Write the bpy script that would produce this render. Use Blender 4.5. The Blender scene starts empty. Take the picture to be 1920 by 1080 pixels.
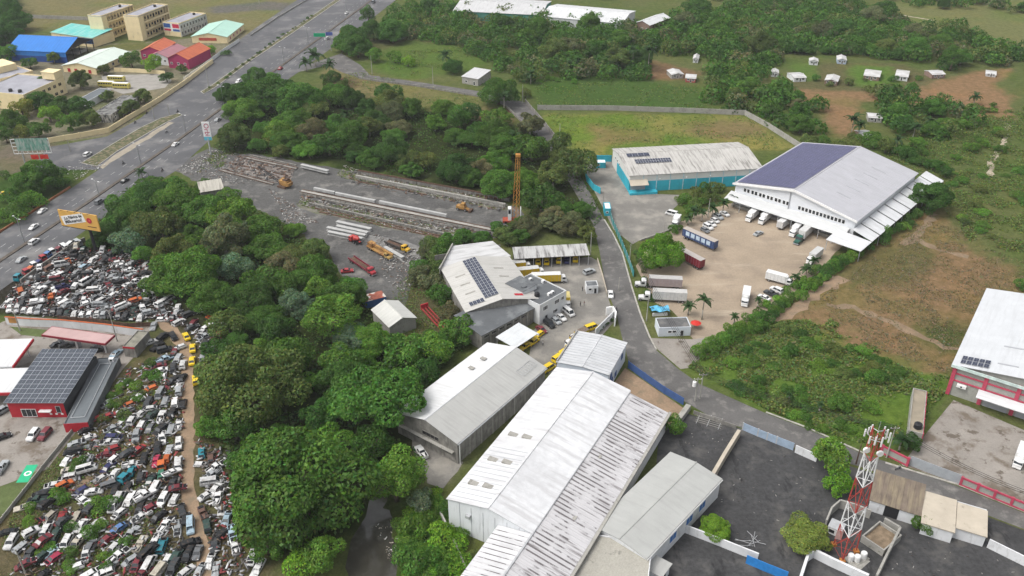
import bpy, bmesh, math, random
import numpy as np
from mathutils import Vector, Matrix
R = math.radians
SC = bpy.context.scene
COL = SC.collection
random.seed(7); NR = np.random.RandomState(7)

# ---------------------------------------------------------------- camera, sky, sun, exposure
FPX, PITCH, CAMH = 1620.0, R(31.0), 150.0
cam = bpy.data.cameras.new('camera'); camo = bpy.data.objects.new('camera', cam); COL.objects.link(camo)
cam.sensor_width = 36.0; cam.lens = FPX / 1920.0 * 36.0
cam.clip_start = 1.0; cam.clip_end = 30000.0
camo.location = (0, 0, CAMH); camo.rotation_euler = (R(90) - PITCH, 0, 0)
SC.camera = camo
world = bpy.data.worlds.new('World'); SC.world = world; world.use_nodes = True
SUN_EL, SUN_AZ = R(58), R(-105)         # azimuth from +Y towards +X: the bright side is to the left and a little behind
wn = world.node_tree.nodes; wl = world.node_tree.links
sky = wn.new('ShaderNodeTexSky'); sky.sky_type = 'NISHITA'; sky.sun_disc = False
sky.sun_elevation = SUN_EL; sky.sun_rotation = SUN_AZ
sky.air_density = 1.0; sky.dust_density = 5.0; sky.ozone_density = 1.0
hs = wn.new('ShaderNodeHueSaturation'); hs.inputs['Saturation'].default_value = 0.22
wl.new(sky.outputs[0], hs.inputs['Color']); wl.new(hs.outputs[0], wn['Background'].inputs['Color'])
wn['Background'].inputs['Strength'].default_value = 0.15
sl = bpy.data.lights.new('sun', 'SUN'); sl.energy = 0.9; sl.angle = R(36); sl.color = (1.0, 0.955, 0.89)
so = bpy.data.objects.new('sun', sl); COL.objects.link(so)
sd = Vector((math.sin(SUN_AZ) * math.cos(SUN_EL), math.cos(SUN_AZ) * math.cos(SUN_EL), math.sin(SUN_EL)))
so.rotation_euler = (-sd).to_track_quat('-Z', 'Y').to_euler(); so.location = (0, 200, 400)
SC.view_settings.view_transform = 'Standard'; SC.view_settings.look = 'None'
SC.view_settings.exposure = 0.6; SC.view_settings.gamma = 1.0; SC.view_settings.use_curve_mapping = False
SC.render.engine = 'CYCLES'
SC.cycles.max_bounces = 5; SC.cycles.diffuse_bounces = 2; SC.cycles.glossy_bounces = 2
SC.cycles.transmission_bounces = 3; SC.cycles.transparent_max_bounces = 4
SC.cycles.use_denoising = True; SC.cycles.caustics_reflective = False; SC.cycles.caustics_refractive = False

# ---------------------------------------------------------------- pixel direction -> point at height z
CP, SP = math.cos(PITCH), math.sin(PITCH)
def T(x, y, z=0.0):
    u = (x - 960) / FPX; v = (y - 540) / FPX
    t = (z - CAMH) / (-SP - v * CP)
    return Vector((u * t, (CP - v * SP) * t, z))
def PX(p):
    d = Vector(p) - Vector((0, 0, CAMH)); zc = d.y * CP - d.z * SP
    return 960 + FPX * d.x / zc, 540 - FPX * (d.y * SP + d.z * CP) / zc
def scale_at(p):
    d = Vector(p) - Vector((0, 0, CAMH)); return FPX / (d.y * CP - d.z * SP)
def Hz(bx, by, ty):                      # height of a vertical thing from its base and the picture row of its top
    b = T(bx, by); v = (ty - 540) / FPX; return CAMH + b.y * (-SP - v * CP) / (CP - v * SP)
def heading(x, y, deg, z=0.0):           # ground heading of a line seen at that picture angle
    a = T(x, y, z); b = T(x + 6 * math.cos(R(deg)), y - 6 * math.sin(R(deg)), z)
    return math.atan2(b.y - a.y, b.x - a.x)
def lin(c):
    return tuple(((v / 255.0) / 12.92 if v / 255.0 <= 0.04045 else ((v / 255.0 + 0.055) / 1.055) ** 2.4) for v in c)

# ---------------------------------------------------------------- materials
MATS = {}
def _nt(name):
    m = bpy.data.materials.new(name); m.use_nodes = True
    return m, m.node_tree.nodes, m.node_tree.links, m.node_tree.nodes['Principled BSDF']
def _map(n, l, sc, coord='Object'):
    tc = n.new('ShaderNodeTexCoord'); mp = n.new('ShaderNodeMapping'); mp.inputs['Scale'].default_value = sc
    l.new(tc.outputs[coord], mp.inputs[0]); return mp.outputs[0]
def _noise(n, l, vec, scale, detail=4, rough=.6):
    t = n.new('ShaderNodeTexNoise'); t.inputs['Scale'].default_value = scale; t.inputs['Detail'].default_value = detail
    t.inputs['Roughness'].default_value = rough
    if vec is not None: l.new(vec, t.inputs['Vector'])
    return t.outputs['Fac']
def _ramp(n, l, fac, lo, hi):
    r = n.new('ShaderNodeMapRange'); r.inputs['From Min'].default_value = lo; r.inputs['From Max'].default_value = hi
    l.new(fac, r.inputs['Value']); return r.outputs[0]
def _mix(n, l, fac, a, b, mode='MIX'):
    m = n.new('ShaderNodeMix'); m.data_type = 'RGBA'; m.blend_type = mode
    for k, v in ((0, fac), (6, a), (7, b)):
        if hasattr(v, 'is_linked'): l.new(v, m.inputs[k])
        elif k == 0: m.inputs[0].default_value = v
        else: m.inputs[k].default_value = (*v[:3], 1)
    return m.outputs[2]
def mat(name, col, rough=.8, var=.2, scale=.6, metal=0., spec=.3, dirt=None, dirt_amt=(.5, .75), dirt_map=(1, 1, 1), dirt_scale=.4, bump=0., fine=None, objcol=False, coord='Object', dirt2=None):
    """procedural paint, concrete, soil: a base colour with broad and fine variation, stains stretched by dirt_map"""
    if name in MATS: return MATS[name]
    m, n, l, b = _nt(name); col = tuple(col)
    v1 = _map(n, l, (1, 1, 1), coord)
    f1 = _noise(n, l, v1, scale, 5)
    if objcol:
        oi = n.new('ShaderNodeObjectInfo'); c = oi.outputs['Color']
        c = _mix(n, l, _ramp(n, l, f1, .3, .7), c, _mix(n, l, 1.0, c, (1 - var,) * 3, 'MULTIPLY'))
    else:
        c = _mix(n, l, _ramp(n, l, f1, .3, .7), tuple(x * (1 - var) for x in col), tuple(min(.92, x * (1 + var)) for x in col))
    if fine:
        f3 = _noise(n, l, v1, fine[0], 3, .7)
        c = _mix(n, l, _ramp(n, l, f3, .35, .65), c, _mix(n, l, 1.0, c, (1 - fine[1],) * 3, 'MULTIPLY'))
    if dirt:
        v2 = _map(n, l, dirt_map, coord); f2 = _noise(n, l, v2, dirt_scale, 6, .65)
        c = _mix(n, l, _ramp(n, l, f2, *dirt_amt), c, tuple(dirt))
    if dirt2:
        v4 = _map(n, l, dirt2[2], coord); f4 = _noise(n, l, v4, dirt2[3], 7, .7)
        c = _mix(n, l, _ramp(n, l, f4, *dirt2[1]), c, tuple(dirt2[0]))
    l.new(c, b.inputs['Base Color']) if hasattr(c, 'is_linked') else None
    b.inputs['Roughness'].default_value = rough; b.inputs['Metallic'].default_value = metal
    b.inputs['Specular IOR Level'].default_value = spec
    if bump:
        bp = n.new('ShaderNodeBump'); bp.inputs['Strength'].default_value = bump; bp.inputs['Distance'].default_value = .3
        l.new(_noise(n, l, v1, scale * 4, 4), bp.inputs['Height']); l.new(bp.outputs[0], b.inputs['Normal'])
    MATS[name] = m; return m

PAINT = mat('vehicle_paint', (1, 1, 1), .38, .18, 1.3, spec=.5, objcol=True)
WRECKPAINT = mat('scrap_paint', (1, 1, 1), .62, .34, 1.6, spec=.3, objcol=True, dirt=(.10, .065, .045), dirt_amt=(.54, .70), dirt_scale=1.2)
GLASS = mat('dark_glass', (.018, .022, .026), .12, .2, 2, spec=.6)
TYRE = mat('rubber', (.018, .018, .018), .9, .2, 5)
RIM = mat('rim_metal', (.32, .32, .33), .4, .2, 5, metal=.6)
DARK = mat('dark_interior', (.02, .02, .022), .9, .3, 3)
STEEL = mat('galvanised_steel', (.42, .43, .44), .5, .15, 1, metal=.2)
RUST = mat('rusty_steel', (.10, .06, .042), .9, .4, 1.2)
CONC = mat('concrete', (.34, .33, .30), .95, .2, .35, dirt=(.11, .105, .09), dirt_amt=(.52, .78), dirt_scale=.7, fine=(6, .15))
CONCD = mat('weathered_concrete', (.24, .23, .21), .95, .3, .5, dirt=(.10, .096, .085), dirt_amt=(.48, .74), dirt_map=(1, 1, .25), dirt_scale=1.1, fine=(6, .2))
WHITEW = mat('white_wall', (.62, .63, .64), .8, .1, .3, dirt=(.27, .26, .24), dirt_amt=(.56, .85), dirt_map=(1, 1, .3), dirt_scale=.8)
WHITEP = mat('white_paint', (.74, .74, .73), .55, .08, .8, dirt=(.4, .38, .35), dirt_amt=(.62, .85))
WOOD = mat('pole_concrete', (.33, .32, .29), .9, .15, 2)
POLEM = mat('pole_metal', (.30, .31, .31), .5, .1, 1, metal=.3)

# ---------------------------------------------------------------- mesh building
class MB:
    def __init__(s): s.v = []; s.f = []; s.m = []; s.mi = 0
    def add(s, vs, fs):
        o = len(s.v); s.v += [tuple(p) for p in vs]
        for f in fs: s.f.append([i + o for i in f]); s.m.append(s.mi)
        return s
    def box(s, x0, x1, y0, y1, z0, z1, M=None):
        vs = [Vector((x, y, z)) for z in (z0, z1) for x, y in ((x0, y0), (x1, y0), (x1, y1), (x0, y1))]
        if M is not None: vs = [M @ p for p in vs]
        return s.add(vs, [(3, 2, 1, 0), (4, 5, 6, 7), (0, 1, 5, 4), (1, 2, 6, 5), (2, 3, 7, 6), (3, 0, 4, 7)])
    def prism(s, pts, z0, z1):
        n = len(pts); vs = [(p[0], p[1], z0) for p in pts] + [(p[0], p[1], z1) for p in pts]
        return s.add(vs, [tuple(range(n - 1, -1, -1)), tuple(range(n, 2 * n))] + [(i, (i + 1) % n, n + (i + 1) % n, n + i) for i in range(n)])
    def hexa(s, lo, hi):                 # two quads (4 points each), lower and upper
        return s.add(list(lo) + list(hi), [(3, 2, 1, 0), (4, 5, 6, 7), (0, 1, 5, 4), (1, 2, 6, 5), (2, 3, 7, 6), (3, 0, 4, 7)])
    def slab(s, quad, t):                # a quad thickened downward along its normal
        q = [Vector(p) for p in quad]; nn = (q[1] - q[0]).cross(q[3] - q[0]).normalized()
        if nn.z < 0: nn = -nn
        return s.hexa([p - nn * t for p in q], q)
    def tube(s, a, b, r0, r1=None, n=6, cap=True):
        a, b = Vector(a), Vector(b); r1 = r0 if r1 is None else r1; d = (b - a).normalized()
        u = d.orthogonal().normalized(); w = d.cross(u)
        c = [(math.cos(2 * math.pi * i / n), math.sin(2 * math.pi * i / n)) for i in range(n)]
        vs = [a + (u * x + w * y) * r0 for x, y in c] + [b + (u * x + w * y) * r1 for x, y in c]
        fs = [(i, (i + 1) % n, n + (i + 1) % n, n + i) for i in range(n)]
        if cap: fs += [tuple(range(n - 1, -1, -1)), tuple(range(n, 2 * n))]
        return s.add(vs, fs)
    def path(s, pts, rs, n=6):
        for i in range(len(pts) - 1): s.tube(pts[i], pts[i + 1], rs[i], rs[i + 1], n)
        return s
    def quad(s, a, b, c, d): return s.add([a, b, c, d], [(0, 1, 2, 3)])
    def loft(s, rings, cap=True):
        n = len(rings[0]); vs = [p for r in rings for p in r]; fs = []
        for k in range(len(rings) - 1):
            for i in range(n): fs.append((k * n + i, k * n + (i + 1) % n, (k + 1) * n + (i + 1) % n, (k + 1) * n + i))
        if cap: fs += [tuple(range(n - 1, -1, -1)), tuple(range((len(rings) - 1) * n, len(rings) * n))]
        return s.add(vs, fs)
    def mesh(s, name, mats=(), smooth=False):
        me = bpy.data.meshes.new(name); me.from_pydata(s.v, [], s.f)
        for m in (mats if isinstance(mats, (list, tuple)) else [mats]): me.materials.append(m)
        if any(s.m): me.polygons.foreach_set('material_index', s.m)
        if smooth: me.polygons.foreach_set('use_smooth', [True] * len(me.polygons))
        me.update(); return me

def np_mesh(name, verts, quads, m, attr=None, smooth=False):
    me = bpy.data.meshes.new(name); nv, nf = len(verts), len(quads); k = quads.shape[1]
    me.vertices.add(nv); me.vertices.foreach_set('co', np.ascontiguousarray(verts, dtype=np.float32).ravel())
    me.loops.add(nf * k); me.loops.foreach_set('vertex_index', np.ascontiguousarray(quads, dtype=np.int32).ravel())
    me.polygons.add(nf); me.polygons.foreach_set('loop_start', np.arange(0, nf * k, k, dtype=np.int32))
    if smooth: me.polygons.foreach_set('use_smooth', np.ones(nf, dtype=bool))
    me.update(calc_edges=True)
    if attr is not None:
        nm, dom, data = attr
        a = me.attributes.new(nm, 'FLOAT_COLOR', dom); a.data.foreach_set('color', np.ascontiguousarray(data, dtype=np.float32).ravel())
    me.materials.append(m); return me

def obj(name, data, parent=None, loc=None, rot=None, col=None, scale=None):
    o = bpy.data.objects.new(name, data); COL.objects.link(o)
    if parent is not None: o.parent = parent
    if loc is not None: o.location = loc
    if rot is not None: o.rotation_euler = rot
    if scale is not None: o.scale = scale
    if col is not None: o.color = (*col[:3], 1)
    return o
def tag(o, label, cat, group=None):
    o['label'] = label; o['category'] = cat
    if group: o['group'] = group
    return o
def root(name, label, cat, loc=(0, 0, 0), rz=0., group=None, rot=None):
    o = bpy.data.objects.new(name, None); COL.objects.link(o); o.location = loc
    o.rotation_euler = rot if rot is not None else (0, 0, rz); o.empty_display_size = .5
    if label: tag(o, label, cat, group)
    return o
def part(name, mb, m, parent=None, smooth=False, **k):
    return obj(name, mb.mesh(name, m, smooth), parent, **k)
def struct(o, kind='structure'):
    o['kind'] = kind; return o

# ---------------------------------------------------------------- numpy value noise
_LAT = NR.rand(256, 256)
def vnoise(x, y):
    xi = np.floor(x).astype(int); yi = np.floor(y).astype(int); fx = x - xi; fy = y - yi
    fx = fx * fx * (3 - 2 * fx); fy = fy * fy * (3 - 2 * fy)
    a = _LAT[xi % 256, yi % 256]; b = _LAT[(xi + 1) % 256, yi % 256]; c = _LAT[xi % 256, (yi + 1) % 256]; d = _LAT[(xi + 1) % 256, (yi + 1) % 256]
    return (a * (1 - fx) + b * fx) * (1 - fy) + (c * (1 - fx) + d * fx) * fy
def fbm(x, y, s, o=4):
    r = 0; a = .5; t = 0
    for i in range(o):
        r = r + a * vnoise(x / s + 17.3 * i, y / s + 9.1 * i); t += a; a *= .5; s *= .5
    return r / t
def inpoly(x, y, pts):
    r = np.zeros(x.shape, bool); n = len(pts)
    for i in range(n):
        x1, y1 = pts[i][:2]; x2, y2 = pts[(i + 1) % n][:2]
        if y1 == y2: continue
        c = ((y1 > y) != (y2 > y)) & (x < (x2 - x1) * (y - y1) / (y2 - y1) + x1); r ^= c
    return r
def GP(pts, z=0.): return [T(x, y, z) for x, y in pts]

# ---------------------------------------------------------------- labels that single one thing out
ORD = ['first', 'second', 'third', 'fourth', 'fifth', 'sixth', 'seventh', 'eighth', 'ninth', 'tenth', 'eleventh', 'twelfth', 'thirteenth', 'fourteenth', 'fifteenth', 'sixteenth', 'seventeenth', 'eighteenth', 'nineteenth', 'twentieth']
def ordw(i): return ORD[i] if i < 20 else ('twenty-' + ORD[i - 20] if i < 29 else str(i + 1) + 'th')
def label_set(items, marks):
    """items: (object, phrase, location); marks: (phrase, location). Label = phrase + side of the closest mark + count outward."""
    groups = {}
    for o, ph, p in items:
        mk = min(marks, key=lambda q: (q[1][0] - p[0]) ** 2 + (q[1][1] - p[1]) ** 2); dx = p[0] - mk[1][0]; dy = p[1] - mk[1][1]
        side = ('right of' if dx > 0 else 'left of') if abs(dx) > abs(dy) else ('behind' if dy > 0 else 'in front of')
        groups.setdefault((ph, side, mk[0]), []).append((dx * dx + dy * dy, o))
    for (ph, side, mk), lst in groups.items():
        lst.sort(key=lambda t: t[0])
        for i, (d, o) in enumerate(lst):
            o['label'] = f'{ph} {side} {mk}' if len(lst) == 1 else f'{ph} {side} {mk}, {ordw(i)} out from it'

# ================================================================ THE SETTING: ground sheet, roads, yards, water
def ph(r, g, b, k=1.9): return np.array(lin((r, g, b))) / k
FOREST = [
    [(432, 165), (560, 165), (700, 185), (800, 205), (900, 225), (1000, 245), (1062, 300), (1100, 345), (1132, 400), (1105, 450), (1000, 425), (985, 400), (960, 380), (860, 352), (700, 325), (560, 300), (470, 290), (400, 288), (425, 215)],
    [(260, 345), (400, 352), (440, 380), (520, 410), (560, 440), (610, 470), (640, 520), (700, 560), (740, 620), (840, 640), (890, 640), (830, 690), (800, 720), (810, 800), (790, 900), (735, 960), (690, 960), (640, 1000), (560, 1060), (450, 1000), (420, 850), (370, 760), (375, 690), (440, 640), (390, 600), (300, 560), (285, 500), (180, 460), (170, 430), (230, 360)],
]
REG = [
    ([(-900, -300), (700, -300), (600, 0), (520, 50), (470, 78), (330, 62), (30, 58), (-900, 60)], ph(150, 142, 104), 4),
    ([(385, 14), (480, 4), (600, 6), (560, 18), (470, 20), (400, 26)], ph(132, 128, 126), 3),
    ([(-200, -60), (30, -20), (55, 25), (20, 110), (-200, 140)], ph(45, 60, 35), 4),
    ([(0, 112), (60, 92), (260, 80), (500, 60), (440, 105), (330, 175), (205, 255), (90, 268), (-80, 290)], ph(158, 150, 132), 2),
    ([(175, 88), (270, 80), (330, 84), (300, 92), (200, 97)], ph(128, 130, 80), 2),
    ([(-300, 300), (90, 268), (165, 292), (140, 335), (60, 320), (-300, 380)], ph(140, 128, 116), 3),
    ([(-200, 520), (0, 432), (130, 348), (175, 312), (140, 305), (60, 318), (-200, 420)], ph(82, 105, 55), 2),
    ([(600, 120), (700, 140), (900, 178), (935, 215), (880, 228), (800, 208), (700, 188), (620, 168)], ph(150, 140, 100), 3),
    ([(600, 140), (655, 150), (676, 163), (620, 168)], ph(122, 98, 84), 3),
    ([(880, 212), (965, 203), (970, 232), (900, 228)], ph(126, 98, 82), 3),
    ([(690, 105), (760, 76), (860, 86), (910, 105), (900, 135), (770, 150), (705, 134)], ph(112, 134, 68), 4),
    ([(1000, 150), (1120, 140), (1200, 150), (1310, 165), (1340, 205), (1010, 205)], ph(90, 118, 60), 3),
    ([(1195, 118), (1230, 112), (1310, 135), (1300, 150), (1215, 148)], ph(152, 122, 98), 3),
    ([(1018, 213), (1400, 216), (1490, 278), (1150, 296), (1078, 298)], ph(160, 156, 92), 2),
    ([(1022, 214), (1180, 216), (1230, 232), (1160, 256), (1060, 268), (1035, 240)], ph(128, 152, 66), 4),
    ([(1240, 250), (1330, 262), (1300, 286), (1120, 292), (1150, 272)], ph(126, 150, 68), 4),
    ([(1290, 226), (1400, 224), (1440, 250), (1340, 262), (1280, 246)], ph(156, 138, 100), 4),
    ([(1100, 236), (1200, 240), (1240, 262), (1130, 268)], ph(158, 142, 96), 4),
    ([(1560, -300), (2600, -300), (2600, 60), (1920, 95), (1860, 90), (1800, 60), (1720, 60), (1690, 40)], ph(140, 142, 96), 4),
    ([(1480, 150), (1540, 118), (1700, 120), (1760, 150), (1690, 175), (1560, 185), (1480, 175)], ph(122, 118, 84), 4),
    ([(1590, 122), (1675, 126), (1690, 160), (1600, 162)], ph(112, 142, 68), 3),
    ([(1480, 118), (1535, 118), (1530, 150), (1490, 152)], ph(112, 138, 70), 3),
    ([(1420, 165), (1700, 176), (1760, 150), (1850, 132), (1900, 128), (1860, 160), (1900, 180), (1895, 228), (1830, 225), (1800, 195), (1700, 198), (1610, 190), (1600, 260), (1560, 255), (1540, 205), (1430, 178)], ph(172, 138, 108), 3),
    ([(1280, 690), (1310, 640), (1400, 590), (1500, 590), (1560, 600), (1700, 690), (1800, 700), (1700, 850), (1600, 840), (1440, 770)], ph(112, 140, 64), 4),
    ([(1430, 610), (1560, 540), (1650, 460), (1740, 395), (1830, 470), (1900, 500), (1930, 560), (1860, 640), (1790, 706), (1690, 690), (1600, 640), (1520, 615)], ph(166, 136, 106), 5),
    ([(1580, 500), (1700, 440), (1760, 480), (1700, 530), (1600, 540)], ph(132, 124, 84), 4),
    ([(1700, 620), (1800, 600), (1850, 620), (1780, 670)], ph(110, 112, 74), 4),
    ([(-100, 600), (20, 520), (100, 478), (150, 452), (300, 480), (330, 560), (430, 630), (350, 660), (280, 605), (15, 592)], ph(66, 61, 56), 2),
    ([(275, 610), (370, 620), (440, 640), (380, 700), (375, 780), (440, 860), (440, 1000), (560, 1110), (-200, 1200), (-60, 1000), (150, 800), (230, 690)], ph(122, 112, 88), 3),
    ([(690, 560), (800, 480), (850, 520), (900, 640), (830, 640), (740, 600)], ph(115, 110, 85), 4),
    ([(815, 920), (900, 1100), (740, 1100), (735, 960), (790, 900)], ph(80, 105, 48), 2),
    ([(760, 800), (800, 830), (870, 860), (830, 915), (800, 900), (775, 850)], ph(140, 128, 118), 2),
]
REG += [(f, ph(68, 78, 44), 4) for f in FOREST]
RIVER = [(655, 1130), (645, 1040), (650, 1000), (690, 965), (685, 900), (680, 850), (715, 850), (722, 900), (735, 960), (742, 1010), (755, 1130)]

def axis(lo, hi, step, far, grow=1.35):
    a = list(np.arange(lo, hi + .01, step)); s = step
    while a[-1] < far: s *= grow; a.append(a[-1] + s)
    s = step; b = []; x = lo
    while x > -far: s *= grow; x -= s; b.append(x)
    return np.array(b[::-1] + a)
def build_ground():
    xs = axis(-420, 480, 2.4, 6000); ys = axis(90, 760, 2.4, 7000)
    X, Y = np.meshgrid(xs, ys); Xf, Yf = X.ravel(), Y.ravel()
    base = np.array([ph(102, 122, 66)]).repeat(len(Xf), 0)
    n1 = fbm(Xf, Yf, 60, 4)[:, None]
    base = base * (1 - n1) * 1.0 + np.array([ph(132, 130, 90)]) * n1
    for pts, c, w in REG:
        g = GP(pts); wt = np.zeros(len(Xf))
        for k in range(4):
            jx = (fbm(Xf + 31 * k, Yf, 14, 3) - .5) * 4 * w + NR.normal(0, .35 * w, len(Xf)); jy = (fbm(Xf, Yf + 57 * k, 14, 3) - .5) * 4 * w + NR.normal(0, .35 * w, len(Xf))
            wt += inpoly(Xf + jx, Yf + jy, g)
        wt = (wt / 4)[:, None]; base = base * (1 - wt) + c[None] * wt
    # patches of greener and drier growth, of the soil itself
    a = fbm(Xf, Yf, 22, 4); b = fbm(Xf + 300, Yf, 9, 3)
    green = np.clip((a - .5) * 5, 0, 1)[:, None] * .55; dry = np.clip((b - .55) * 6, 0, 1)[:, None] * .4
    base = base * (1 - green) + base * np.array([[.72, .98, .6]]) * green
    base = base * (1 - dry) + base * np.array([[1.25, 1.08, .95]]) * dry
    rv = np.array(GP(RIVER)); Z = np.zeros(len(Xf)); acc = np.zeros(len(Xf))
    for ox, oy in ((0, 0), (2.2, 0), (-2.2, 0), (0, 2.2), (0, -2.2), (3, 3), (-3, 3), (3, -3), (-3, -3)): acc += inpoly(Xf + ox, Yf + oy, rv)
    Z = -3.2 * acc / 9
    nx, ny = len(xs), len(ys); i = np.arange(nx * ny).reshape(ny, nx)
    q = np.stack([i[:-1, :-1], i[:-1, 1:], i[1:, 1:], i[1:, :-1]], -1).reshape(-1, 4)
    m, n, l, b = _nt('soil_and_grass')
    at = n.new('ShaderNodeAttribute'); at.attribute_name = 'soil'; v = _map(n, l, (1, 1, 1))
    c = _mix(n, l, _ramp(n, l, _noise(n, l, v, .35, 6, .7), .34, .66), at.outputs['Color'], _mix(n, l, 1., at.outputs['Color'], (.55, .62, .5), 'MULTIPLY'))
    c = _mix(n, l, _ramp(n, l, _noise(n, l, v, 1.7, 5, .75), .42, .7), c, _mix(n, l, 1., c, (1.45, 1.38, 1.25), 'MULTIPLY'))
    l.new(c, b.inputs['Base Color']); b.inputs['Roughness'].default_value = 1; b.inputs['Specular IOR Level'].default_value = .05
    bp = n.new('ShaderNodeBump'); bp.inputs['Strength'].default_value = .8; bp.inputs['Distance'].default_value = .5
    l.new(_noise(n, l, v, .9, 6, .7), bp.inputs['Height']); l.new(bp.outputs[0], b.inputs['Normal'])
    me = np_mesh('ground', np.stack([Xf, Yf, Z], -1), q, m, ('soil', 'POINT', np.concatenate([base, np.ones((len(Xf), 1))], 1)), True)
    struct(obj('ground', me))
build_ground()

def sheet(name, pts, z, m, jit=0., kind='structure', step=3.0):
    g = GP(pts, z)
    if jit:
        h = []
        for i in range(len(g)):
            a, b = g[i], g[(i + 1) % len(g)]; k = max(1, int((b - a).length / step))
            for j in range(k):
                p = a.lerp(b, j / k); h.append(p + Vector((random.uniform(-jit, jit), random.uniform(-jit, jit), 0)))
        g = h
    # ccw
    ar = sum(g[i].x * g[(i + 1) % len(g)].y - g[(i + 1) % len(g)].x * g[i].y for i in range(len(g)))
    if ar < 0: g.reverse()
    mb = MB(); mb.add(g, [tuple(range(len(g)))])
    return struct(part(name, mb, m), kind)
def ribbon(name, pts, w, z, m, jit=.6, kind='structure'):
    g = GP(pts, z); L = []; Rr = []
    fine = []
    for i in range(len(g) - 1):
        k = max(1, int((g[i + 1] - g[i]).length / 2.5)); fine += [g[i].lerp(g[i + 1], j / k) for j in range(k)]
    fine.append(g[-1])
    for i, p in enumerate(fine):
        d = (fine[min(i + 1, len(fine) - 1)] - fine[max(i - 1, 0)]).normalized(); nn = Vector((-d.y, d.x, 0))
        L.append(p + nn * (w / 2 + random.uniform(-jit, jit))); Rr.append(p - nn * (w / 2 + random.uniform(-jit, jit)))
    mb = MB(); k = len(L); mb.add(L + Rr, [(i, k + i, k + i + 1, i + 1) for i in range(k - 1)])
    return struct(part(name, mb, m), kind)

ASPH = mat('asphalt', (.098, .099, .104), .9, .16, .05, dirt=(.20, .195, .19), dirt_amt=(.50, .72), dirt_map=(.12, .12, 1), dirt_scale=.6, fine=(2.2, .12))
ASPH2 = mat('lane_asphalt', (.112, .108, .104), .92, .2, .08, dirt=(.21, .20, .185), dirt_amt=(.52, .70), dirt_scale=.25, fine=(1.8, .16))
BLACKY = mat('wet_black_asphalt', (.058, .058, .059), .78, .25, .06, dirt=(.125, .118, .107), dirt_amt=(.52, .78), dirt_scale=.12, fine=(.9, .4), spec=.3, dirt2=((.017, .017, .018), (.56, .66), (1.6, .5, 1), .16))
YARDC = mat('yard_concrete', (.20, .19, .172), .92, .2, .12, dirt=(.29, .27, .235), dirt_amt=(.48, .70), dirt_scale=.12, fine=(2, .16))
YARDG = mat('grey_yard', (.105, .103, .099), .92, .25, .09, dirt=(.23, .22, .20), dirt_amt=(.53, .74), dirt_scale=.16, fine=(1.1, .35), dirt2=((.05, .048, .044), (.56, .70), (1, 2.2, 1), .22))
TAN = mat('tan_gravel', (.33, .265, .195), .97, .2, .05, dirt=(.20, .16, .125), dirt_amt=(.50, .72), dirt_scale=.06, fine=(1.5, .18), dirt2=((.40, .34, .26), (.54, .72), (.35, 1.6, 1), .09))
DIRT = mat('bare_dirt', (.29, .205, .135), 1, .25, .15, dirt=(.17, .14, .095), dirt_amt=(.5, .7), dirt_scale=.4, fine=(2, .2))
KERB = mat('kerb_concrete', (.36, .345, .31), .95, .15, .4, dirt=(.16, .14, .12), dirt_amt=(.5, .75), dirt_scale=.6)
CRACK = mat('cracked_concrete', (.27, .247, .22), .92, .15, .12, dirt=(.14, .115, .09), dirt_amt=(.50, .62), dirt_scale=.14, fine=(2, .15), dirt2=((.12, .10, .08), (.575, .615), (1, 1, 1), .22))

# highway and service road as one asphalt sheet, verges and median raised on it
sheet('highway', [(-260, 608), (-120, 512), (0, 437), (60, 400), (135, 352), (185, 318), (60, 318), (90, 276), (200, 256), (262, 222), (330, 170), (400, 112), (480, 52), (560, -2), (640, -52), (740, -115), (900, -110), (790, -38), (742, 0), (690, 40), (560, 135), (470, 196), (400, 256), (330, 320), (235, 378), (154, 436), (0, 545), (-200, 690)], .05, ASPH)
def kerbed(name, pts, h, fill, jit=0):
    g = GP(pts, .05); mb = MB()
    ar = sum(g[i].x * g[(i + 1) % len(g)].y - g[(i + 1) % len(g)].x * g[i].y for i in range(len(g)))
    if ar < 0: g.reverse()
    mb.prism(g, .04, .05 + h); o = struct(part(name, mb, KERB))
    c = sum(g, Vector()) / len(g); q = []
    for i, p in enumerate(g):
        a = (p - g[i - 1]).normalized(); b = (g[(i + 1) % len(g)] - p).normalized(); nn = Vector((-(a + b).y, (a + b).x, 0))
        q.append(p + (nn.normalized() * .45 if nn.length > .01 else Vector()))
    m2 = MB(); m2.add([(p.x, p.y, .05 + h + .03) for p in q], [tuple(range(len(q)))]); struct(part(name + '_planting', m2, fill)); return o
VERGE = mat('verge_grass', (.085, .095, .042), 1, .4, .4, dirt=(.20, .165, .11), dirt_amt=(.47, .62), dirt_scale=.5, fine=(3, .3))
SAND = mat('sandy_strip', (.30, .265, .21), 1, .15, .3, dirt=(.24, .21, .16), dirt_amt=(.5, .75))
MEDS = mat('median_soil', (.10, .085, .07), 1, .3, .5)
kerbed('verge', [(152, 306), (214, 268), (262, 240), (300, 222), (336, 212), (342, 216), (314, 229), (262, 259), (220, 284), (182, 312)], .15, VERGE)
sheet('sandy_strip', [(186, 312), (220, 288), (262, 262), (318, 228), (326, 230), (266, 268), (222, 296), (192, 316)], .075, SAND, .5)
kerbed('verge', [(376, 172), (396, 160), (450, 122), (530, 68), (622, 4), (684, -38), (692, -36), (650, -8), (552, 60), (474, 112), (404, 164), (382, 176)], .15, VERGE)
MED = [(-240, 655), (-60, 531), (0, 490), (165, 380), (327, 268), (440, 186), (540, 115), (640, 42), (700, -2), (790, -66), (880, -128)]
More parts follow.
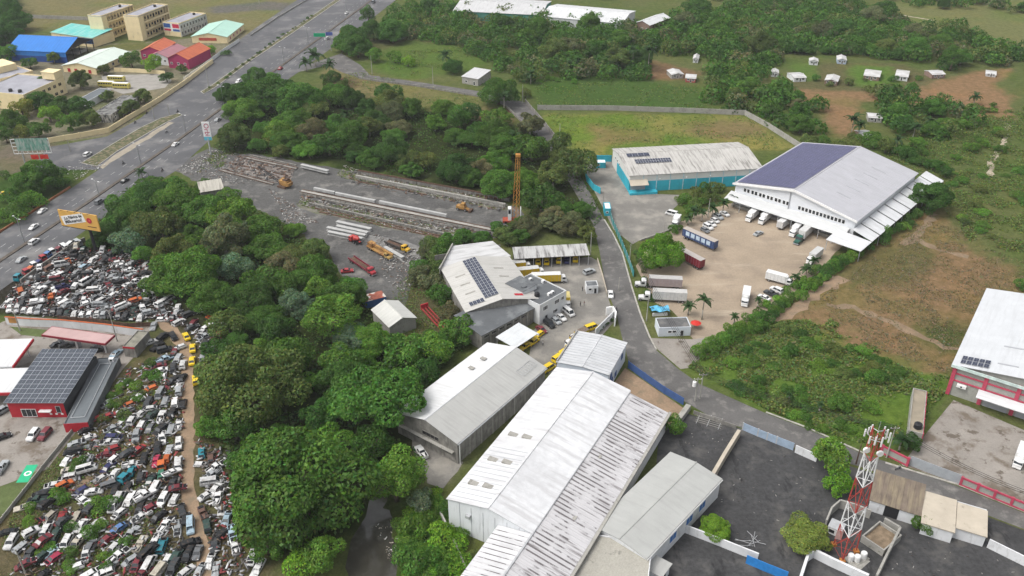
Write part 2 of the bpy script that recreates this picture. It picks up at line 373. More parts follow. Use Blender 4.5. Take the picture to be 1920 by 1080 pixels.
def strip(name, pts, w, z0, z1, m):
    g = GP(pts, 0); mb = MB()
    for i in range(len(g) - 1):
        d = (g[i + 1] - g[i]).normalized(); nn = Vector((-d.y, d.x, 0)) * w / 2
        mb.prism([g[i] - nn, g[i + 1] - nn, g[i + 1] + nn, g[i] + nn], z0, z1)
    return struct(part(name, mb, m))
strip('median', MED, 1.5, .04, .34, MEDS)
PAINTW = mat('road_paint', (.55, .55, .53), .8, .3, 2, dirt=(.16, .16, .16), dirt_amt=(.45, .6), dirt_scale=1.4)
def dashes():
    mb = MB(); g = GP(MED)
    for off in (-7.4, -3.9, 3.9, 7.4):
        for i in range(len(g) - 1):
            d = (g[i + 1] - g[i]); Ln = d.length; d.normalize(); nn = Vector((-d.y, d.x, 0)); s = 0
            while s < Ln - 4:
                a = g[i] + d * s + nn * off; w = nn * .09
                mb.quad(*[(p.x, p.y, .058) for p in (a - w, a + d * 3 - w, a + d * 3 + w, a + w)]); s += 9
    struct(part('road_marking', mb, PAINTW))
dashes()
# lane through the middle
LANE_R = [(1046, 264), (1062, 290), (1100, 350), (1133, 412), (1150, 440), (1166, 475), (1184, 540), (1200, 590), (1216, 632), (1230, 656), (1272, 692), (1312, 720), (1436, 775), (1516, 805), (1620, 852), (1700, 878), (1797, 912), (1920, 962), (2080, 1030)]
LANE_L = [(2080, 1060), (1920, 992), (1865, 971), (1735, 921), (1645, 886), (1610, 874), (1527, 852), (1440, 824), (1385, 800), (1340, 786), (1282, 752), (1212, 706), (1180, 682), (1167, 635), (1155, 585), (1136, 540), (1124, 470), (1112, 420), (1075, 355), (1030, 280), (1006, 252)]
LANE_T = [(975, 224), (950, 200), (905, 181), (780, 161), (700, 151), (672, 146), (640, 135), (615, 122), (560, 135), (575, 122), (640, 100), (676, 122), (694, 141), (780, 153), (905, 172), (985, 192), (1012, 224)]
sheet('lane', LANE_R + LANE_L + LANE_T, .045, ASPH2)
def edge_line(name, pts, w, h, m):
    return strip(name, pts, w, .03, h, m)
edge_line('lane_kerb', [(1133, 412), (1150, 440), (1167, 475), (1185, 540), (1201, 590), (1218, 632), (1231, 656)], .5, .18, KERB)
edge_line('lane_kerb', [(1436, 773), (1516, 803), (1620, 850)], .5, .16, KERB)
edge_line('lane_kerb', [(1660, 868), (1797, 909), (1920, 959), (2080, 1027)], .6, .18, KERB)
sheet('apron', [(1221, 634), (1300, 636), (1334, 632), (1352, 640), (1290, 690), (1276, 692), (1234, 656)], .04, CRACK)
sheet('precast_yard', [(322, 318), (395, 275), (430, 290), (470, 288), (560, 302), (700, 328), (860, 354), (962, 384), (1000, 420), (985, 440), (930, 445), (830, 462), (792, 490), (770, 540), (758, 580), (700, 556), (640, 520), (612, 470), (560, 436), (500, 398), (430, 372), (380, 345)], .03, YARDG, 1.0)
sheet('truck_yard', [(1196, 500), (1204, 462), (1258, 432), (1268, 420), (1310, 400), (1372, 380), (1450, 400), (1600, 440), (1560, 480), (1540, 505), (1440, 590), (1356, 642), (1300, 640), (1272, 590), (1215, 560)], .03, TAN, .8)
sheet('blue_warehouse_yard', [(1090, 305), (1146, 296), (1182, 362), (1292, 366), (1262, 392), (1262, 428), (1200, 450), (1186, 458), (1150, 430), (1136, 400), (1110, 350)], .035, YARDC)
sheet('delivery_yard', [(955, 492), (1108, 482), (1122, 490), (1136, 545), (1154, 600), (1120, 640), (1060, 680), (1030, 700), (990, 680), (1000, 620), (1050, 570)], .035, YARDC)
sheet('fuel_station_lot', [(-120, 660), (30, 592), (285, 612), (260, 660), (232, 690), (150, 800), (88, 880), (0, 912), (-160, 980)], .035, CRACK)
sheet('black_yard', [(1236, 808), (1290, 776), (1338, 788), (1385, 802), (1440, 826), (1527, 854), (1640, 888), (1735, 923), (1860, 972), (1940, 1002), (2100, 1070), (2100, 1250), (1150, 1250), (1215, 1050)], .03, BLACKY)
sheet('red_warehouse_yard', [(1690, 872), (1740, 808), (1788, 750), (1940, 815), (2100, 880), (2100, 1030), (1920, 958), (1797, 907)], .034, CRACK)
sheet('courtyard', [(1172, 690), (1286, 768), (1244, 806), (1170, 770), (1150, 720)], .033, DIRT)
sheet('school_bus_yard', [(190, 142), (300, 138), (322, 150), (310, 165), (230, 176), (200, 165)], .03, mat('school_paving', (.28, .265, .24), .95, .15, .3), .4)
sheet('back_yard', [(770, 800), (800, 828), (868, 868), (832, 915), (805, 905), (778, 855)], .03, YARDC, .5)
ribbon('dirt_track', [(296, 600), (320, 618), (345, 648), (353, 700), (352, 780), (350, 860), (352, 930), (372, 1000), (395, 1090)], 3.4, .03, DIRT, .5)
ribbon('dirt_track', [(215, 890), (180, 905), (140, 915), (112, 930)], 4.0, .032, DIRT, 1.0)
ribbon('dirt_track', [(238, 830), (232, 850), (215, 868), (190, 885), (165, 900)], 3.6, .034, DIRT, 1.0)
ribbon('footpath', [(1430, 612), (1480, 585), (1540, 545), (1580, 520)], 4.5, .03, DIRT, 1.3)
FPATH = mat('trodden_soil', (.235, .165, .105), 1, .3, .2, dirt=(.17, .135, .085), dirt_amt=(.45, .62), dirt_scale=.5, fine=(2.5, .25))
ribbon('footpath', [(1550, 570), (1600, 578), (1660, 600), (1720, 628), (1770, 650), (1800, 655), (1840, 620)], 2.6, .033, FPATH, 1.1)
ribbon('footpath', [(1690, 458), (1720, 445), (1740, 415), (1750, 400)], 3.0, .03, FPATH, 1.2)
ribbon('footpath', [(1720, 450), (1760, 468), (1815, 483)], 2.2, .036, FPATH, 1.0)
ribbon('footpath', [(1890, 230), (1880, 275), (1860, 300), (1858, 330)], 2.5, .03, mat('pale_gravel', (.34, .29, .22), 1, .3, .4), .8)
ribbon('footpath', [(1672, 22), (1700, 30), (1750, 38)], 2.0, .03, mat('pale_gravel', (.4, .36, .3)), .2)
WATER = mat('murky_water', (.045, .042, .034), .10, .3, .15, spec=.5, dirt=(.075, .075, .062), dirt_amt=(.5, .7), dirt_scale=.25)
sheet('river', [(630, 1180), (625, 1010), (670, 940), (665, 840), (730, 840), (745, 940), (770, 1010), (790, 1180)], -1.7, WATER)
WEEDY = mat('weedy_gravel', (.17, .16, .13), 1, .3, .25, dirt=(.085, .10, .05), dirt_amt=(.48, .62), dirt_scale=.35, fine=(3, .25))
sheet('gravel_strip', [(566, 372), (600, 380), (760, 412), (900, 440), (880, 458), (800, 442), (680, 418), (580, 398), (556, 384)], .04, WEEDY, .8)
sheet('gravel_strip', [(640, 318), (700, 330), (860, 358), (960, 384), (950, 396), (800, 366), (680, 344), (630, 330)], .04, WEEDY, .8)
sheet('gravel_strip', [(690, 440), (760, 452), (810, 466), (790, 486), (740, 470), (700, 458)], .04, mat('grey_gravel', (.22, .215, .205), 1, .3, .5, fine=(4, .35)), .8)
sheet('gravel_strip', [(440, 296), (470, 292), (556, 312), (540, 342), (500, 346), (420, 322)], .04, mat('rubble_floor', (.24, .21, .19), 1, .35, .3, dirt=(.12, .1, .085), dirt_amt=(.45, .65), dirt_scale=.5, fine=(3, .3)), .8)

# ================================================================ BUILDINGS
def roofm(name, col, dirtc, amt=(.5, .75), axis='x', var=.06, rough=.55):
    dm = (1.2, .12, .12) if axis == 'x' else (.12, 1.2, .12)
    return mat(name, col, rough, var, .25, spec=.3, dirt=dirtc, dirt_amt=amt, dirt_map=dm, dirt_scale=.9)
WINC = {}; FOOT = []
def in_building(x, y, m):
    for b in FOOT:
        d = Vector((x, y, 0)) - b.o
        if -m < d.dot(b.u) < b.L + m and -m < d.dot(b.v) < b.W + m: return True
    return False
def win_meshes(w, h, fm, pm, bars):
    k = (round(w, 2), round(h, 2), fm.name, pm.name, bars)
    if k not in WINC:
        t = min(.12, w * .12); mb = MB(); d = .1
        mb.box(0, w, -d, 0, 0, t); mb.box(0, w, -d, 0, h - t, h); mb.box(0, t, -d, 0, t, h - t); mb.box(w - t, w, -d, 0, t, h - t)
        for i in range(bars):
            x = w * (i + 1) / (bars + 1); mb.box(x - t / 3, x + t / 3, -d * .8, 0, t, h - t)
        pb = MB(); pb.box(t, w - t, -d * .5, -.01, t, h - t)
        WINC[k] = (mb.mesh('window', fm), pb.mesh('pane', pm))
    return WINC[k]
class Bld:
    def __init__(s, name, label, cat, p0, p1, p3, h, ext=1., group=None):
        a, b, c = T(*p0, h), T(*p1, h), T(*p3, h); u = (b - a); s.L = u.length * ext; u.normalize(); v = Vector((-u.y, u.x, 0))
        s.W = (c - a).dot(v); s.h = h; s.u, s.v, s.o = u, v, Vector((a.x, a.y, 0))
        if s.W < 0: raise ValueError(f'{name} {label}: corner order')
        s.rz = math.atan2(u.y, u.x)
        s.r = root(name, label, cat, s.o, s.rz, group); FOOT.append(s)
    def loc(s, px, py, z=0.):            # picture point at height z, in the building's own coordinates
        d = T(px, py, z) - s.o; return d.dot(s.u), d.dot(s.v)
    def box(s, name, x0, x1, y0, y1, z0, z1, m, parent=None, label=None):
        o = part(name, MB().box(x0, x1, y0, y1, z0, z1), m, parent or s.r)
        if label: o['label'] = label
        return o
    def p(s, name, mb, m, parent=None, smooth=False): return part(name, mb, m, parent or s.r, smooth)
    def walls(s, z0, z1, m, t=.2, sides='fblr', x0=0, x1=None, y0=0, y1=None):
        x1 = s.L if x1 is None else x1; y1 = s.W if y1 is None else y1
        if 'f' in sides: s.box('wall', x0, x1, y0, y0 + t, z0, z1, m)
        if 'b' in sides: s.box('wall', x0, x1, y1 - t, y1, z0, z1, m)
        if 'l' in sides: s.box('wall', x0, x0 + t, y0 + t, y1 - t, z0, z1, m)
        if 'r' in sides: s.box('wall', x1 - t, x1, y0 + t, y1 - t, z0, z1, m)
    def slope(s, A, B, C, D, m, rib=0., rh=.08, name='roof_slope', th=.14, rw=.14, rm=None):
        """A,B low edge, D,C high edge"""
        A, B, C, D = map(Vector, (A, B, C, D)); mb = MB(); mb.slab((A, B, C, D), th)
        o = s.p(name, mb, m)
        if rib:
            n = int((B - A).length / rib); e = (B - A).normalized(); nn = (B - A).cross(D - A).normalized()
            if nn.z < 0: nn = -nn
            rb = MB()
            for i in range(1, n):
                a = A.lerp(B, i / n); d = D.lerp(C, i / n); w = e * rw / 2
                rb.add([a - w, a + w, a + w * .4 + nn * rh, a - w * .4 + nn * rh, d - w, d + w, d + w * .4 + nn * rh, d - w * .4 + nn * rh], [(0, 3, 7, 4), (3, 2, 6, 7), (2, 1, 5, 6), (0, 1, 2, 3), (4, 7, 6, 5)])
            r = s.p('rib', rb, rm or m, o); r['kind'] = 'stuff'
        return o
    def gable(s, ax, eh, rh, wm, rm, rm2=None, over=.5, rib=0., rpos=.5, wallz=0., sides='fblr', gm=None, ribh=.08, rimat=None, rw=.14):
        L, W = s.L, s.W; t = .2; rm2 = rm2 or rm; gm = gm or wm
        s.walls(wallz, eh, wm, t, sides)
        if ax == 'x':
            yr = W * rpos
            for x in (0, L - t):
                mb = MB(); mb.add([(x + d, y, z) for d in (0, t) for y, z in ((0, eh), (W, eh), (yr, rh - .16))], [(0, 2, 1), (3, 4, 5), (0, 1, 4, 3), (1, 2, 5, 4), (2, 0, 3, 5)]); s.p('gable', mb, gm)
            k = (rh - eh) / yr; k2 = (rh - eh) / (W - yr)
            s.slope((-over, -over, eh - k * over + .03), (L + over, -over, eh - k * over + .03), (L + over, yr, rh), (-over, yr, rh), rm, rib, ribh, rm=rimat, rw=rw)
            s.slope((L + over, W + over, eh - k2 * over + .03), (-over, W + over, eh - k2 * over + .03), (-over, yr, rh), (L + over, yr, rh), rm2, rib, ribh, rm=rimat, rw=rw)
            s.p('ridge_cap', MB().tube((-over - .02, yr, rh - .05), (L + over + .02, yr, rh - .05), .22, n=6), rm2)
        else:
            xr = L * rpos
            for y in (0, W - t):
                mb = MB(); mb.add([(x, y + d, z) for d in (0, t) for x, z in ((0, eh), (L, eh), (xr, rh - .16))], [(0, 1, 2), (3, 5, 4), (0, 3, 4, 1), (1, 4, 5, 2), (2, 5, 3, 0)]); s.p('gable', mb, gm)
            k = (rh - eh) / xr; k2 = (rh - eh) / (L - xr)
            s.slope((-over, W + over, eh - k * over + .03), (-over, -over, eh - k * over + .03), (xr, -over, rh), (xr, W + over, rh), rm, rib, ribh, rm=rimat, rw=rw)
            s.slope((L + over, -over, eh - k2 * over + .03), (L + over, W + over, eh - k2 * over + .03), (xr, W + over, rh), (xr, -over, rh), rm2, rib, ribh, rm=rimat, rw=rw)
            s.p('ridge_cap', MB().tube((xr, -over - .02, rh - .05), (xr, W + over + .02, rh - .05), .22, n=6), rm2)
    def flat(s, h, wm, rm, parapet=.6, x0=0, x1=None, y0=0, y1=None, t=.2, z0=0):
        x1 = s.L if x1 is None else x1; y1 = s.W if y1 is None else y1
        s.walls(z0, h + parapet, wm, t, 'fblr', x0, x1, y0, y1)
        return s.box('roof', x0 + t, x1 - t, y0 + t, y1 - t, h - .2, h, rm)
    def win(s, side, pos, z, w, h, fm=None, pm=None, bars=0, name='window', off=0.):
        fm = fm or WHITEP; pm = pm or GLASS; a, b = win_meshes(w, h, fm, pm, bars)
        loc, rz = {'f': ((pos, -off, z), 0), 'r': ((s.L + off, pos, z), R(90)), 'b': ((pos + w, s.W + off, z), R(180)), 'l': ((-off, pos + w, z), R(-90))}[side]
        o = obj(name, a, s.r, loc, (0, 0, rz)); obj('pane', b, o); return o
    def posts(s, pts, z1, m, r=.12, z0=0.):
        for x, y in pts: s.p('post', MB().tube((x, y, z0), (x, y, z1), r, n=6), m)
def panels(b, P00, P10, P01, nx, ny, m, frame, gap=.06, name='solar_panel', t=.05, lift=.18, stuff=False):
    """a grid of solar panels on a sloping plane, each its own part"""
    P00, P10, P01 = map(Vector, (P00, P10, P01)); ex = (P10 - P00) / nx; ey = (P01 - P00) / ny; nn = ex.cross(ey).normalized()
    if nn.z < 0: nn = -nn
    gx = ex.normalized() * gap; gy = ey.normalized() * gap
    def one(o):
        q = [o + gx, o + ex - gx, o + ex + ey - gx - gy * 0 - gy, o + ey + gx - gy]; q[0] += gy; q[1] += gy
        return q
    if stuff:
        mb = MB()
        for i in range(nx):
            for j in range(ny): mb.slab([p + nn * lift for p in one(P00 + ex * i + ey * j)], t)
        o = b.p(name, mb, m); o['kind'] = 'stuff'; return
    mb = MB(); mb.slab(one(Vector()), t); c1, c2 = ex * .5, None
    me = mb.mesh(name, m); fb = MB()
    q = one(Vector())
    for k in range(4): fb.tube(q[k] + nn * .01, q[(k + 1) % 4] + nn * .01, .028, n=4)
    fb.tube(q[0].lerp(q[1], .5) + nn * .005, q[3].lerp(q[2], .5) + nn * .005, .012, n=4)
    fme = fb.mesh('panel_frame', frame)
    for i in range(nx):
        for j in range(ny):
            o = obj(name, me, b.r, P00 + ex * i + ey * j + nn * lift); obj('panel_frame', fme, o)
SOLAR = mat('solar_cell', (.030, .036, .062), .22, .25, .4, spec=.6)
SOLARB = mat('blue_solar_cell', (.075, .075, .155), .3, .2, .4, spec=.5)
SOLFR = mat('panel_frame', (.5, .52, .55), .4, .1, 1, metal=.3)
DKROOF = mat('dark_membrane', (.105, .112, .118), .75, .15, .2, dirt=(.17, .18, .185), dirt_amt=(.5, .62), dirt_scale=.25)
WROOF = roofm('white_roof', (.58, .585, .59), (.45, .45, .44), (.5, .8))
WROOFy = roofm('white_roof_cross', (.80, .81, .82), (.55, .55, .54), (.52, .82), 'y')
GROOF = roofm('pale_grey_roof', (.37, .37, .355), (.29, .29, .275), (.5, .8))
CREAM = mat('cream_wall', (.76, .63, .38), .9, .08, .3, dirt=(.3, .25, .16), dirt_amt=(.6, .85), dirt_map=(1, 1, .3))
TANK = mat('black_tank', (.02, .02, .022), .5, .2, 2)
REDW = mat('red_wall', (.42, .022, .035), .6, .1, .4)
REDB = mat('red_frame', (.42, .06, .10), .7, .15, .5)
BLUEW = mat('turquoise_wall', (.035, .36, .46), .7, .1, .3, dirt=(.04, .22, .27), dirt_amt=(.55, .8), dirt_map=(1, 1, .3))
DKBLUE = mat('blue_fence', (.05, .10, .25), .6, .15, .5)
SHUT = mat('shutter', (.33, .34, .36), .6, .1, .5)
BROWNR = mat('brown_roof', (.15, .12, .095), .9, .25, .3, dirt=(.23, .19, .13), dirt_amt=(.45, .65), dirt_map=(1, .15, 1), dirt_scale=.8)
BEIGE = mat('beige_slab', (.44, .39, .315), .92, .1, .3, dirt=(.2, .18, .15), dirt_amt=(.6, .8), dirt_scale=.5)
def roof_unit(b, x, y, z, w=1.1, d=.8, h=.9):      # an air conditioner: casing, fan, grille
    o = b.box('air_conditioner', x, x + w, y, y + d, z, z + h, WHITEP)
    part('fan', MB().tube((w / 2 + x, y - .02, z + h / 2), (w / 2 + x, y + .03, z + h / 2), h * .34, n=12), DARK, o)
def tank(b, x, y, z, r=.8, h=1.3, m=None):
    mb = MB(); n = 14
    rings = [[(x + rr * math.cos(2 * math.pi * i / n), y + rr * math.sin(2 * math.pi * i / n), zz) for i in range(n)] for rr, zz in ((r, z), (r, z + h * .8), (r * .8, z + h * .95), (r * .3, z + h), (r * .28, z + h * 1.08))]
    mb.loft(rings); return b.p('water_tank', mb, m or TANK, smooth=False)

# ---- warehouse with white and grey roof slopes (A)
A = Bld('warehouse', 'gable warehouse, one roof slope bright white, other pale grey, left of the largest warehouse', 'warehouse', (857, 830), (1022, 689), (916, 642), 7)
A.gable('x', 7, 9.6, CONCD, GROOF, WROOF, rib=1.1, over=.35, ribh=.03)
for i in range(1, 8): A.box('pilaster', A.L * i / 8 - .2, A.L * i / 8 + .2, -.1, 0, 0, 6.7, CONC)
A.p('gutter', MB().box(-.3, A.L + .3, -.62, -.38, 6.55, 6.8), STEEL)
A.p('downpipe', MB().tube((0.3, -.5, 0), (.3, -.5, 6.6), .12), WHITEP)
A.win('l', A.W * .30, 4.2, 5.5, 1.3, CONCD, DARK, 3); A.win('l', A.W * .62, 2.0, 2, 1.3, CONCD, GLASS, 3); A.win('l', A.W * .10, 2.0, 2, 1.3, CONCD, GLASS, 3)
A.box('canopy_ledge', -1.0, -.02, 1, A.W - 1, 3.5, 3.65, CONC)
for xx in (.62, .76):
    A.box('skylight', A.L * xx, A.L * xx + 1.2, A.W * .70, A.W * .78, 8.75, 8.95, CONC)
lad = MB()
for yy in (A.W * .10, A.W * .22): lad.tube((A.L * .80, yy, 7.75 + yy * .12), (A.L * .97, yy, 7.75 + yy * .12), .05, n=4)
for i in range(8):
    xx = A.L * (.80 + .17 * i / 7); lad.tube((xx, A.W * .10, 7.75 + A.W * .012), (xx, A.W * .22, 7.75 + A.W * .0264), .05, n=4)
A.p('roof_ladder', lad, STEEL)

# ---- the largest white warehouse (B) with its lean-to and front annex
B = Bld('warehouse', 'largest warehouse, white sheet-metal roof with long striped lean-to and low front annex', 'warehouse', (997, 998), (1180, 732), (1042, 692), 9.2)
BW = mat('white_sheet_wall', (.66, .68, .70), .6, .05, .3, dirt=(.42, .43, .44), dirt_amt=(.55, .8), dirt_map=(1, 1, .12), dirt_scale=.9)
WR2 = mat('white_roof_striped', (.60, .605, .615), .6, .10, .08, dirt=(.42, .415, .42), dirt_amt=(.48, .72), dirt_map=(.9, .09, .09), dirt_scale=.8, fine=(.5, .12))
B.gable('x', 9.2, 11.4, BW, WR2, WR2, rib=1.25, over=.3, ribh=.03)
lt = B.loc(1250, 778, 6.6); LW = -lt[1]
LEAN = mat('streaked_lean_to', (.47, .462, .47), .7, .1, .25, dirt=(.17, .155, .155), dirt_amt=(.53, .66), dirt_map=(1.6, .14, .14), dirt_scale=.6)
fx = -24.0
LEANRIB = mat('grimy_rib', (.13, .118, .12), .8, .3, .6, dirt=(.47, .462, .47), dirt_amt=(.47, .53), dirt_scale=.13)
B.slope((fx, -LW, 6.4), (B.L - .5, -LW, 6.4), (B.L - .5, -.34, 8.9), (fx, -.34, 8.9), LEAN, rib=1.3, rh=.07, rw=.42, rm=LEANRIB)
B.box('gutter', fx, B.L, -LW - .75, -LW - .03, 5.9, 6.42, CONC)
B.box('wall', fx + .3, B.L - .8, -LW + .15, -LW + .35, 0, 6.3, WHITEW)
B.box('wall', B.L - .8, B.L - .6, -LW + .36, -.1, 0, 6.25, WHITEW)
B.p('valley_gutter', MB().box(fx, B.L, -.45, -.05, 8.93, 9.1), STEEL)
an = B.loc(905, 1022, 7.6); AY = an[1]
B.slope((-.1, AY, 7.4), (fx, AY, 7.4), (fx, -.3, 8.95), (-.1, -.3, 8.95), WR2, rib=1.4, rh=.06, rw=.25, rm=LEANRIB)
B.box('wall', fx + .2, -.12, AY - .5, AY - .3, 0, 7.3, BW); B.box('wall', fx + .2, fx + .4, -LW + .4, AY - .5, 0, 7.2, BW)
B.box('wall_vent', -14, -9, AY - .28, AY - .22, 4.6, 5.2, DARK)
for i in range(1, 7): B.box('wall_seam', -.05, -.003, B.W * i / 7 - .05, B.W * i / 7 + .05, 0, 9.1, SHUT)
for yy in (.28, .72):
    mb = MB(); mb.box(-.7, 0, B.W * yy, B.W * yy + 1.1, 6.6, 6.75); mb.box(-.7, -.55, B.W * yy, B.W * yy + 1.1, 6.0, 6.6); B.p('wall_hood', mb, STEEL)
for xx in (.10, .26, .44):
    for yy in (.62, .80): B.box('skylight', B.L * xx, B.L * xx + 1.3, B.W * yy, B.W * yy + 2.4, 9.2 + 2.2 * (1 - yy) / .5 - .5, 9.2 + 2.2 * (1 - yy) / .5 + .03, CONC)
for xx, yy in ((.16, -.55), (-.28, -.62), (.52, -.3)): B.box('skylight', B.L * xx, B.L * xx + 1.2, yy * LW, yy * LW + 3.4, 8.9 + 2.5 * yy + .0, 9.12 + 2.5 * yy, CONC)
for i in range(13):                      # dark lap joints across the front of the left slope
    x_ = B.L * .02 + 1.55 * i; y0, y1 = B.W * .53, B.W * .985; zf = lambda y: 9.2 + 2.2 * (B.W - y) / (B.W * .5) + .05
    B.p('lap_joint', MB().slab([(x_, y0, zf(y0)), (x_ + .16, y0, zf(y0)), (x_ + .16, y1, zf(y1)), (x_, y1, zf(y1))], .03), SHUT)
# ---- blue-windowed shed behind B
S1 = Bld('storage_shed', 'white sheet-roofed shed with three blue windows beside the bend in the lane', 'shed', (1045, 678), (1141, 702), (1099, 625), 6.5)
S1R = roofm('ribbed_shed_roof', (.48, .49, .50), (.32, .32, .32), (.5, .75), 'y')
S1.gable('y', 6.5, 7.1, mat('blue_white_wall', (.60, .65, .72), .7, .06, .3), S1R, S1R, rib=1.2, over=.3, rw=.3, rimat=SHUT)
for s_, z_ in ((.18, 1.0), (.38, .8), (.72, 3.2), (.10, 3.2)): S1.win('r', S1.W * s_, z_, 1.7, 1.8, DKBLUE, DKBLUE, 2)
S1.box('parapet', -.3, .1, 0, S1.W, 6.3, 7.0, CONC)
# ---- grey shed F and beige roof G, small white shed
F = Bld('storage_shed', 'long plain grey-roofed shed between the striped lean-to and the black asphalt yard', 'shed', (1114, 985), (1212, 1045), (1229, 834), 6)
F.gable('y', 6, 6.9, WHITEW, roofm('grey_green_roof', (.36, .365, .35), (.30, .305, .29), (.5, .8), 'y'), rib=0, over=.3)
for s_ in (.30, .52, .70): F.win('r', F.W * s_, 2.0, 3.0, 2.4, WHITEP, mat('blue_tarpaulin', (.05, .16, .42), .5, .2, 1), 1)
F.p('gutter', MB().box(F.L + .32, F.L + .5, -.3, F.W + .3, 5.55, 5.75), WHITEP)
Gb = Bld('flat_roof_block', 'flat beige concrete roof block with mossy edges at the bottom of the picture', 'building', (1045, 1090), (1212, 1120), (1099, 1000), 5.2)
Gb.flat(5.2, WHITEW, mat('mossy_roof', (.37, .355, .31), .95, .1, .2, dirt=(.08, .078, .07), dirt_amt=(.6, .72), dirt_scale=.35, fine=(3, .2)), .3)
K1 = Bld('utility_shed', 'small white shed with a tin lid roof at the corner of the grey shed', 'shed', (1210, 1064), (1240, 1080), (1222, 1040), 3.2)
K1.flat(3.0, WHITEW, WHITEP, .15); K1.box('roof_sheet', -.4, K1.L + .4, -.4, K1.W + .4, 3.2, 3.28, GROOF); K1.win('r', .8, 0, 1.2, 2.2, DARK, DARK, name='door')

# ---- courier company: hall, rear annex, front annex, office (E)
E = Bld('courier_hall', 'gable hall with cream-white roof and a long strip of solar panels above the yellow vans', 'warehouse', (874, 584), (1009, 559), (836, 502), 7)
ER = roofm('cream_white_roof', (.44, .43, .405), (.34, .33, .30), (.5, .78), 'y')
E.gable('y', 7, 9.4, CONCD, ER, rib=1.15, over=.4, ribh=.025)
def on_slope(x, y, add=0.): return (x, y, 7 + 2.4 * (x / (E.L * .5) if x < E.L * .5 else (E.L - x) / (E.L * .5)) + add)
xa, xb = E.L * .30, E.L * .49
panels(E, on_slope(xa, E.W * .10, .05), on_slope(xb, E.W * .10, .05), on_slope(xa, E.W * .99, .05), 4, 15, SOLAR, SOLFR)
panels(E, on_slope(E.L * .08, E.W * .055, .05), on_slope(E.L * .28, E.W * .055, .05), on_slope(E.L * .08, E.W * .13, .05), 4, 1, SOLAR, SOLFR)
for yy in (.3, .5, .7):
    for xx in (.10, .66): E.p('roof_patch', MB().slab((on_slope(E.L * xx, E.W * yy, .1), on_slope(E.L * (xx + .14), E.W * yy, .1), on_slope(E.L * (xx + .14), E.W * (yy + .025), .1), on_slope(E.L * xx, E.W * (yy + .025), .1)), .05), CONC)
E.p('red_mark', MB().slab((on_slope(E.L * .70, E.W * .06, .12), on_slope(E.L * .82, E.W * .06, .12), on_slope(E.L * .82, E.W * .10, .12), on_slope(E.L * .70, E.W * .10, .12)), .04), REDW)
mb = MB(); mb.slab([(-1.0, E.W + .5, 7.0), (E.L + 1, E.W + .5, 7.0), (E.L * .92, E.W + 12, 7.6), (E.L * .30, E.W + 12, 8.2)], .2); E.p('rear_roof', mb, roofm('worn_white_roof', (.5, .5, .5), (.2, .195, .19), (.48, .7), 'y'))
E.box('wall', 0, E.L, E.W + 9, E.W + 9.2, 0, 7.2, CONCD)
mb = MB(); mb.hexa([(-1.2, E.W * .96, 0), (-.9, E.W * .96, 0), (E.L * .32, E.W + 12.4, 0), (E.L * .30, E.W + 12.4, 0)], [(-1.2, E.W * .96, 8.0), (-.9, E.W * .96, 8.0), (E.L * .32, E.W + 12.4, 9.0), (E.L * .30, E.W + 12.4, 9.0)]); E.p('parapet', mb, CONC)
EA = Bld('annex_building', 'low annex with dark grey patched roof in front of the solar-striped hall', 'building', (903, 628), (1000, 577), (877, 586), 5.6)
EA.walls(0, 5.5, CONCD); EA.slope((-.3, -.3, 5.5), (EA.L + .3, -.3, 5.5), (EA.L + .3, EA.W + .2, 6.9), (-.3, EA.W + .2, 6.9), DKROOF, rib=0)
for i in range(7): EA.box('column', EA.L * i / 7 + .3, EA.L * i / 7 + .75, -.12, 0, 0, 5.4, CONC)
for i in range(6): EA.win('f', EA.L * (i + .3) / 7, 3.8, 2.0, 1.0, CONC, GLASS, 2)
EO = Bld('office_building', 'two-storey white office with dark flat roof, tanks and air conditioners', 'office', (1012, 574), (1062, 546), (984, 520), 7)
EO.flat(7, mat('office_white', (.62, .63, .63), .8, .05, .3), DKROOF, .35)
for s_ in (.12, .55): EO.win('f', EO.L * s_, 4.4, 2.2, 1.6, WHITEP, GLASS, 2); 
EO.win('f', EO.L * .80, 4.6, 1.4, 1.3, WHITEP, GLASS, 1); EO.win('f', EO.L * .5, 1.2, 2.2, 1.4, WHITEP, GLASS, 2); EO.win('f', EO.L * .2, 0.05, 1.2, 2.3, STEEL, DARK, name='door')
EO.box('upper_block', .5, EO.L * .55, EO.W * .5, EO.W - .3, 7.01, 8.6, WHITEW); EO.box('upper_roof', .3, EO.L * .57, EO.W * .49, EO.W - .1, 8.62, 8.75, DKROOF)
tank(EO, EO.L * .30, EO.W * .30, 7.0, .85, 1.4); tank(EO, EO.L * .22, EO.W * .62, 8.75, .9, .5, DKROOF)
for x_, y_ in ((.50, .12), (.62, .12), (.86, .55), (.7, .8)): roof_unit(EO, EO.L * x_, EO.W * y_, 7.0)
EL = Bld('open_shed', 'long low open shed with grey tin roof sheltering a row of yellow vans', 'shed', (966, 483), (1104, 476), (964, 465), 4.6)
EL.slope((-.3, -.3, 4.3), (EL.L + .3, -.3, 4.3), (EL.L + .3, EL.W, 5.0), (-.3, EL.W, 5.0), roofm('tin_roof', (.42, .42, .41), (.13, .125, .12), (.46, .66), 'x'), rib=1.0, rh=.05)
EL.box('wall', 0, EL.L, EL.W - .25, EL.W - .05, 0, 4.85, CONCD)
EL.posts([(EL.L * i / 8, .2) for i in range(9)], 4.2, STEEL)
EC = Bld('canopy', 'pale tin canopy over parked yellow taxis in front of the annex', 'canopy', (965, 652), (1008, 624), (918, 641), 4)
EC.slope((0, -.2, 3.9), (EC.L, -.2, 3.9), (EC.L, EC.W, 4.4), (0, EC.W, 4.4), roofm('canopy_roof', (.56, .58, .59), (.42, .43, .43), (.5, .8), 'y'), rib=0.9, rh=.04)
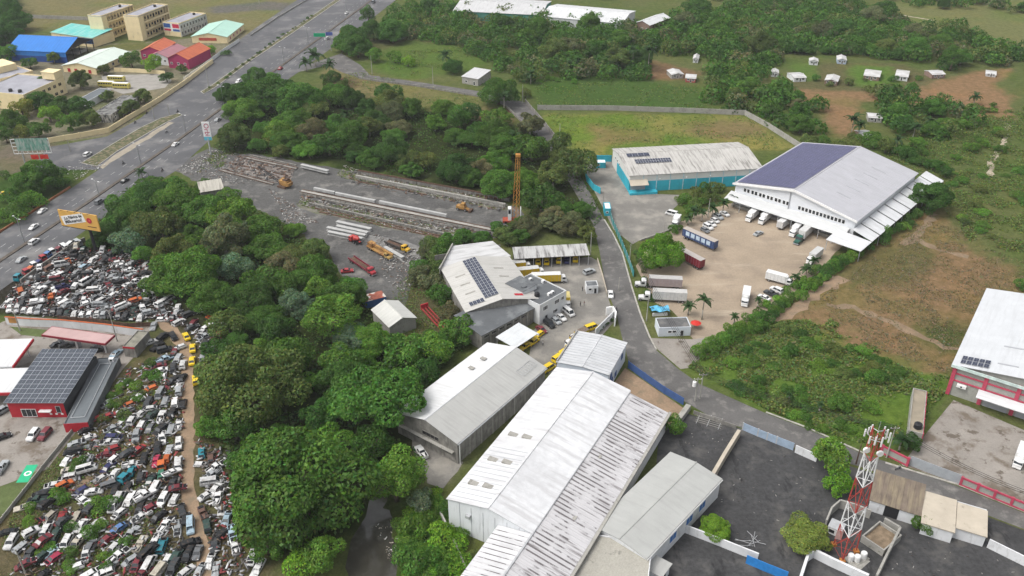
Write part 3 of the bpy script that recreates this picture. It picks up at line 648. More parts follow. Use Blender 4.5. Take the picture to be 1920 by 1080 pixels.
EC.posts([(.3, .3), (EC.L - .3, .3), (.3, EC.W - .3), (EC.L - .3, EC.W - .3), (EC.L - .3, EC.W * .5)], 3.8, STEEL)
EG = Bld('guard_booth', 'little white guard booth with dark flat roof in the courier yard', 'booth', (1100, 537), (1122, 536), (1098, 527), 2.9)
EG.flat(2.7, WHITEW, DKROOF, .25); EG.win('f', .6, 1.2, 1.2, 1.0); EG.win('f', EG.L - 1.4, 0, .9, 2.1, STEEL, DARK, name='door')

# ---- turquoise warehouse (D)
D = Bld('warehouse', 'turquoise and white warehouse with weathered ribbed roof and two rows of solar panels', 'warehouse', (1181, 329), (1430, 315), (1147, 279), 7.5)
DR = roofm('weathered_ribbed_roof', (.42, .405, .38), (.20, .19, .175), (.48, .66), 'x')
D.gable('x', 7.5, 9.6, mat('cream_upper_wall', (.58, .58, .55), .8, .05, .4), DR, rib=1.6, over=.4, rpos=.62, rw=.4, ribh=.06, rimat=roofm('ribs_of_blue_warehouse', (.46, .45, .42), (.2, .19, .17), (.5, .7), 'x'))
D.box('wall_band', -.08, D.L * 1.0, -.08, -.02, 0, 4.6, BLUEW); D.box('wall_band', -.08, -.02, -.02, D.W * .70, 0, 4.9, BLUEW)
for i in range(1, 10): D.box('pilaster', D.L * i / 10, D.L * i / 10 + .35, -.16, -.09, 0, 7.3, mat('pale_pilaster', (.4, .55, .6)))
D.p('loading_canopy', MB().slab([(-.3, -3.4, 4.3), (D.L * .13, -3.4, 4.3), (D.L * .13, -.17, 5.6), (-.3, -.17, 5.6)], .15), BEIGE)
D.box('shutter_door', D.L * .01, D.L * .12, -.2, -.14, .8, 3.9, SHUT)
D.box('loading_dock', -.2, D.L * .20, -3.2, -.2, 0, 1.0, BLUEW)
for i, s_ in enumerate((.22, .42, .60)): D.box('dock_lamp', D.L * s_, D.L * s_ + .5, -.5, -.17, 5.3, 5.6, WHITEP)
for i in range(3): D.win('l', D.W * (.55 + .12 * i), 4.9, 1.3, 1.2)
def dz(y, add=.12): return 7.5 + 2.1 * y / (D.W * .62) + add
panels(D, (D.L * .085, D.W * .30, dz(D.W * .30)), (D.L * .36, D.W * .30, dz(D.W * .30)), (D.L * .085, D.W * .42, dz(D.W * .42)), 14, 2, SOLAR, SOLFR)
panels(D, (D.L * .045, D.W * .50, dz(D.W * .50)), (D.L * .22, D.W * .50, dz(D.W * .50)), (D.L * .045, D.W * .60, dz(D.W * .60)), 4, 1, SOLAR, SOLFR)
DG = Bld('guard_booth', 'small turquoise booth with white roof against the turquoise yard wall', 'booth', (1118, 305), (1136, 305), (1116, 299), 2.6)
DG.flat(2.5, BLUEW, WHITEP, .1); DG.win('f', .5, 1.1, 1.2, .9)

# ---- big warehouse with blue solar slope (C)
C = Bld('warehouse', 'huge white warehouse with one roof slope covered in blue solar panels and truck docks', 'warehouse', (1380, 343), (1605, 413), (1515, 270), 9.5)
CR = roofm('cool_grey_roof', (.39, .39, .415), (.33, .33, .345), (.5, .8), 'y')
CW = mat('cool_white_wall', (.64, .66, .69), .7, .05, .3, dirt=(.5, .51, .52), dirt_amt=(.6, .85), dirt_map=(1, 1, .3))
C.gable('y', 9.5, 14.2, CW, CR, rib=1.2, over=.8, ribh=.03)
def cz(x, add=.1): return 9.5 + 4.7 * (x / (C.L / 2) if x < C.L / 2 else (C.L - x) / (C.L / 2)) + add
panels(C, (C.L * .005, C.W * .01, cz(C.L * .005)), (C.L * .485, C.W * .01, cz(C.L * .485)), (C.L * .005, C.W * .985, cz(C.L * .005)), 15, 44, SOLARB, SOLFR, gap=.07, stuff=True, name='solar_array')
C.p('roof_edge', MB().hexa([(-.9, -1.1, 8.9), (C.L * .5, -1.1, 13.5), (C.L * .5, -.82, 13.5), (-.9, -.82, 8.9)], [(-.9, -1.1, 9.7), (C.L * .5, -1.1, 14.4), (C.L * .5, -.82, 14.4), (-.9, -.82, 9.7)]), WHITEP)
C.p('roof_edge', MB().hexa([(C.L * .5, -1.1, 13.5), (C.L + .9, -1.1, 8.9), (C.L + .9, -.82, 8.9), (C.L * .5, -.82, 13.5)], [(C.L * .5, -1.1, 14.4), (C.L + .9, -1.1, 9.7), (C.L + .9, -.82, 9.7), (C.L * .5, -.82, 14.4)]), WHITEP)
for i in range(12): C.win('f', C.L * (.075 + .030 * i + .008 * (i // 2)), 6.9, 1.25, 1.7)
for i in range(13): C.win('f', C.L * (.545 + .0295 * i), 6.6, 1.25, 1.7)
C.p('downpipe', MB().tube((C.L * .47, -.2, 5), (C.L * .47, -.2, 12.6), .2), SHUT)
C.p('dock_canopy', MB().slab([(-1.5, -5.2, 4.2), (C.L * .97, -5.2, 4.2), (C.L * .97, -.05, 5.8), (-1.5, -.05, 5.8)], .2), roofm('dock_canopy', (.52, .53, .53), (.4, .4, .4), (.5, .8), 'y'))
for i in range(10): C.box('dock_door', C.L * (.06 + .092 * i), C.L * (.06 + .092 * i) + 2.8, -.1, -.02, 1.1, 4.3, DARK if i % 3 else SHUT)
C.box('dock_platform', 0, C.L * .97, -1.3, -.12, 0, 1.0, CONC)
C.posts([(C.L * i / 9, -4.9) for i in range(1, 9)], 4.1, STEEL, .15)
CX = C.L + 8.0
mbs = 10
for i in range(mbs):
    y0 = -2 + (C.W + 15) * i / mbs; y1 = -2 + (C.W + 15) * (i + 1) / mbs - .8
    C.slope((CX, y0, 4.4), (CX, y1, 4.4), (C.L + .3, y1, 6.6), (C.L + .3, y0, 6.6), roofm('side_canopy', (.58, .59, .60), (.42, .42, .42), (.5, .8), 'y'), name='side_canopy')
    C.p('canopy_beam', MB().hexa([(CX, y1 + .1, 3.9), (C.L + .2, y1 + .1, 6.0), (C.L + .2, y1 + .7, 6.0), (CX, y1 + .7, 3.9)], [(CX, y1 + .1, 4.2), (C.L + .2, y1 + .1, 6.3), (C.L + .2, y1 + .7, 6.3), (CX, y1 + .7, 4.2)]), DARK)
    C.p('post', MB().tube((CX - .2, y1 + .4, 0), (CX - .2, y1 + .4, 4.0), .14), STEEL)
C.p('front_canopy', MB().slab([(C.L * .9, -12, 4.6), (CX, -12, 4.4), (CX, -2.4, 4.4), (C.L * .9, -2.4, 5.2)], .2), roofm('side_canopy', (.6, .6, .6), (.4, .4, .4)))
C.posts([(C.L * .9 + .3, -11.5), (CX - .4, -11.5)], 4.3, STEEL, .15)
for i in range(5): C.p('roof_vent_slot', MB().slab([(C.L * .72, C.W * (.22 + .14 * i), cz(C.L * .72)), (C.L * .72, C.W * (.22 + .14 * i) + .45, cz(C.L * .72)), (C.L * .84, C.W * (.22 + .14 * i) + .45, cz(C.L * .84)), (C.L * .84, C.W * (.22 + .14 * i), cz(C.L * .84))], .04), SHUT)

# ---- red-framed warehouse (H)
hh = Hz(1785, 738, 683)
H = Bld('warehouse', 'white-roofed warehouse with pink-red concrete frame and shutters on its cracked yard', 'warehouse', (1791, 682), (1920, 723), (1925, 562), hh, ext=1.5)
H.gable('y', hh, hh + 3.5, mat('grey_block_wall', (.33, .33, .30), .9, .12, .6, fine=(3, .15)), roofm('cool_white_roof', (.50, .515, .53), (.42, .43, .44), (.5, .8), 'x'), over=.7, rpos=.9)
for i in range(5): H.box('column', i * 8.0 - .1, i * 8.0 + .9, -.35, -.02, 0, hh - .3, REDB)
for z_ in (hh * .48, hh * .70, hh * .90): H.box('beam', .9, H.L, -.22, -.021, z_, z_ + .45, REDB)
H.p('shutter_canopy', MB().slab([(7.4, -3.6, 4.2), (H.L, -3.6, 4.2), (H.L, -.36, 4.9), (7.4, -.36, 4.9)], .25), roofm('side_canopy', (.6, .6, .6), (.4, .4, .4)))
for i in range(4): H.box('shutter_door', 9.4 + 8 * i, 15.4 + 8 * i, -.12, -.03, 0, 3.6, SHUT)
H.box('fascia', -.7, H.L, -.95, -.72, hh - .75, hh + .1, mat('pale_green_fascia', (.5, .6, .57)))
roof_unit(H, 2.0, -.9, hh * .36, 2.4, .9, .8)
def hz_(x): return hh + 3.5 * x / (H.L * .9) + .1
panels(H, (1.0, .5, hz_(1.0)), (8.0, .5, hz_(8.0)), (1.0, 4.8, hz_(1.0)), 5, 2, SOLAR, SOLFR, gap=.1)
H.p('roof_slot', MB().slab([(9.5, 4.2, hz_(9.5)), (14.5, 4.2, hz_(14.5)), (14.5, 4.8, hz_(14.5)), (9.5, 4.8, hz_(9.5))], .05), SHUT)
H.p('roof_slot', MB().slab([(9.5, 14.2, hz_(9.5)), (16, 14.2, hz_(16)), (16, 14.8, hz_(16)), (9.5, 14.8, hz_(9.5))], .05), SHUT)
H2 = Bld('side_building', 'narrow low building with dusty brown roof and red frame wall beside the cracked yard', 'building', (1703, 808), (1730, 815), (1760, 740), 3)
H2.flat(3, CONC, mat('dusty_roof', (.26, .225, .17), .95, .2, .3), .3); 
for i in range(6): H2.box('column', H2.L + .02, H2.L + .25, H2.W * i / 6, H2.W * i / 6 + .5, 0, 3.3, REDB)
H2.box('beam', H2.L + .02, H2.L + .2, .5, H2.W, 2.6, 3.1, REDB); H2.box('beam', H2.L + .02, H2.L + .2, .5, H2.W, .3, .7, REDB)
tank(H2, H2.L * .6, H2.W * .12, 3.0, 1.0, 1.6)

# ---- fuel station
GSB = Bld('station_shop', 'bright red station shop topped by a tilted deck of solar panels', 'shop', (14, 757), (118, 757), (88, 668), 4.6)
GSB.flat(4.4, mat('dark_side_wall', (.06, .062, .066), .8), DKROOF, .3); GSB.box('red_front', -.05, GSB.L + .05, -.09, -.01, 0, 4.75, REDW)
pz = 6.2
a_ = GSB.loc(13, 750, 5.2); b_ = GSB.loc(117, 749, 5.2); c_ = GSB.loc(86, 667, 6.8); wv = c_[1]
panels(GSB, (-.5, -.8, 5.3), (GSB.L + .8, -.8, 5.3), (-.5, GSB.W + .6, 6.6), 8, 12, mat('grey_solar_cell', (.045, .055, .072), .35, .2, .4, spec=.5), SOLFR, gap=.03)
GSB.posts([(x_, y_) for x_ in (.5, GSB.L * .5, GSB.L - .5) for y_ in (.5, GSB.W * .5, GSB.W - .5)], 5.2, STEEL, .1, 4.4)
GSB.win('f', 3.0, .3, 4.0, 2.6, WHITEP, GLASS, 2, off=.1); GSB.box('awning', 8.2, 11.4, -1.2, -.1, 2.5, 2.75, WHITEP); GSB.win('f', 12.5, 1.6, 1.3, 2.3, STEEL, GLASS, 0, off=.1)
for i in range(3): GSB.box('meter_box', 10.5 + 1.5 * i, 11.1 + 1.5 * i, -.2, -.1, 1.0, 1.5, WHITEP)
GS2 = Bld('station_annex', 'dark flat-roofed annex wedged between the red station shop and the scrapyard fence', 'building', (118, 792), (163, 789), (188, 668), 3.4)
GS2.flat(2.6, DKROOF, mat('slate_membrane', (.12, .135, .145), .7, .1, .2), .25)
mb = MB()
q = [(1, 2.5), (GS2.L - 1.5, 2.5), (GS2.L - 1.5, GS2.W - 3), (1.5, GS2.W - 3)]
for i in range(4): mb.tube((*q[i], 2.85), (*q[(i + 1) % 4], 2.85), .09, n=5)
GS2.p('roof_pipe', mb, STEEL); GS2.box('red_front', -.05, GS2.L + .05, -.08, -.01, 0, 2.9, REDW); roof_unit(GS2, GS2.L * .6, GS2.W * .93, 2.6, 1.4, 1, 1)
GSC = Bld('pump_canopy', 'dusty pink fuel canopy with maroon fascia beneath the scrapyard wall', 'canopy', (77, 628), (197, 645), (107, 613), 5.2)
GSC.box('canopy_slab', 0, GSC.L, 0, GSC.W, 4.6, 5.2, mat('maroon_fascia', (.20, .018, .03), .5, .1, .4)); GSC.box('canopy_roof', .25, GSC.L - .25, .25, GSC.W - .25, 5.2, 5.25, mat('dusty_pink_roof', (.42, .29, .28), .9, .1, .3))
GSC.posts([(GSC.L * i / 4, GSC.W * .5) for i in (.6, 1.7, 2.8, 3.5)], 4.6, WHITEP, .25)
for i in (.6, 1.7, 2.8): GSC.box('fuel_pump', GSC.L * i / 4 - .5, GSC.L * i / 4 + .5, GSC.W * .5 + .6, GSC.W * .5 + 1.3, .05, 1.9, SHUT)
GSW = Bld('station_canopy', 'white canopy roof with a red edge cut by the picture side, the upper of two', 'canopy', (-70, 690), (22, 687), (-20, 637), 5.6)
GSW.box('canopy_roof', 0, GSW.L, 0, GSW.W, 5.2, 5.6, WROOF); GSW.box('red_edge', GSW.L + .01, GSW.L + .3, 0, GSW.W, 4.7, 5.5, REDW); GSW.posts([(GSW.L * .85, 1), (GSW.L * .85, GSW.W - 1)], 5.2, WHITEP, .25)
GSV = Bld('station_canopy', 'white canopy roof with a red edge cut by the picture side, the lower of two', 'canopy', (-70, 738), (25, 735), (-30, 692), 5.0)
GSV.box('canopy_roof', 0, GSV.L, 0, GSV.W, 4.6, 5.0, WROOF); GSV.box('red_edge', 0, GSV.L, -.3, -.01, 4.1, 4.9, REDW); GSV.posts([(GSV.L * .85, 1), (GSV.L * .85, GSV.W - 1)], 4.6, WHITEP, .25)
GK = Bld('store_room', 'narrow mossy-roofed concrete store with a red stripe beside the pink fuel canopy', 'building', (230, 650), (252, 652), (247, 619), 3.6)
GK.flat(3.5, CONCD, mat('mossy_slab', (.22, .21, .17), .95, .3, .5, dirt=(.1, .1, .08)), .25); GK.box('red_stripe', -.05, GK.L, -.06, -.01, 3.1, 3.7, REDW)

# ---- precast yard sheds
PS = Bld('work_shed', 'pale gable shed with blank concrete gable standing among the trees beside the blue container', 'shed', (730, 612), (779, 595), (696, 581), 4.2)
PS.gable('y', 4.2, 6.0, CONC, roofm('pale_shed_roof', (.50, .50, .47), (.38, .38, .36), (.5, .8), 'y'), over=.4, rib=1.0, ribh=.03)
PC = Bld('shipping_container', 'blue shipping container with a rust-red roof beside the pale gable shed', 'container', (686, 566), (724, 556), (683, 553), 2.7)
CB = mat('container_blue', (.035, .10, .26), .6, .2, .6)
PC.walls(.1, 2.6, CB, .1); PC.box('roof', 0, PC.L, 0, PC.W, 2.6, 2.72, mat('rust_roof', (.28, .09, .06), .9, .4, .6, dirt=(.5, .47, .42), dirt_amt=(.5, .56), dirt_scale=.25))
mb = MB()
for i in range(18): mb.box(PC.L * (i + .2) / 18, PC.L * (i + .7) / 18, -.06, 0, .2, 2.5)
PC.p('corrugation', mb, CB)['kind'] = 'stuff'
PT = Bld('lean_shed', 'grey ribbed tin roof half under trees at the highway edge of the precast yard', 'shed', (376, 360), (420, 353), (392, 341), 3)
PT.walls(0, 2.8, CONCD); PT.slope((-.3, -.3, 2.9), (PT.L, -.3, 2.9), (PT.L, PT.W, 3.8), (-.3, PT.W, 3.8), roofm('old_tin', (.40, .38, .33), (.22, .2, .17), (.5, .7), 'x'), rib=1.3, rh=.1, rw=.4)

# ---- school compound
def gallery_block(name, label, p0, p1, p3, h, floors=3, ext=1.):
    b = Bld(name, label, 'school', p0, p1, p3, h, ext); fh = h / floors
    b.walls(0, h, CREAM, .25, 'fbl'); b.box('roof', 0, b.L, 0, b.W, h, h + .25, mat('school_roof', (.30, .30, .33), .9, .15, .2)); b.walls(h + .26, h + .9, CREAM, .2)
    b.box('core_wall', b.L * .62, b.L * .65, 1, b.W - .3, 0, h, CREAM)
    b.box('end_wall', b.L * .3, b.L, 0.26, 4.5, 0, h, CREAM)
    for k in range(floors):
        b.box('gallery_floor', b.L * .65, b.L + .05, 4.6, b.W - .3, k * fh + .05, k * fh + .3, CREAM)
        b.box('balustrade', b.L - .1, b.L + .1, 4.6, b.W - .3, k * fh + .31, k * fh + 1.15, CREAM)
        for j in range(9):
            yy = 5 + (b.W - 6) * j / 9; o = b.box('door' if j % 2 else 'classroom_window', b.L * .655, b.L * .67, yy, yy + 1.6, k * fh + (.4 if j % 2 else 1.2), k * fh + 2.5, DARK)
    for j in range(10): b.box('gallery_column', b.L - .25, b.L + .02, 4.6 + (b.W - 5.2) * j / 9, 5.0 + (b.W - 5.2) * j / 9, 0.01, h - .02, CREAM)
    tank(b, b.L * .5, b.W * .8, h + .3, .9, 1.4); return b
hs1 = Hz(172, 75, 30)
gallery_block('school_block', 'cream three-storey school block with open galleries, the one nearer the turquoise roof', (164, 30), (190, 32), (240, 10), hs1)
gallery_block('school_block', 'cream three-storey school block with open galleries, the one nearer the flag mural', (231, 30), (259, 32), (311, 10), hs1)
SB = Bld('school_block', 'two-storey white school block with a four-part flag mural on its end wall', 'school', (305, 43), (336, 46), (365, 25), 8)
SB.walls(0, 8, mat('pale_grey_wall', (.5, .5, .48)), .25); SB.box('roof', 0, SB.L, 0, SB.W, 8, 8.25, mat('school_roof', (.3, .3, .33))); SB.walls(8.26, 8.9, CREAM, .2)
for k in range(2):
    for j in range(9): SB.win('r', SB.W * (j + .25) / 9.2, 1.0 + 4 * k, SB.W / 17, 2.2, WHITEP, GLASS, 1)
for j in range(10): SB.box('column', SB.L + .02, SB.L + .4, SB.W * j / 9.2, SB.W * j / 9.2 + .35, 0, 8, mat('pale_grey_wall', (.5, .5, .48)))
FB = mat('mural_blue', (.03, .10, .32), .7); FR = mat('mural_red', (.50, .03, .07), .7)
SB.box('base_band', -.05, SB.L, -.1, -.02, 0, 3.0, CREAM); L_ = SB.L
SB.box('mural_white', .3, L_ - .3, -.08, -.02, 3.1, 8.2, WHITEP)
for x0, x1, z0, z1, m_ in ((.5, L_ * .44, 5.4, 8.0, FB), (L_ * .56, L_ - .5, 5.4, 8.0, FR), (.5, L_ * .44, 3.3, 4.7, FR), (L_ * .56, L_ - .5, 3.3, 4.7, FB)): SB.box('mural_quarter', x0, x1, -.12, -.085, z0, z1, m_)
tank(SB, SB.L * .5, SB.W * .85, 8.25, .9, 1.3)
MINT = roofm('mint_roof', (.36, .56, .47), (.29, .46, .4), (.5, .8), 'y')
M1 = Bld('school_hall', 'low hall with mint green gable roof beside the highway service road', 'building', (359, 68), (425, 69), (398, 44), 4.2)
M1.gable('y', 4.2, 6.6, CREAM, MINT, over=.5, rib=2, ribh=.04); M1.box('red_sign', M1.L * .2, M1.L * .7, -.15, -.05, 1.6, 3.4, mat('sign_red', (.42, .08, .05)))
for i in range(4): M1.win('r', M1.W * (.15 + .2 * i), 1, 2, 2, WHITEP, REDW)
M2 = Bld('school_hall', 'low hall with whitish mint gable roof in front of the blue sports hall', 'building', (117, 122), (179, 127), (168, 92), 4.0)
M2.gable('y', 4.0, 6.2, CREAM, roofm('pale_mint_roof', (.55, .62, .56), (.45, .5, .46), (.5, .8), 'y'), over=.6, rib=2, ribh=.04)
for i in range(4): M2.win('f', M2.L * (.12 + .21 * i), .2, 2.2, 2.4, CREAM, REDW)
for i in range(5): M2.win('r', M2.W * (.1 + .17 * i), 1, 2, 1.8, WHITEP, GLASS)
BH = Bld('sports_hall', 'open-sided sports hall with a large bright blue gable roof', 'sports hall', (12, 93), (122, 98), (70, 69), 6.5)
BLR = roofm('bright_blue_roof', (.022, .17, .52), (.018, .13, .40), (.5, .8), 'x')
BH.gable('x', 6.5, 11.5, BLR, BLR, rib=2.0, over=.4, wallz=3.5, sides='fb', gm=DARK, ribh=.05)
BH.box('base_wall', 0, BH.L, .0, .2, 0, 3.4, mat('dark_blue_wall', (.015, .06, .25)))
BH.posts([(x_, y_) for x_ in (.3, BH.L - .3) for y_ in (.5, BH.W * .25, BH.W * .5, BH.W * .75, BH.W - .5)], 6.5, DARK, .25)
BH.box('bleacher', BH.L * .3, BH.L * .9, BH.W * .6, BH.W * .9, 0, 1.6, CONC)
TQ = Bld('school_hall', 'turquoise sheet-roofed building between the blue sports hall and cream school block', 'building', (95, 60), (172, 71), (128, 47), 6)
TQ.walls(0, 6, CREAM); TQ.slope((-.4, -.4, 5.9), (TQ.L + .4, -.4, 5.9), (TQ.L + .4, TQ.W, 7.6), (-.4, TQ.W, 7.6), roofm('turquoise_roof', (.10, .46, .42), (.28, .52, .48), (.46, .6), 'x'), rib=2)
ORR = roofm('orange_tile_roof', (.50, .135, .06), (.36, .08, .05), (.45, .7), 'y')
MAG = mat('magenta_wall', (.34, .035, .11), .8, .1, .5)
def house(label, p0, p1, p3, h, rh, wm, rm, ax='y', name='house', wins=3, cat='house', over=.5, group=None):
    b = Bld(name, label, cat, p0, p1, p3, h, group=group); b.gable(ax, h, rh, wm, rm, over=over)
    for i in range(wins):
        b.win('f', b.L * (i + .3) / wins, h * .38, min(1.5, b.L / wins * .5), 1.3, WHITEP, GLASS, 1)
    b.win('f', b.L * .46, 0, .9, 2.0, WHITEP, DARK, name='door'); return b
house('gabled playhouse-like school house, orange roof and magenta walls nearest the road', (314, 108), (352, 111), (335, 86), 6, 9, MAG, ORR, wins=3)
house('school house with faded pink-grey roof and white porch joining two orange roofs', (279, 104), (314, 107), (300, 86), 5, 7.2, WHITEW, roofm('faded_pink_roof', (.36, .16, .18), (.25, .16, .18), (.45, .7), 'y'))
house('small school house with orange gable roof behind the faded pink roof', (263, 95), (302, 96), (276, 78), 5.5, 8.2, MAG, ORR)
house('low orange-roofed arcade along the school railings', (362, 112), (392, 96), (350, 108), 3.2, 4.4, mat('arcade_white', (.5, .42, .4)), ORR, ax='x', name='arcade', wins=5, cat='building')
cb = Bld('school_block', 'cream two-storey block with grey roof and cube-shaped stair head at the left edge', 'school', (-45, 172), (44, 180), (20, 138), 8)
cb.flat(8, CREAM, mat('school_roof', (.3, .3, .33)), .7)
for k in range(2):
    for j in range(7): cb.win('r', cb.W * (j + .2) / 7.5, 1 + 4 * k, cb.W / 13, 1.8, CREAM, GLASS, 1)
cb.box('stair_head', cb.L * .72, cb.L - .1, cb.W * .80, cb.W, 8.8, 12.5, CREAM); cb.box('stair_roof', cb.L * .71, cb.L, cb.W * .79, cb.W + .1, 12.51, 12.7, CREAM); tank(cb, cb.L * .6, cb.W * .15, 8.1, 1, 1.4); tank(cb, cb.L * .8, cb.W * .15, 8.1, 1, 1.4)
cc = Bld('school_block', 'cream gallery block farther back at the left edge with a row of open bays', 'school', (-60, 165), (62, 134), (-60, 128), 7)
cc.flat(7, CREAM, mat('school_roof', (.3, .3, .33)), .6)
for k in range(2):
    for j in range(12): cc.win('f', cc.L * (j + .2) / 12.4, .9 + 3.4 * k, cc.L / 18, 2.0, CREAM, DARK)
cc.box('stair_head', cc.L * .62, cc.L * .92, cc.W * .3, cc.W * .7, 7.1, 10.6, CREAM)
lg = Bld('school_outbuilding', 'low grey-roofed outbuilding among trees in front of the parked buses', 'building', (164, 190), (207, 167), (151, 184), 3.5)
lg.flat(3.5, WHITEW, mat('slate_membrane', (.12, .13, .14)), .15)
ls = Bld('school_outbuilding', 'long low building with black mould-streaked side by the cream compound wall', 'building', (207, 216), (262, 180), (191, 203), 4)
MOULD = mat('mould_streaked', (.42, .41, .38), .95, .15, .4, dirt=(.05, .052, .05), dirt_amt=(.44, .6), dirt_map=(1, 1, .35), dirt_scale=1.2)
ls.flat(4, MOULD, mat('mouldy_roof', (.2, .2, .19), .95, .3, .3, dirt=(.05, .05, .05), dirt_amt=(.45, .6)), .2)
for i in range(5): ls.win('f', ls.L * (.1 + .18 * i), 1.2, 1.6, 1.2)

# ---- far buildings and village houses
fa = Bld('far_shed', 'long far shed with dull white roof and green side wall at the top edge', 'shed', (850, 20), (1015, 28), (858, -6), 6)
fa.gable('x', 6, 8.5, mat('green_shed_wall', (.08, .25, .2)), roofm('dull_white_roof', (.5, .5, .5), (.36, .36, .36), (.5, .8), 'x'), rib=3)
fb = Bld('far_shed', 'long far shed with bright white roof behind the top tree line', 'shed', (1014, 30), (1166, 44), (1026, 6), 6)
fb.gable('x', 6, 8.5, WHITEW, WROOF, rib=3)
fc = house('short far building with white roof at the end of the bright white shed', (1191, 42), (1218, 47), (1196, 22), 6, 8, mat('brick_brown', (.22, .15, .12)), WROOF, wins=3, cat='building')
fd = Bld('far_shed', 'small concrete shed with grey lean roof by the narrow lane', 'shed', (866, 143), (896, 148), (871, 127), 4)
fd.walls(0, 4, CONC); fd.slope((-.3, -.3, 4), (fd.L + .3, -.3, 4), (fd.L + .3, fd.W, 5.2), (-.3, fd.W, 5.2), roofm('dull_white_roof', (.5, .5, .5), (.36, .36, .36)), rib=2); fd.win('f', 2, 1, 1.5, 1.2); fd.win('f', fd.L - 3, 0, 1.2, 2.2, name='door')
BRK = mat('brick_brown', (.22, .15, .12)); TINW = roofm('village_tin', (.52, .52, .52), (.30, .28, .25), (.46, .66), 'y', .15)
def cottage(label, cx, cy, wpx, dpx, h=2.4, rh=3.2, wm=None, ax=None, ang=None):
    ax = ax or random.choice('xy'); ang = random.choice((26, 12, -8, 20)) if ang is None else ang; wpx *= random.uniform(.68, .95); dpx *= .85
    w = wpx / 2; p0 = (cx - w, cy + 4); p1 = (cx + w * .8, cy + 4 + w * math.tan(R(ang)) * .6); p3 = (cx - w + 2, cy + 4 - dpx)
    return house(label, p0, p1, p3, h, rh, wm or WHITEW, TINW, ax, name='cottage', wins=2, cat='house', over=.3, group='village houses on the right')
cottage('white village cottage with grey-white tin roof half hidden by a bush', 1502, 142, 34, 12)
cottage('open-fronted brown village shelter with white tin roof', 1560, 146, 28, 12, wm=BRK)
cottage('brown-walled village cottage with bright white gable roof on a lawn', 1636, 137, 34, 14, wm=BRK)
cottage('white village cottage with white gable roof on bare soil', 1692, 138, 36, 14)
cottage('dark weathered village cottage with grey tin roof under trees', 1762, 136, 32, 10, wm=BRK)
cottage('tiny white roof slab beside the orange dirt clearing', 1859, 135, 24, 9, h=1.2, rh=1.5)
cottage('low whitish village hut at the wood edge', 1527, 110, 22, 6)
cottage('blue-grey two-window village hut with white roof at the wood edge', 1580, 108, 26, 9, wm=mat('pale_blue_wall', (.35, .42, .52)))
cottage('small white hut roof among leaves at the village end', 1454, 132, 18, 7)
cottage('village cottage with corrugated roof and grey walls beside royal palms', 1272, 136, 28, 11, wm=CONC)
cottage('red-doored village cottage with white roof next to the grey cottage', 1296, 142, 22, 9, wm=mat('village_red', (.35, .08, .07)))
cottage('lone white village roof above the royal palms', 1229, 85, 22, 6)
cottage('white village roof peeking out behind a leafy tree', 1305, 106, 14, 9)
cottage('long low village hut with pale roof by palms', 1643, 216, 30, 10, wm=CONC)
cottage('white hut in shade behind the dry trees', 1420, 74, 20, 8)
cottage('half-ruined village hut with patchy rusty roof between palms', 1626, 250, 24, 12, wm=BRK)

# ---- gate house of the truck yard
GH = Bld('gate_house', 'small white gate house with dark flat roof at the truck yard entrance', 'building', (1236, 615), (1296, 613), (1234, 596), 3.2)
GH.flat(3.0, mat('gate_white', (.56, .60, .64), .8, .06, .5), mat('dark_flat_roof', (.11, .11, .11), .9, .25, .4, dirt=(.2, .19, .17)), .25)
GH.win('f', GH.L * .28, 1.2, 1.3, 1.0); GH.win('f', GH.L * .42, 1.2, 1.3, 1.0); GH.win('f', GH.L * .68, 0, 1.0, 2.1, STEEL, DARK, name='door')
# ---- roofs beside the tower
RB = Bld('workshop', 'low workshop with rust-brown streaked roof along the lane by the mast', 'building', (1633, 936), (1728, 966), (1646, 884), 3.6)
RB.walls(0, 3.5, WHITEW); RB.slope((-.3, -.3, 3.5), (RB.L, -.3, 3.5), (RB.L, RB.W, 4.1), (-.3, RB.W, 4.1), BROWNR, rib=1.1, rh=.06)
RB.box('doorway', RB.L * .30, RB.L * .58, -.06, -.01, 0, 3.2, DARK)
RC = Bld('workshop', 'low building with stained beige slab roof next to the rust-brown roof', 'building', (1730, 968), (1850, 1004), (1741, 922), 3.6)
RC.walls(0, 3.3, WHITEW); RC.box('roof', -.2, RC.L * .52, -2.2, RC.W, 3.31, 3.6, BEIGE); RC.box('roof', RC.L * .53, RC.L + .2, -.3, RC.W - .5, 3.2, 3.45, BEIGE)
RC.box('wall', .2, RC.L * .5, -2.0, -1.8, 0, 3.3, WHITEW)
RD = Bld('equipment_room', 'roofless grey equipment room with rubble inside the mast compound', 'building', (1616, 1004), (1658, 1032), (1640, 970), 2.0)
RD.walls(0, 2.0, CONC, .3); RD.box('floor_rubble', .3, RD.L - .3, .3, RD.W - .3, .05, 1.2, mat('brown_rubble', (.2, .15, .1), 1, .4, .8))
RE = Bld('generator_box', 'small white generator housing in the mast compound', 'generator', (1553, 987), (1578, 998), (1562, 973), 2)
RE.box('housing', 0, RE.L, 0, RE.W, .1, 2, WHITEP); RE.box('vent', .3, RE.L * .5, -.05, -.005, .6, 1.5, DARK); RE.box('lid', -.1, RE.L + .1, -.1, RE.W + .1, 2.01, 2.12, STEEL)

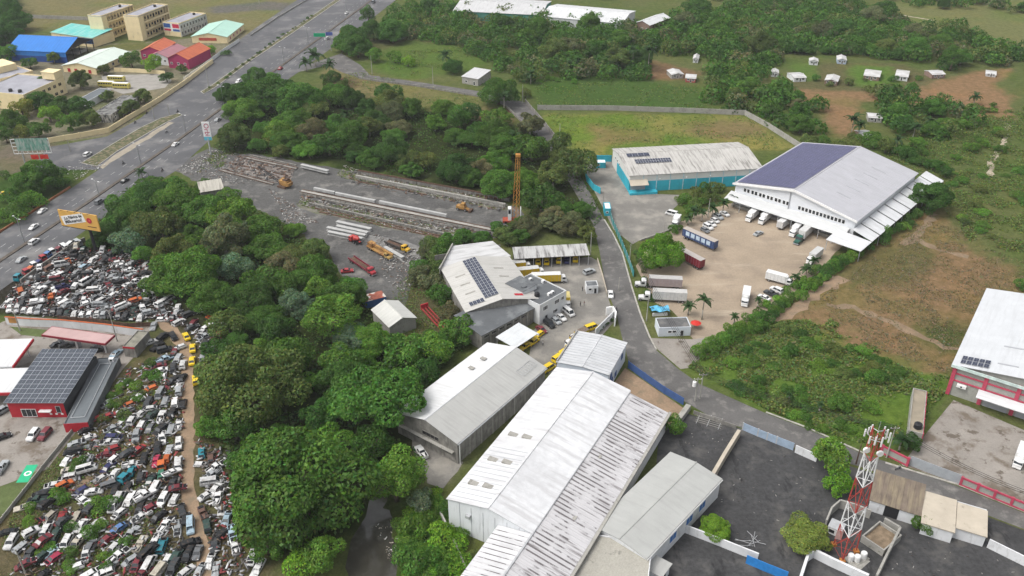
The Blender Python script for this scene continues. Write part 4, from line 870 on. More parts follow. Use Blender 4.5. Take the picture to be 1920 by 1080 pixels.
# ================================================================ VEHICLES
def ring(x, hw, zb, zt, crown=.04, sill=.92):
    return [(x, -hw * sill, zb), (x, -hw, zb + (zt - zb) * .35), (x, -hw * .97, zt - .06), (x, -hw * .82, zt), (x, 0, zt + crown),
            (x, hw * .82, zt), (x, hw * .97, zt - .06), (x, hw, zb + (zt - zb) * .35), (x, hw * sill, zb)]
def wheel_meshes(r, w):
    t = MB(); n = 14
    t.tube((0, -w / 2, 0), (0, w / 2, 0), r, n=n); k = MB(); k.tube((0, -w / 2 - .012, 0), (0, w / 2 + .012, 0), r * .6, n=10)
    return t.mesh('tyre', TYRE), k.mesh('rim', RIM)
WH = {}
def car_kit(kind, scrap=False):
    """returns list of (part name, mesh, painted?, location)"""
    P = WRECKPAINT if scrap else PAINT
    spec = {  # length, half width, belt height, roof height, (x, top z) of the lower body, greenhouse xs (base front, top front, top rear, base rear)
        'sedan': (4.5, .88, .92, 1.42, [(-2.25, .62), (-2.15, .86), (-1.35, .93), (.95, .95), (2.0, .80), (2.25, .55)], (1.15, .45, -.85, -1.55)),
        'hatch': (3.9, .85, .95, 1.48, [(-1.95, .6), (-1.88, .92), (-1.3, .97), (.85, .98), (1.75, .82), (1.95, .55)], (1.05, .40, -1.45, -1.85)),
        'suv': (4.6, .94, 1.08, 1.76, [(-2.3, .7), (-2.22, 1.05), (-1.4, 1.1), (1.0, 1.1), (2.1, .98), (2.3, .65)], (1.15, .60, -1.95, -2.2)),
        'van': (4.9, .95, 1.15, 2.05, [(-2.45, .8), (-2.4, 1.15), (-1.4, 1.18), (1.5, 1.15), (2.3, .92), (2.45, .62)], (1.95, 1.25, -2.30, -2.38)),
        'pickup': (5.2, .92, 1.02, 1.72, [(-2.6, .75), (-2.55, 1.0), (-1.4, 1.02), (1.0, 1.04), (2.4, .96), (2.6, .65)], (1.15, .55, -.55, -.80)),
        'cab': (2.6, 1.05, 1.35, 2.35, [(-1.3, .9), (-1.25, 1.35), (-.6, 1.38), (.6, 1.35), (1.2, 1.25), (1.3, .7)], (1.15, .95, -1.0, -1.15)),
    }[kind]
    L, hw, zb, zr, top, (a, b, c, d) = spec; kit = []
    gc = .22
    bm = MB(); bm.loft([ring(x, hw * (.86 if i in (0, len(top) - 1) else 1), gc + (.12 if i in (0, len(top) - 1) else 0), z, .05 if 0 < i < len(top) - 1 else .0) for i, (x, z) in enumerate(top)])
    ht = hw * .78                                      # roof half width
    zt0 = zb - .02
    bw = hw * .93
    # pillars and roof
    def gp(x, y, z): return (x, y, z)
    roofz = zr - .05
    bm.hexa([gp(b + .03, -ht, roofz - .02), gp(b + .03, ht, roofz - .02), gp(c - .03, ht, roofz - .02), gp(c - .03, -ht, roofz - .02)][::-1],
            [gp(b - .08, -ht + .1, zr), gp(b - .08, ht - .1, zr), gp(c + .08, ht - .1, zr), gp(c + .08, -ht + .1, zr)][::-1])
    for sy in (-1, 1):
        bm.tube((a, sy * (bw - .05), zt0), (b, sy * (ht - .03), roofz), .05, n=4); bm.tube((d, sy * (bw - .05), zt0), (c, sy * (ht - .03), roofz), .07, n=4)
        m_ = (a + d) / 2 - .1; bm.tube((m_, sy * (bw - .03), zt0), (m_, sy * (ht - .01), roofz), .06, n=4)
    kit.append(('body', bm.mesh('body', P), True, None))
    if kind == 'pickup':
        bb = MB(); bb.box(-2.5, -.9, -hw * .8, hw * .8, 1.005, 1.045); kit.append(('cargo_bed', bb.mesh('cargo_bed', DARK), False, None))
        rr = MB()
        for sy in (-1, 1): rr.box(-2.55, -.85, sy * hw * .86 - .06, sy * hw * .86 + .06, .98, 1.18)
        rr.box(-2.6, -2.5, -hw * .8, hw * .8, .98, 1.18); kit.append(('bed_side', rr.mesh('bed_side', P), True, None))
    def gl(nm, q, glm=GLASS):
        mb = MB(); mb.slab(q, .04) if False else mb.quad(*q); kit.append((nm, mb.mesh(nm, glm), False, None))
    e = .015
    gl('windscreen', [(a + e, -bw + .08, zt0), (a + e, bw - .08, zt0), (b + e, ht - .06, roofz), (b + e, -ht + .06, roofz)])
    gl('rear_window', [(d - e, bw - .08, zt0 + (.25 if kind in ('van', 'suv') else .02)), (d - e, -bw + .08, zt0 + (.25 if kind in ('van', 'suv') else .02)), (c - e, -ht + .06, roofz), (c - e, ht - .06, roofz)])
    for sy in (-1, 1):
        q = [(a - .12, sy * (bw - .02), zt0), (d + .1, sy * (bw - .02), zt0), (c + .05, sy * (ht + .005), roofz - .02), (b - .02, sy * (ht + .005), roofz - .02)]
        gl('side_window', q if sy > 0 else q[::-1])
    lm = mat('lamp_lens', (.6, .6, .58), .2, .1, 1, spec=.5); rmn = mat('tail_lamp', (.3, .02, .02), .3)
    for sy in (-1, 1):
        hl = MB(); hl.box(L / 2 - .16, L / 2 - .03, sy * hw * .66 - .16, sy * hw * .66 + .16, .60, .74); kit.append(('headlight', hl.mesh('headlight', lm), False, None))
    rw = .33 if kind in ('suv', 'van', 'pickup') else (.42 if kind == 'cab' else .29)
    if rw not in WH: WH[rw] = wheel_meshes(rw, .22)
    ax = L * .31 if kind != 'cab' else .1
    for x in ((-ax, ax) if kind != 'cab' else (.4,)):
        for sy in (-1, 1): kit.append(('wheel', WH[rw], False, (x, sy * (hw - .08), rw)))
    # engine bay for opened wrecks
    eb = MB(); eb.box(a + .15, L / 2 - .25, -hw * .72, hw * .72, zb - .05, zb + .035); 
    for k in range(5):
        x = a + .25 + (L / 2 - a - .7) * (k % 3) / 3; y = -.4 + .5 * (k % 2); eb.box(x, x + .35, y, y + .4, zb + .035, zb + .16)
    kit.append(('engine_bay', eb.mesh('engine_bay', DARK), 'open', None))
    return kit
KITS = {}
def kit(kind, scrap=False):
    k = (kind, scrap)
    if k not in KITS: KITS[k] = car_kit(kind, scrap)
    return KITS[k]
def place_car(name, label, cat, kind, col, loc, rz, group, scrap=False, tilt=(0, 0), opened=False, wheels=True, hood=None):
    r = root(name, label, cat, loc, 0, group, rot=(tilt[0], tilt[1], rz))
    for nm, me, painted, l in kit(kind, scrap):
        if painted == 'open':
            if opened: obj(nm, me, r)
            continue
        if nm == 'wheel':
            if wheels is False or (wheels == 'some' and random.random() < .5): continue
            w = obj('wheel', me[0], r, l); obj('rim', me[1], w); continue
        if scrap and nm in ('windscreen', 'rear_window', 'side_window', 'headlight') and random.random() < .15: continue
        obj(nm, me, r, col=col if painted else None)
    return r
VC = {'white': (.70, .70, .69), 'beige': (.48, .44, .36), 'silver': (.36, .38, .39), 'grey': (.17, .18, .19), 'dark': (.045, .05, .055), 'black': (.018, .02, .022), 'red': (.36, .03, .035), 'maroon': (.17, .025, .035),
      'crimson': (.42, .03, .08), 'orange': (.55, .13, .03), 'yellow': (.72, .50, .01), 'navy': (.03, .035, .13), 'blue': (.10, .20, .42), 'light blue': (.35, .47, .55), 'teal': (.02, .22, .28), 'dark green': (.03, .065, .055), 'green': (.05, .20, .13), 'rust': (.18, .10, .075)}
KN = {'sedan': 'sedan', 'hatch': 'hatchback', 'suv': 'off-roader', 'van': 'van', 'pickup': 'pickup', 'cab': 'truck cab'}
def car_at(px, py, kind, colname, ang, label, name='parked_car', group='parked cars', z=.05, cat='car', flip=False):
    p = T(px, py, .7 + z); p.z = z; rz = heading(px, py, ang) + (math.pi if flip else 0)
    return place_car(name, label, cat, kind, VC[colname], p, rz, group)

# ---- cars on the highway and elsewhere: label says which
HW = heading(165, 380, 34)
def hwcar(px, py, kind, c, label, back=False):
    a = math.atan2(*(lambda d: (d.y, d.x))(T(MED[4][0], MED[4][1]) - T(MED[2][0], MED[2][1])))
    p = T(px, py, .7); p.z = .06; place_car('car', label, 'car', kind, VC[c], p, a + (math.pi if back else 0), 'cars driving on the highway')
hwcar(79, 395, 'sedan', 'white', 'white sedan closest to the orange kerb on the highway', True)
hwcar(63, 425, 'sedan', 'white', 'white sedan left of the orange billboard on the far carriageway', True)
hwcar(64, 453, 'suv', 'white', 'white car just over the median below the orange billboard')
hwcar(40, 486, 'sedan', 'silver', 'silver car on the near carriageway above the scrapyard truck cabs')
hwcar(234, 338, 'sedan', 'black', 'black car on the highway beside the lone roadside palm')
hwcar(186, 378, 'suv', 'grey', 'dark grey car passing just beyond the orange billboard')
hwcar(329, 270, 'sedan', 'white', 'small white car hugging the highway median')
hwcar(408, 224, 'sedan', 'silver', 'silver car on the highway beside the tall pole sign')
hwcar(447, 153, 'suv', 'white', 'white off-roader on the highway near the junction', True)
hwcar(526, 128, 'hatch', 'red', 'red hatchback on the highway near the lane entrance')
hwcar(650, 24, 'sedan', 'white', 'white car high on the far carriageway beyond the green sign', True)
hwcar(613, 72, 'suv', 'white', 'white car just beneath the green road sign')
hwcar(652, 53, 'hatch', 'white', 'white car half hidden by the yellow-flowered tree')
hwcar(700, 4, 'van', 'grey', 'grey van at the top edge of the highway')
car_at(164, 289, 'suv', 'white', 33, 'white off-roader waiting on the service road beside the verge')
car_at(8, 362, 'sedan', 'yellow', 12, 'yellow taxi parked at the left picture edge below the green billboard')
car_at(62, 815, 'suv', 'white', 52, 'white off-roader parked in front of the red station shop', flip=True)
car_at(84, 814, 'suv', 'maroon', 48, 'dark red car parked beside the white off-roader at the station', flip=True)
car_at(4, 818, 'sedan', 'black', 20, 'black car cut by the picture edge on the station lot')
car_at(3, 876, 'pickup', 'silver', 55, 'silver pickup cut by the picture edge near the green painted bay')
car_at(6, 768, 'suv', 'silver', 30, 'silver car beside the red station shop wall')
car_at(108, 645, 'sedan', 'black', 20, 'black car under the left end of the pink fuel canopy')
car_at(125, 648, 'suv', 'dark', 20, 'dark car under the middle of the pink fuel canopy')
car_at(184, 655, 'suv', 'black', 10, 'black car under the right end of the pink fuel canopy')
car_at(218, 662, 'sedan', 'light blue', 40, 'pale blue car beside the mossy-roofed store')
car_at(790, 847, 'pickup', 'white', 125, 'white pickup beside the grey warehouse gable under the trees')
for i, (x, y, k, c) in enumerate(((1066, 585, 'van', 'white'), (1052, 594, 'sedan', 'white'), (1043, 601, 'hatch', 'silver'), (1030, 607, 'suv', 'black'), (1015, 617, 'sedan', 'maroon'))):
    car_at(x, y, k, c, 142, f'{c} {KN[k]}, {ordw(i)} car from the front corner of the office', flip=True, group='cars in front of the office')
for i, (x, y, k) in enumerate(((1010, 627, 'hatch'), (1000, 640, 'sedan'), (985, 648, 'sedan'))):
    car_at(x, y, k, 'yellow', 35, f'yellow {KN[k]} by the pale canopy, {ordw(i)} from the dark red car', flip=True, name='yellow_taxi', group='yellow taxis under the canopy')
for i, (x, y) in enumerate(((1009, 489), (1025, 489), (1048, 486), (1079, 484))):
    car_at(x, y, 'van', 'yellow', 88, f'yellow van backed under the open shed, {ordw(i)} from the white box trucks', name='delivery_van', group='yellow vans under the open shed')
car_at(1063, 487, 'sedan', 'navy', 88, 'dark blue car between yellow vans under the open shed')
car_at(1105, 509, 'suv', 'silver', 18, 'silver car alone in the courier yard near the guard booth')
car_at(1145, 551, 'sedan', 'white', 95, 'white car driving on the lane beside the courier yard', name='car', flip=True)
car_at(1109, 614, 'van', 'yellow', 20, 'yellow and white van by the white gate wing', name='delivery_van', group='yellow vans in the courier yard')
for i, (x, y) in enumerate(((1072, 650), (1060, 661), (1048, 671), (1028, 690))):
    car_at(x, y, 'van', 'yellow', 32, f'yellow van along the ribbed shed roof, {ordw(i)} from the gate end', name='delivery_van', group='yellow vans in the courier yard')
for i, (x, y) in enumerate(((1359, 400), (1347, 406), (1341, 413), (1334, 419), (1328, 425), (1322, 431))):
    car_at(x, y, ('sedan', 'suv', 'hatch')[i % 3], 'white' if i % 2 == 0 else ('silver', 'white', 'grey')[i // 2], 150, f'car in the slanted row by the palm hedge, {ordw(i)} from the big warehouse', flip=True, group='cars in the slanted row')
car_at(1422, 437, 'sedan', 'silver', 25, 'silver sedan standing alone in the middle of the truck yard')
car_at(1259, 400, 'van', 'white', 165, 'white van at the edge of the turquoise warehouse yard')
car_at(1433, 557, 'sedan', 'white', 155, 'white sedan tucked under the hedge beside the box truck')
car_at(1446, 550, 'pickup', 'dark', 155, 'dark pickup in the hedge corner behind the white sedan')
car_at(1456, 543, 'suv', 'white', 155, 'white off-roader in the hedge corner, the one nearest the upper box truck')

# ---- trucks
def wheels6(r, xs, hw, rad=.5):
    if rad not in WH: WH[rad] = wheel_meshes(rad, .32)
    for x in xs:
        for sy in (-1, 1):
            w = obj('wheel', WH[rad][0], r, (x, sy * (hw - .18), rad)); obj('rim', WH[rad][1], w)
def cab_parts(r, x0, col, hw=1.15, h=2.7, L=2.1, nose=0.):
    """cab from x0 forwards, optional bonnet"""
    mb = MB(); mb.loft([ring(x0, hw, .6, h - .1, .05), ring(x0 + L * .55, hw, .6, h, .05), ring(x0 + L * .8, hw, .6, h - .15, .05), ring(x0 + L, hw * .97, .6, 1.55, .02)] + ([ring(x0 + L + nose, hw * .75, .6, 1.45, .02)] if nose else []))
    c = part('cab', mb, PAINT, r, col=col)
    q = [(x0 + L * .82, -hw + .12, h - .25), (x0 + L * 1.015, -hw + .1, 1.62), (x0 + L * 1.015, hw - .1, 1.62), (x0 + L * .82, hw - .12, h - .25)]
    part('windscreen', MB().quad(*q), GLASS, c)
    for sy in (-1, 1): part('side_window', MB().box(x0 + L * .25, x0 + L * .75, sy * (hw + .008) - .01, sy * (hw + .008) + .01, 1.6, 2.3), GLASS, c)
    part('bumper', MB().box(x0 + L + nose - .1, x0 + L + nose + .12, -hw * .9, hw * .9, .4, .75), WHITEP if col == VC['white'] else SHUT, c)
    for sy in (-1, 1): part('mirror', MB().box(x0 + L * .8, x0 + L * .88, sy * (hw + .2) - .08, sy * (hw + .2) + .08, 1.8, 2.3), DARK, c)
    return c
def box_body(r, x0, x1, hw, z0, z1, col, roofcol=None, ribs=True, name='cargo_box'):
    b = part(name, MB().box(x0, x1, -hw, hw, z0, z1), PAINT, r, col=col)
    part('box_roof', MB().box(x0 - .02, x1 + .02, -hw - .02, hw + .02, z1 + .002, z1 + .06), PAINT, b, col=roofcol or col)
    if ribs:
        mb = MB()
        for i in range(int((x1 - x0) / 1.2)):
            x = x0 + .6 + 1.2 * i
            for sy in (-1, 1): mb.box(x - .03, x + .03, sy * hw - .02, sy * hw + .02, z0, z1)
        part('side_rib', mb, SHUT, b)['kind'] = 'stuff'
    db = MB()
    for sy in (-1, 1): db.box(x0 - .03, x0 - .005, sy * hw * .5 - hw * .45, sy * hw * .5 + hw * .45, z0 + .1, z1 - .1)
    part('rear_door', db, PAINT, b, col=[v * .85 for v in col]); return b
def box_truck(label, px, py, ang, col=(.7, .7, .69), box=(.7, .7, .69), roofc=None, L=7.2, flip=False, group='box trucks', h=3.4):
    p = T(px, py, h * .75); p.z = .05; rz = heading(px, py, ang) + (math.pi if flip else 0)
    r = root('box_truck', label, 'truck', p, rz, group); c = L / 2
    part('chassis', MB().box(-c, c - .3, -.5, .5, .45, .75), DARK, r); box_body(r, -c, c - 2.2, 1.2, .9, h, box, roofc); cab_parts(r, c - 2.1, col, 1.1, 2.5, 1.9, .15)
    if box[0] > .5 and box[1] > .5: part('reefer_unit', MB().box(c - 2.18, c - 1.7, -.8, .8, h - .9, h - .15), WHITEP, r)
    wheels6(r, (-c + 1.4, c - 1.1), 1.15, .46); return r
def trailer(label, px, py, ang, box, roofc, L=14., flip=False, tractor=None, group='semi-trailers', panel=None):
    p = T(px, py, 3.2); p.z = .05; rz = heading(px, py, ang, 3.2) + (math.pi if flip else 0)
    r = root('semi_trailer' if not tractor else 'articulated_truck', label, 'trailer' if not tractor else 'truck', p, rz, group); c = L / 2
    part('chassis', MB().box(-c, c, -.55, .55, .75, 1.1), DARK, r); b = box_body(r, -c, c, 1.27, 1.12, 4.0, box, roofc)
    if panel:
        for sy in (-1, 1):
            for i in range(5): part('side_print', MB().box(-c + 1.6 + i * (L - 2.6) / 5, -c + 1.6 + (i + .72) * (L - 2.6) / 5, sy * 1.30 - .01, sy * 1.30 + .01, 1.9, 3.5), panel, b)
    wheels6(r, (-c + 1.2, -c + 2.5), 1.2)
    for sy in (-1, 1): part('landing_leg', MB().tube((c - 2.8, sy * .7, .1), (c - 2.8, sy * .7, 1.0), .08), STEEL, r)
    if tractor:
        part('tractor_chassis', MB().box(c - 1.5, c + 4.6, -.5, .5, .5, .95), DARK, r); cab_parts(r, c + .9, tractor, 1.15, 2.9, 1.9, 1.7); wheels6(r, (c - .6, c + .7, c + 3.9), 1.15)
        for sy in (-1, 1): part('exhaust_stack', MB().tube((c + .75, sy * .9, 1), (c + .75, sy * .9, 3.4), .09), RIM, r)
    return r
W_ = VC['white']
for i, (x, y) in enumerate(((1411, 399), (1435, 404))): box_truck(f'white refrigerated truck backed to the docks, {ordw(i)} from the palm hedge', x, y, 40, flip=True, L=8)
box_truck('white box truck seen from its rear beside the dock ramp', 1472, 413, 35, L=8.5, box=(.62, .62, .61))
box_truck('white refrigerated truck with teal bumper squeezed beside the long green-cab trailer', 1494, 426, 42, flip=True, L=9)
trailer('long white trailer behind a dark green bonneted tractor at the docks', 1518, 424, 42, (.66, .66, .65), (.55, .55, .54), 14.5, flip=True, tractor=(.015, .10, .075), group=None)
box_truck('white truck with grey box nosing out of the hedge near the side canopy', 1528, 476, 40, flip=True, L=9, box=(.5, .5, .49))
box_truck('white box truck parked across the lower yard beside the hedge palms', 1462, 518, -15, L=9)
box_truck('white refrigerated truck facing the viewer in the lower truck yard', 1399, 552, 80, flip=True, L=8.5)
PRW = mat('pale_print', (.45, .55, .65), .6)
trailer('blue curtain trailer with pale printed panels parked by the hedge', 1313, 443, -24, (.022, .055, .16), (.42, .37, .32), 14.5, panel=PRW)
trailer('dark red trailer with dusty roof partly under the round green tree', 1292, 478, -28, (.20, .015, .03), (.43, .39, .36), 13, flip=True)
trailer('grey trailer truck with pale grey roof, upper of the two parked nose to the fence', 1248, 524, -3, (.36, .30, .30), (.45, .44, .43), 11, flip=True, tractor=(.62, .62, .62), group='trucks nosed to the lane fence')
trailer('white trailer truck, lower of the two parked nose to the fence', 1256, 549, -3, (.62, .62, .61), (.5, .49, .47), 11, flip=True, tractor=(.66, .66, .66), group='trucks nosed to the lane fence')
box_truck('white truck under foliage at the corner of the turquoise warehouse yard', 1268, 411, 60, flip=True, L=6)
YB = (.62, .42, .02)
box_truck('yellow-sided truck with grey box roof, first beside the courier hall', 974, 494, 5, box=YB, roofc=(.5, .5, .48), L=8.5)
box_truck('yellow-sided truck with grey box roof, second beside the courier hall', 995, 506, 6, box=YB, roofc=(.5, .5, .48), L=10)
box_truck('large yellow and white truck with white cab at the office corner', 1030, 517, 2, box=YB, roofc=(.66, .66, .63), L=12)
box_truck('white-cabbed yellow truck peeking past the office side', 1062, 560, 100, flip=True, box=YB, roofc=(.6, .5, .2), L=6)
box_truck('yellow truck with brown box roof beside the ribbed shed, farther from the lane gate', 1077, 636, 28, flip=True, box=YB, roofc=(.16, .12, .09), L=6.5, h=2.9)
box_truck('yellow truck with brown box roof beside the ribbed shed, nearer the lane gate', 1086, 626, 28, flip=True, box=YB, roofc=(.16, .12, .09), L=6.5, h=2.9)
box_truck('white truck cut by the picture edge on the cracked yard', 1916, 850, 70, flip=True, L=8)
# school buses
for i, (x, y) in enumerate(((218, 146), (200, 156), (227, 159))):
    p = T(x, y, 2); p.z = .05; r = root('school_bus', f'yellow and white school bus, {("the one parked farthest back", "left one of the front pair", "right one of the front pair")[i]}', 'bus', p, heading(x, y, -2), 'school buses')
    mb = MB(); mb.loft([ring(-4.8, 1.15, .5, 2.8), ring(-4.6, 1.25, .4, 3.0), ring(4.2, 1.25, .4, 3.0), ring(4.8, 1.2, .4, 2.6)]); part('body', mb, PAINT, r, col=(.55, .48, .12)); part('roof', MB().box(-4.6, 4.2, -1.0, 1.0, 3.03, 3.12), WHITEP, r)
    for sy in (-1, 1):
        for k in range(6): part('window', MB().box(-4.2 + 1.4 * k, -3.1 + 1.4 * k, sy * 1.255 - .01, sy * 1.255 + .01, 1.7, 2.5), GLASS, r)
    part('windscreen', MB().quad((4.62, -1, 1.5), (4.62, 1, 1.5), (4.35, 1, 2.7), (4.35, -1, 2.7)), GLASS, r); wheels6(r, (-3, 3.2), 1.2, .48)

# ---- people: one continuous body grown from a skeleton
def person_mesh(sitting=False):
    J = [(0, 0, .95), (0, 0, 1.15), (0, 0, 1.40), (0, .01, 1.52), (0, .02, 1.62), (0, .02, 1.76),
         (.17, 0, 1.40), (.24, .03, 1.12), (.26, .10, .88), (-.17, 0, 1.40), (-.24, .02, 1.12), (-.25, .08, .88),
         (.09, 0, .90), (.10, .03, .50), (.11, .0, .08), (.11, .14, .04), (-.09, 0, .90), (-.11, -.02, .50), (-.12, -.08, .08), (-.12, .06, .04)]
    if sitting:
        J[13] = (.16, .38, .80); J[14] = (.2, .30, .40); J[15] = (.2, .42, .36); J[17] = (-.16, .38, .80); J[18] = (-.2, .30, .40); J[19] = (-.2, .42, .36)
        J[7] = (.27, .18, 1.15); J[8] = (.25, .45, 1.05); J[10] = (-.27, .18, 1.15); J[11] = (-.25, .45, 1.05)
    Ed = [(0, 1), (1, 2), (2, 3), (3, 4), (4, 5), (2, 6), (6, 7), (7, 8), (2, 9), (9, 10), (10, 11), (0, 12), (12, 13), (13, 14), (14, 15), (0, 16), (16, 17), (17, 18), (18, 19)]
    rad = [.15, .14, .15, .06, .10, .09, .07, .05, .04, .07, .05, .04, .10, .07, .05, .04, .10, .07, .05, .04]
    me = bpy.data.meshes.new('person_skeleton'); me.from_pydata(J, Ed, []); o = bpy.data.objects.new('person_skeleton', me); COL.objects.link(o)
    o.modifiers.new('skin', 'SKIN'); o.modifiers.new('sub', 'SUBSURF').levels = 1
    for i, v in enumerate(me.skin_vertices[0].data): v.radius = (rad[i], rad[i] * .8); v.use_root = i == 0
    dg = bpy.context.evaluated_depsgraph_get(); out = bpy.data.meshes.new_from_object(o.evaluated_get(dg)); bpy.data.objects.remove(o); bpy.data.meshes.remove(me)
    out.name = 'person'; out.materials.clear()
    skin = mat('skin', (.20, .11, .07), .7); sh = mat('shirt', (.3, .3, .3), .9, objcol=True); tr = mat('trousers', (.03, .035, .05), .9)
    for m in (skin, sh, tr): out.materials.append(m)
    for f in out.polygons:
        z = f.center.z; x = abs(f.center.x)
        f.material_index = 0 if z > 1.5 else (1 if z > (.98 if not sitting else .95) and not (x > .2 and z < 1.1) else (0 if x > .2 and z > .84 and not sitting else 2)); f.use_smooth = True
    return out
PM, PSM = person_mesh(), person_mesh(True)
HAIR = mat('dark_hair', (.012, .01, .009), .9)
hb = MB(); n_ = 10
hb.loft([[(.1 * r_ * math.cos(2 * math.pi * i / n_), .02 + .11 * r_ * math.sin(2 * math.pi * i / n_), z_) for i in range(n_)] for r_, z_ in ((1.08, 1.66), (1.1, 1.74), (.8, 1.82), (.3, 1.85))]); HM = hb.mesh('hair', HAIR, True)
def person(px, py, label, shirt, rz):
    p = T(px, py); p.z = .05; o = obj('person', PM, None, p, (0, 0, rz), shirt); tag(o, label, 'person', 'people standing in the courier yard'); obj('hair', HM, o)
person(1092, 546, 'person in dark shirt standing left of the guard booth', (.03, .03, .04), .4)
person(1099, 546, 'person in grey shirt standing right in front of the guard booth', (.12, .12, .13), 2.0)
person(1104, 549, 'person in navy shirt standing at the guard booth door', (.03, .04, .09), 3.0)
person(1088, 575, 'person in black shirt, left of a pair in the open yard', (.02, .02, .02), 1.0)
person(1095, 573, 'person in dark red shirt, right of a pair in the open yard', (.12, .02, .02), -2.0)
person(1018, 648, 'person in white shirt beside the yellow taxis under the canopy', (.5, .5, .5), .8)
# motorbikes with riders
def motorbike(px, py, ang, label, col, shirt, rider=True, cat='motorcycle'):
    p = T(px, py, .6); p.z = .06; r = root('motorcycle', label, cat, p, heading(px, py, ang), 'motorcycles')
    mb = MB(); mb.path([(-.75, 0, .62), (-.3, 0, .72), (.15, 0, .86), (.45, 0, .84), (.62, 0, .95)], [.09, .14, .17, .12, .05], 8); mb.tube((.62, 0, .95), (.82, 0, .32), .05); mb.tube((-.2, 0, .4), (.3, 0, .4), .17)
    part('body', mb, PAINT, r, col=col); part('handlebar', MB().tube((.55, -.34, 1.05), (.55, .34, 1.05), .025), STEEL, r)
    if .3 not in WH: WH[.3] = wheel_meshes(.3, .11)
    for x in (-.65, .75): w = obj('wheel', WH[.3][0], r, (x, 0, .3)); obj('rim', WH[.3][1], w)
    if rider:
        q = obj('person', PSM, None, p + Vector((0, 0, -.05)), (0, 0, heading(px, py, ang) - math.pi / 2), shirt); tag(q, 'person riding the ' + label, 'person', 'riders'); obj('hair', HM, q)
motorbike(231, 306, 35, 'black motorcycle on the highway below the white off-roader', (.02, .02, .02), (.03, .03, .03))
motorbike(304, 319, 35, 'motorcycle by the highway edge near the lone palm', (.05, .02, .02), (.05, .05, .05))
motorbike(312, 247, 35, 'motorcycle on the far carriageway beside the sandy strip', (.1, .1, .1), (.5, .5, .5))
motorbike(253, 229, 35, 'motorcycle on the service road at its lower part', (.02, .02, .02), (.06, .06, .07))
motorbike(275, 211, 35, 'motorcycle on the service road under the cream wall', (.02, .02, .02), (.08, .03, .03))
motorbike(333, 209, 30, 'motorcycle turning at the tip of the verge', (.02, .02, .02), (.03, .03, .05))
motorbike(490, 130, 35, 'motorcycle behind the red hatchback', (.02, .02, .02), (.05, .05, .05))
motorbike(1156, 581, 100, 'motorcycle on the lane below the white car', (.02, .02, .02), (.04, .04, .06))
motorbike(1684, 877, 20, 'motorcycle on the lane beside the red wall panel', (.2, .2, .2), (.1, .1, .12), rider=False)

# ================================================================ VEGETATION
def leafmat():
    m = bpy.data.materials.new('foliage'); m.use_nodes = True; n, l = m.node_tree.nodes, m.node_tree.links; n.remove(n['Principled BSDF'])
    oi = n.new('ShaderNodeObjectInfo'); at = n.new('ShaderNodeAttribute'); at.attribute_name = 'leaf'
    c = _mix(n, l, 1., _mix(n, l, 1., oi.outputs['Color'], at.outputs['Color'], 'MULTIPLY'), (.86, .90, .86), 'MULTIPLY')
    d = n.new('ShaderNodeBsdfDiffuse'); t = n.new('ShaderNodeBsdfTranslucent'); g = n.new('ShaderNodeBsdfGlossy'); g.inputs['Roughness'].default_value = .45
    l.new(c, d.inputs['Color']); l.new(_mix(n, l, 1., c, (1.1, 1.25, .6), 'MULTIPLY'), t.inputs['Color']); g.inputs['Color'].default_value = (.8, .85, .8, 1)
    a = n.new('ShaderNodeMixShader'); a.inputs[0].default_value = .34; l.new(d.outputs[0], a.inputs[1]); l.new(t.outputs[0], a.inputs[2])
    b = n.new('ShaderNodeMixShader'); b.inputs[0].default_value = .012; l.new(a.outputs[0], b.inputs[1]); l.new(g.outputs[0], b.inputs[2])
    l.new(b.outputs[0], n['Material Output'].inputs[0]); return m
LEAF = leafmat()
BARK = mat('bark', (.12, .095, .07), .95, .3, 2)
PALEBARK = mat('pale_bark', (.30, .28, .24), .95, .2, 2)
def leaf_quads(P, Nn, size, rs, hue=.16):
    """rhombic leaf sprays at P facing roughly Nn"""
    n = len(P); Nn = Nn + rs.normal(0, .55, (n, 3)); Nn /= np.linalg.norm(Nn, axis=1)[:, None] + 1e-9
    r = rs.normal(0, 1, (n, 3)); u = np.cross(Nn, r); u /= np.linalg.norm(u, axis=1)[:, None] + 1e-9; w = np.cross(Nn, u)
    s = size * rs.uniform(.5, 1.6, (n, 1)); a = s * rs.uniform(.4, .75, (n, 1))
    bend = Nn * s * rs.uniform(-.25, .1, (n, 1))
    V = np.stack([P - u * s + bend, P - w * a, P + u * s + bend, P + w * a], 1).reshape(-1, 3)
    q = np.arange(n * 4).reshape(n, 4)
    c = rs.normal(1, .20, (n, 1)).clip(.45, 1.7) * np.ones((1, 3)); c[:, 0] *= rs.normal(1, hue, n).clip(.6, 1.7); c[:, 2] *= rs.normal(1, hue, n).clip(.5, 1.6)
    col = np.concatenate([c, np.ones((n, 1))], 1).repeat(4, 0); return V, q, col
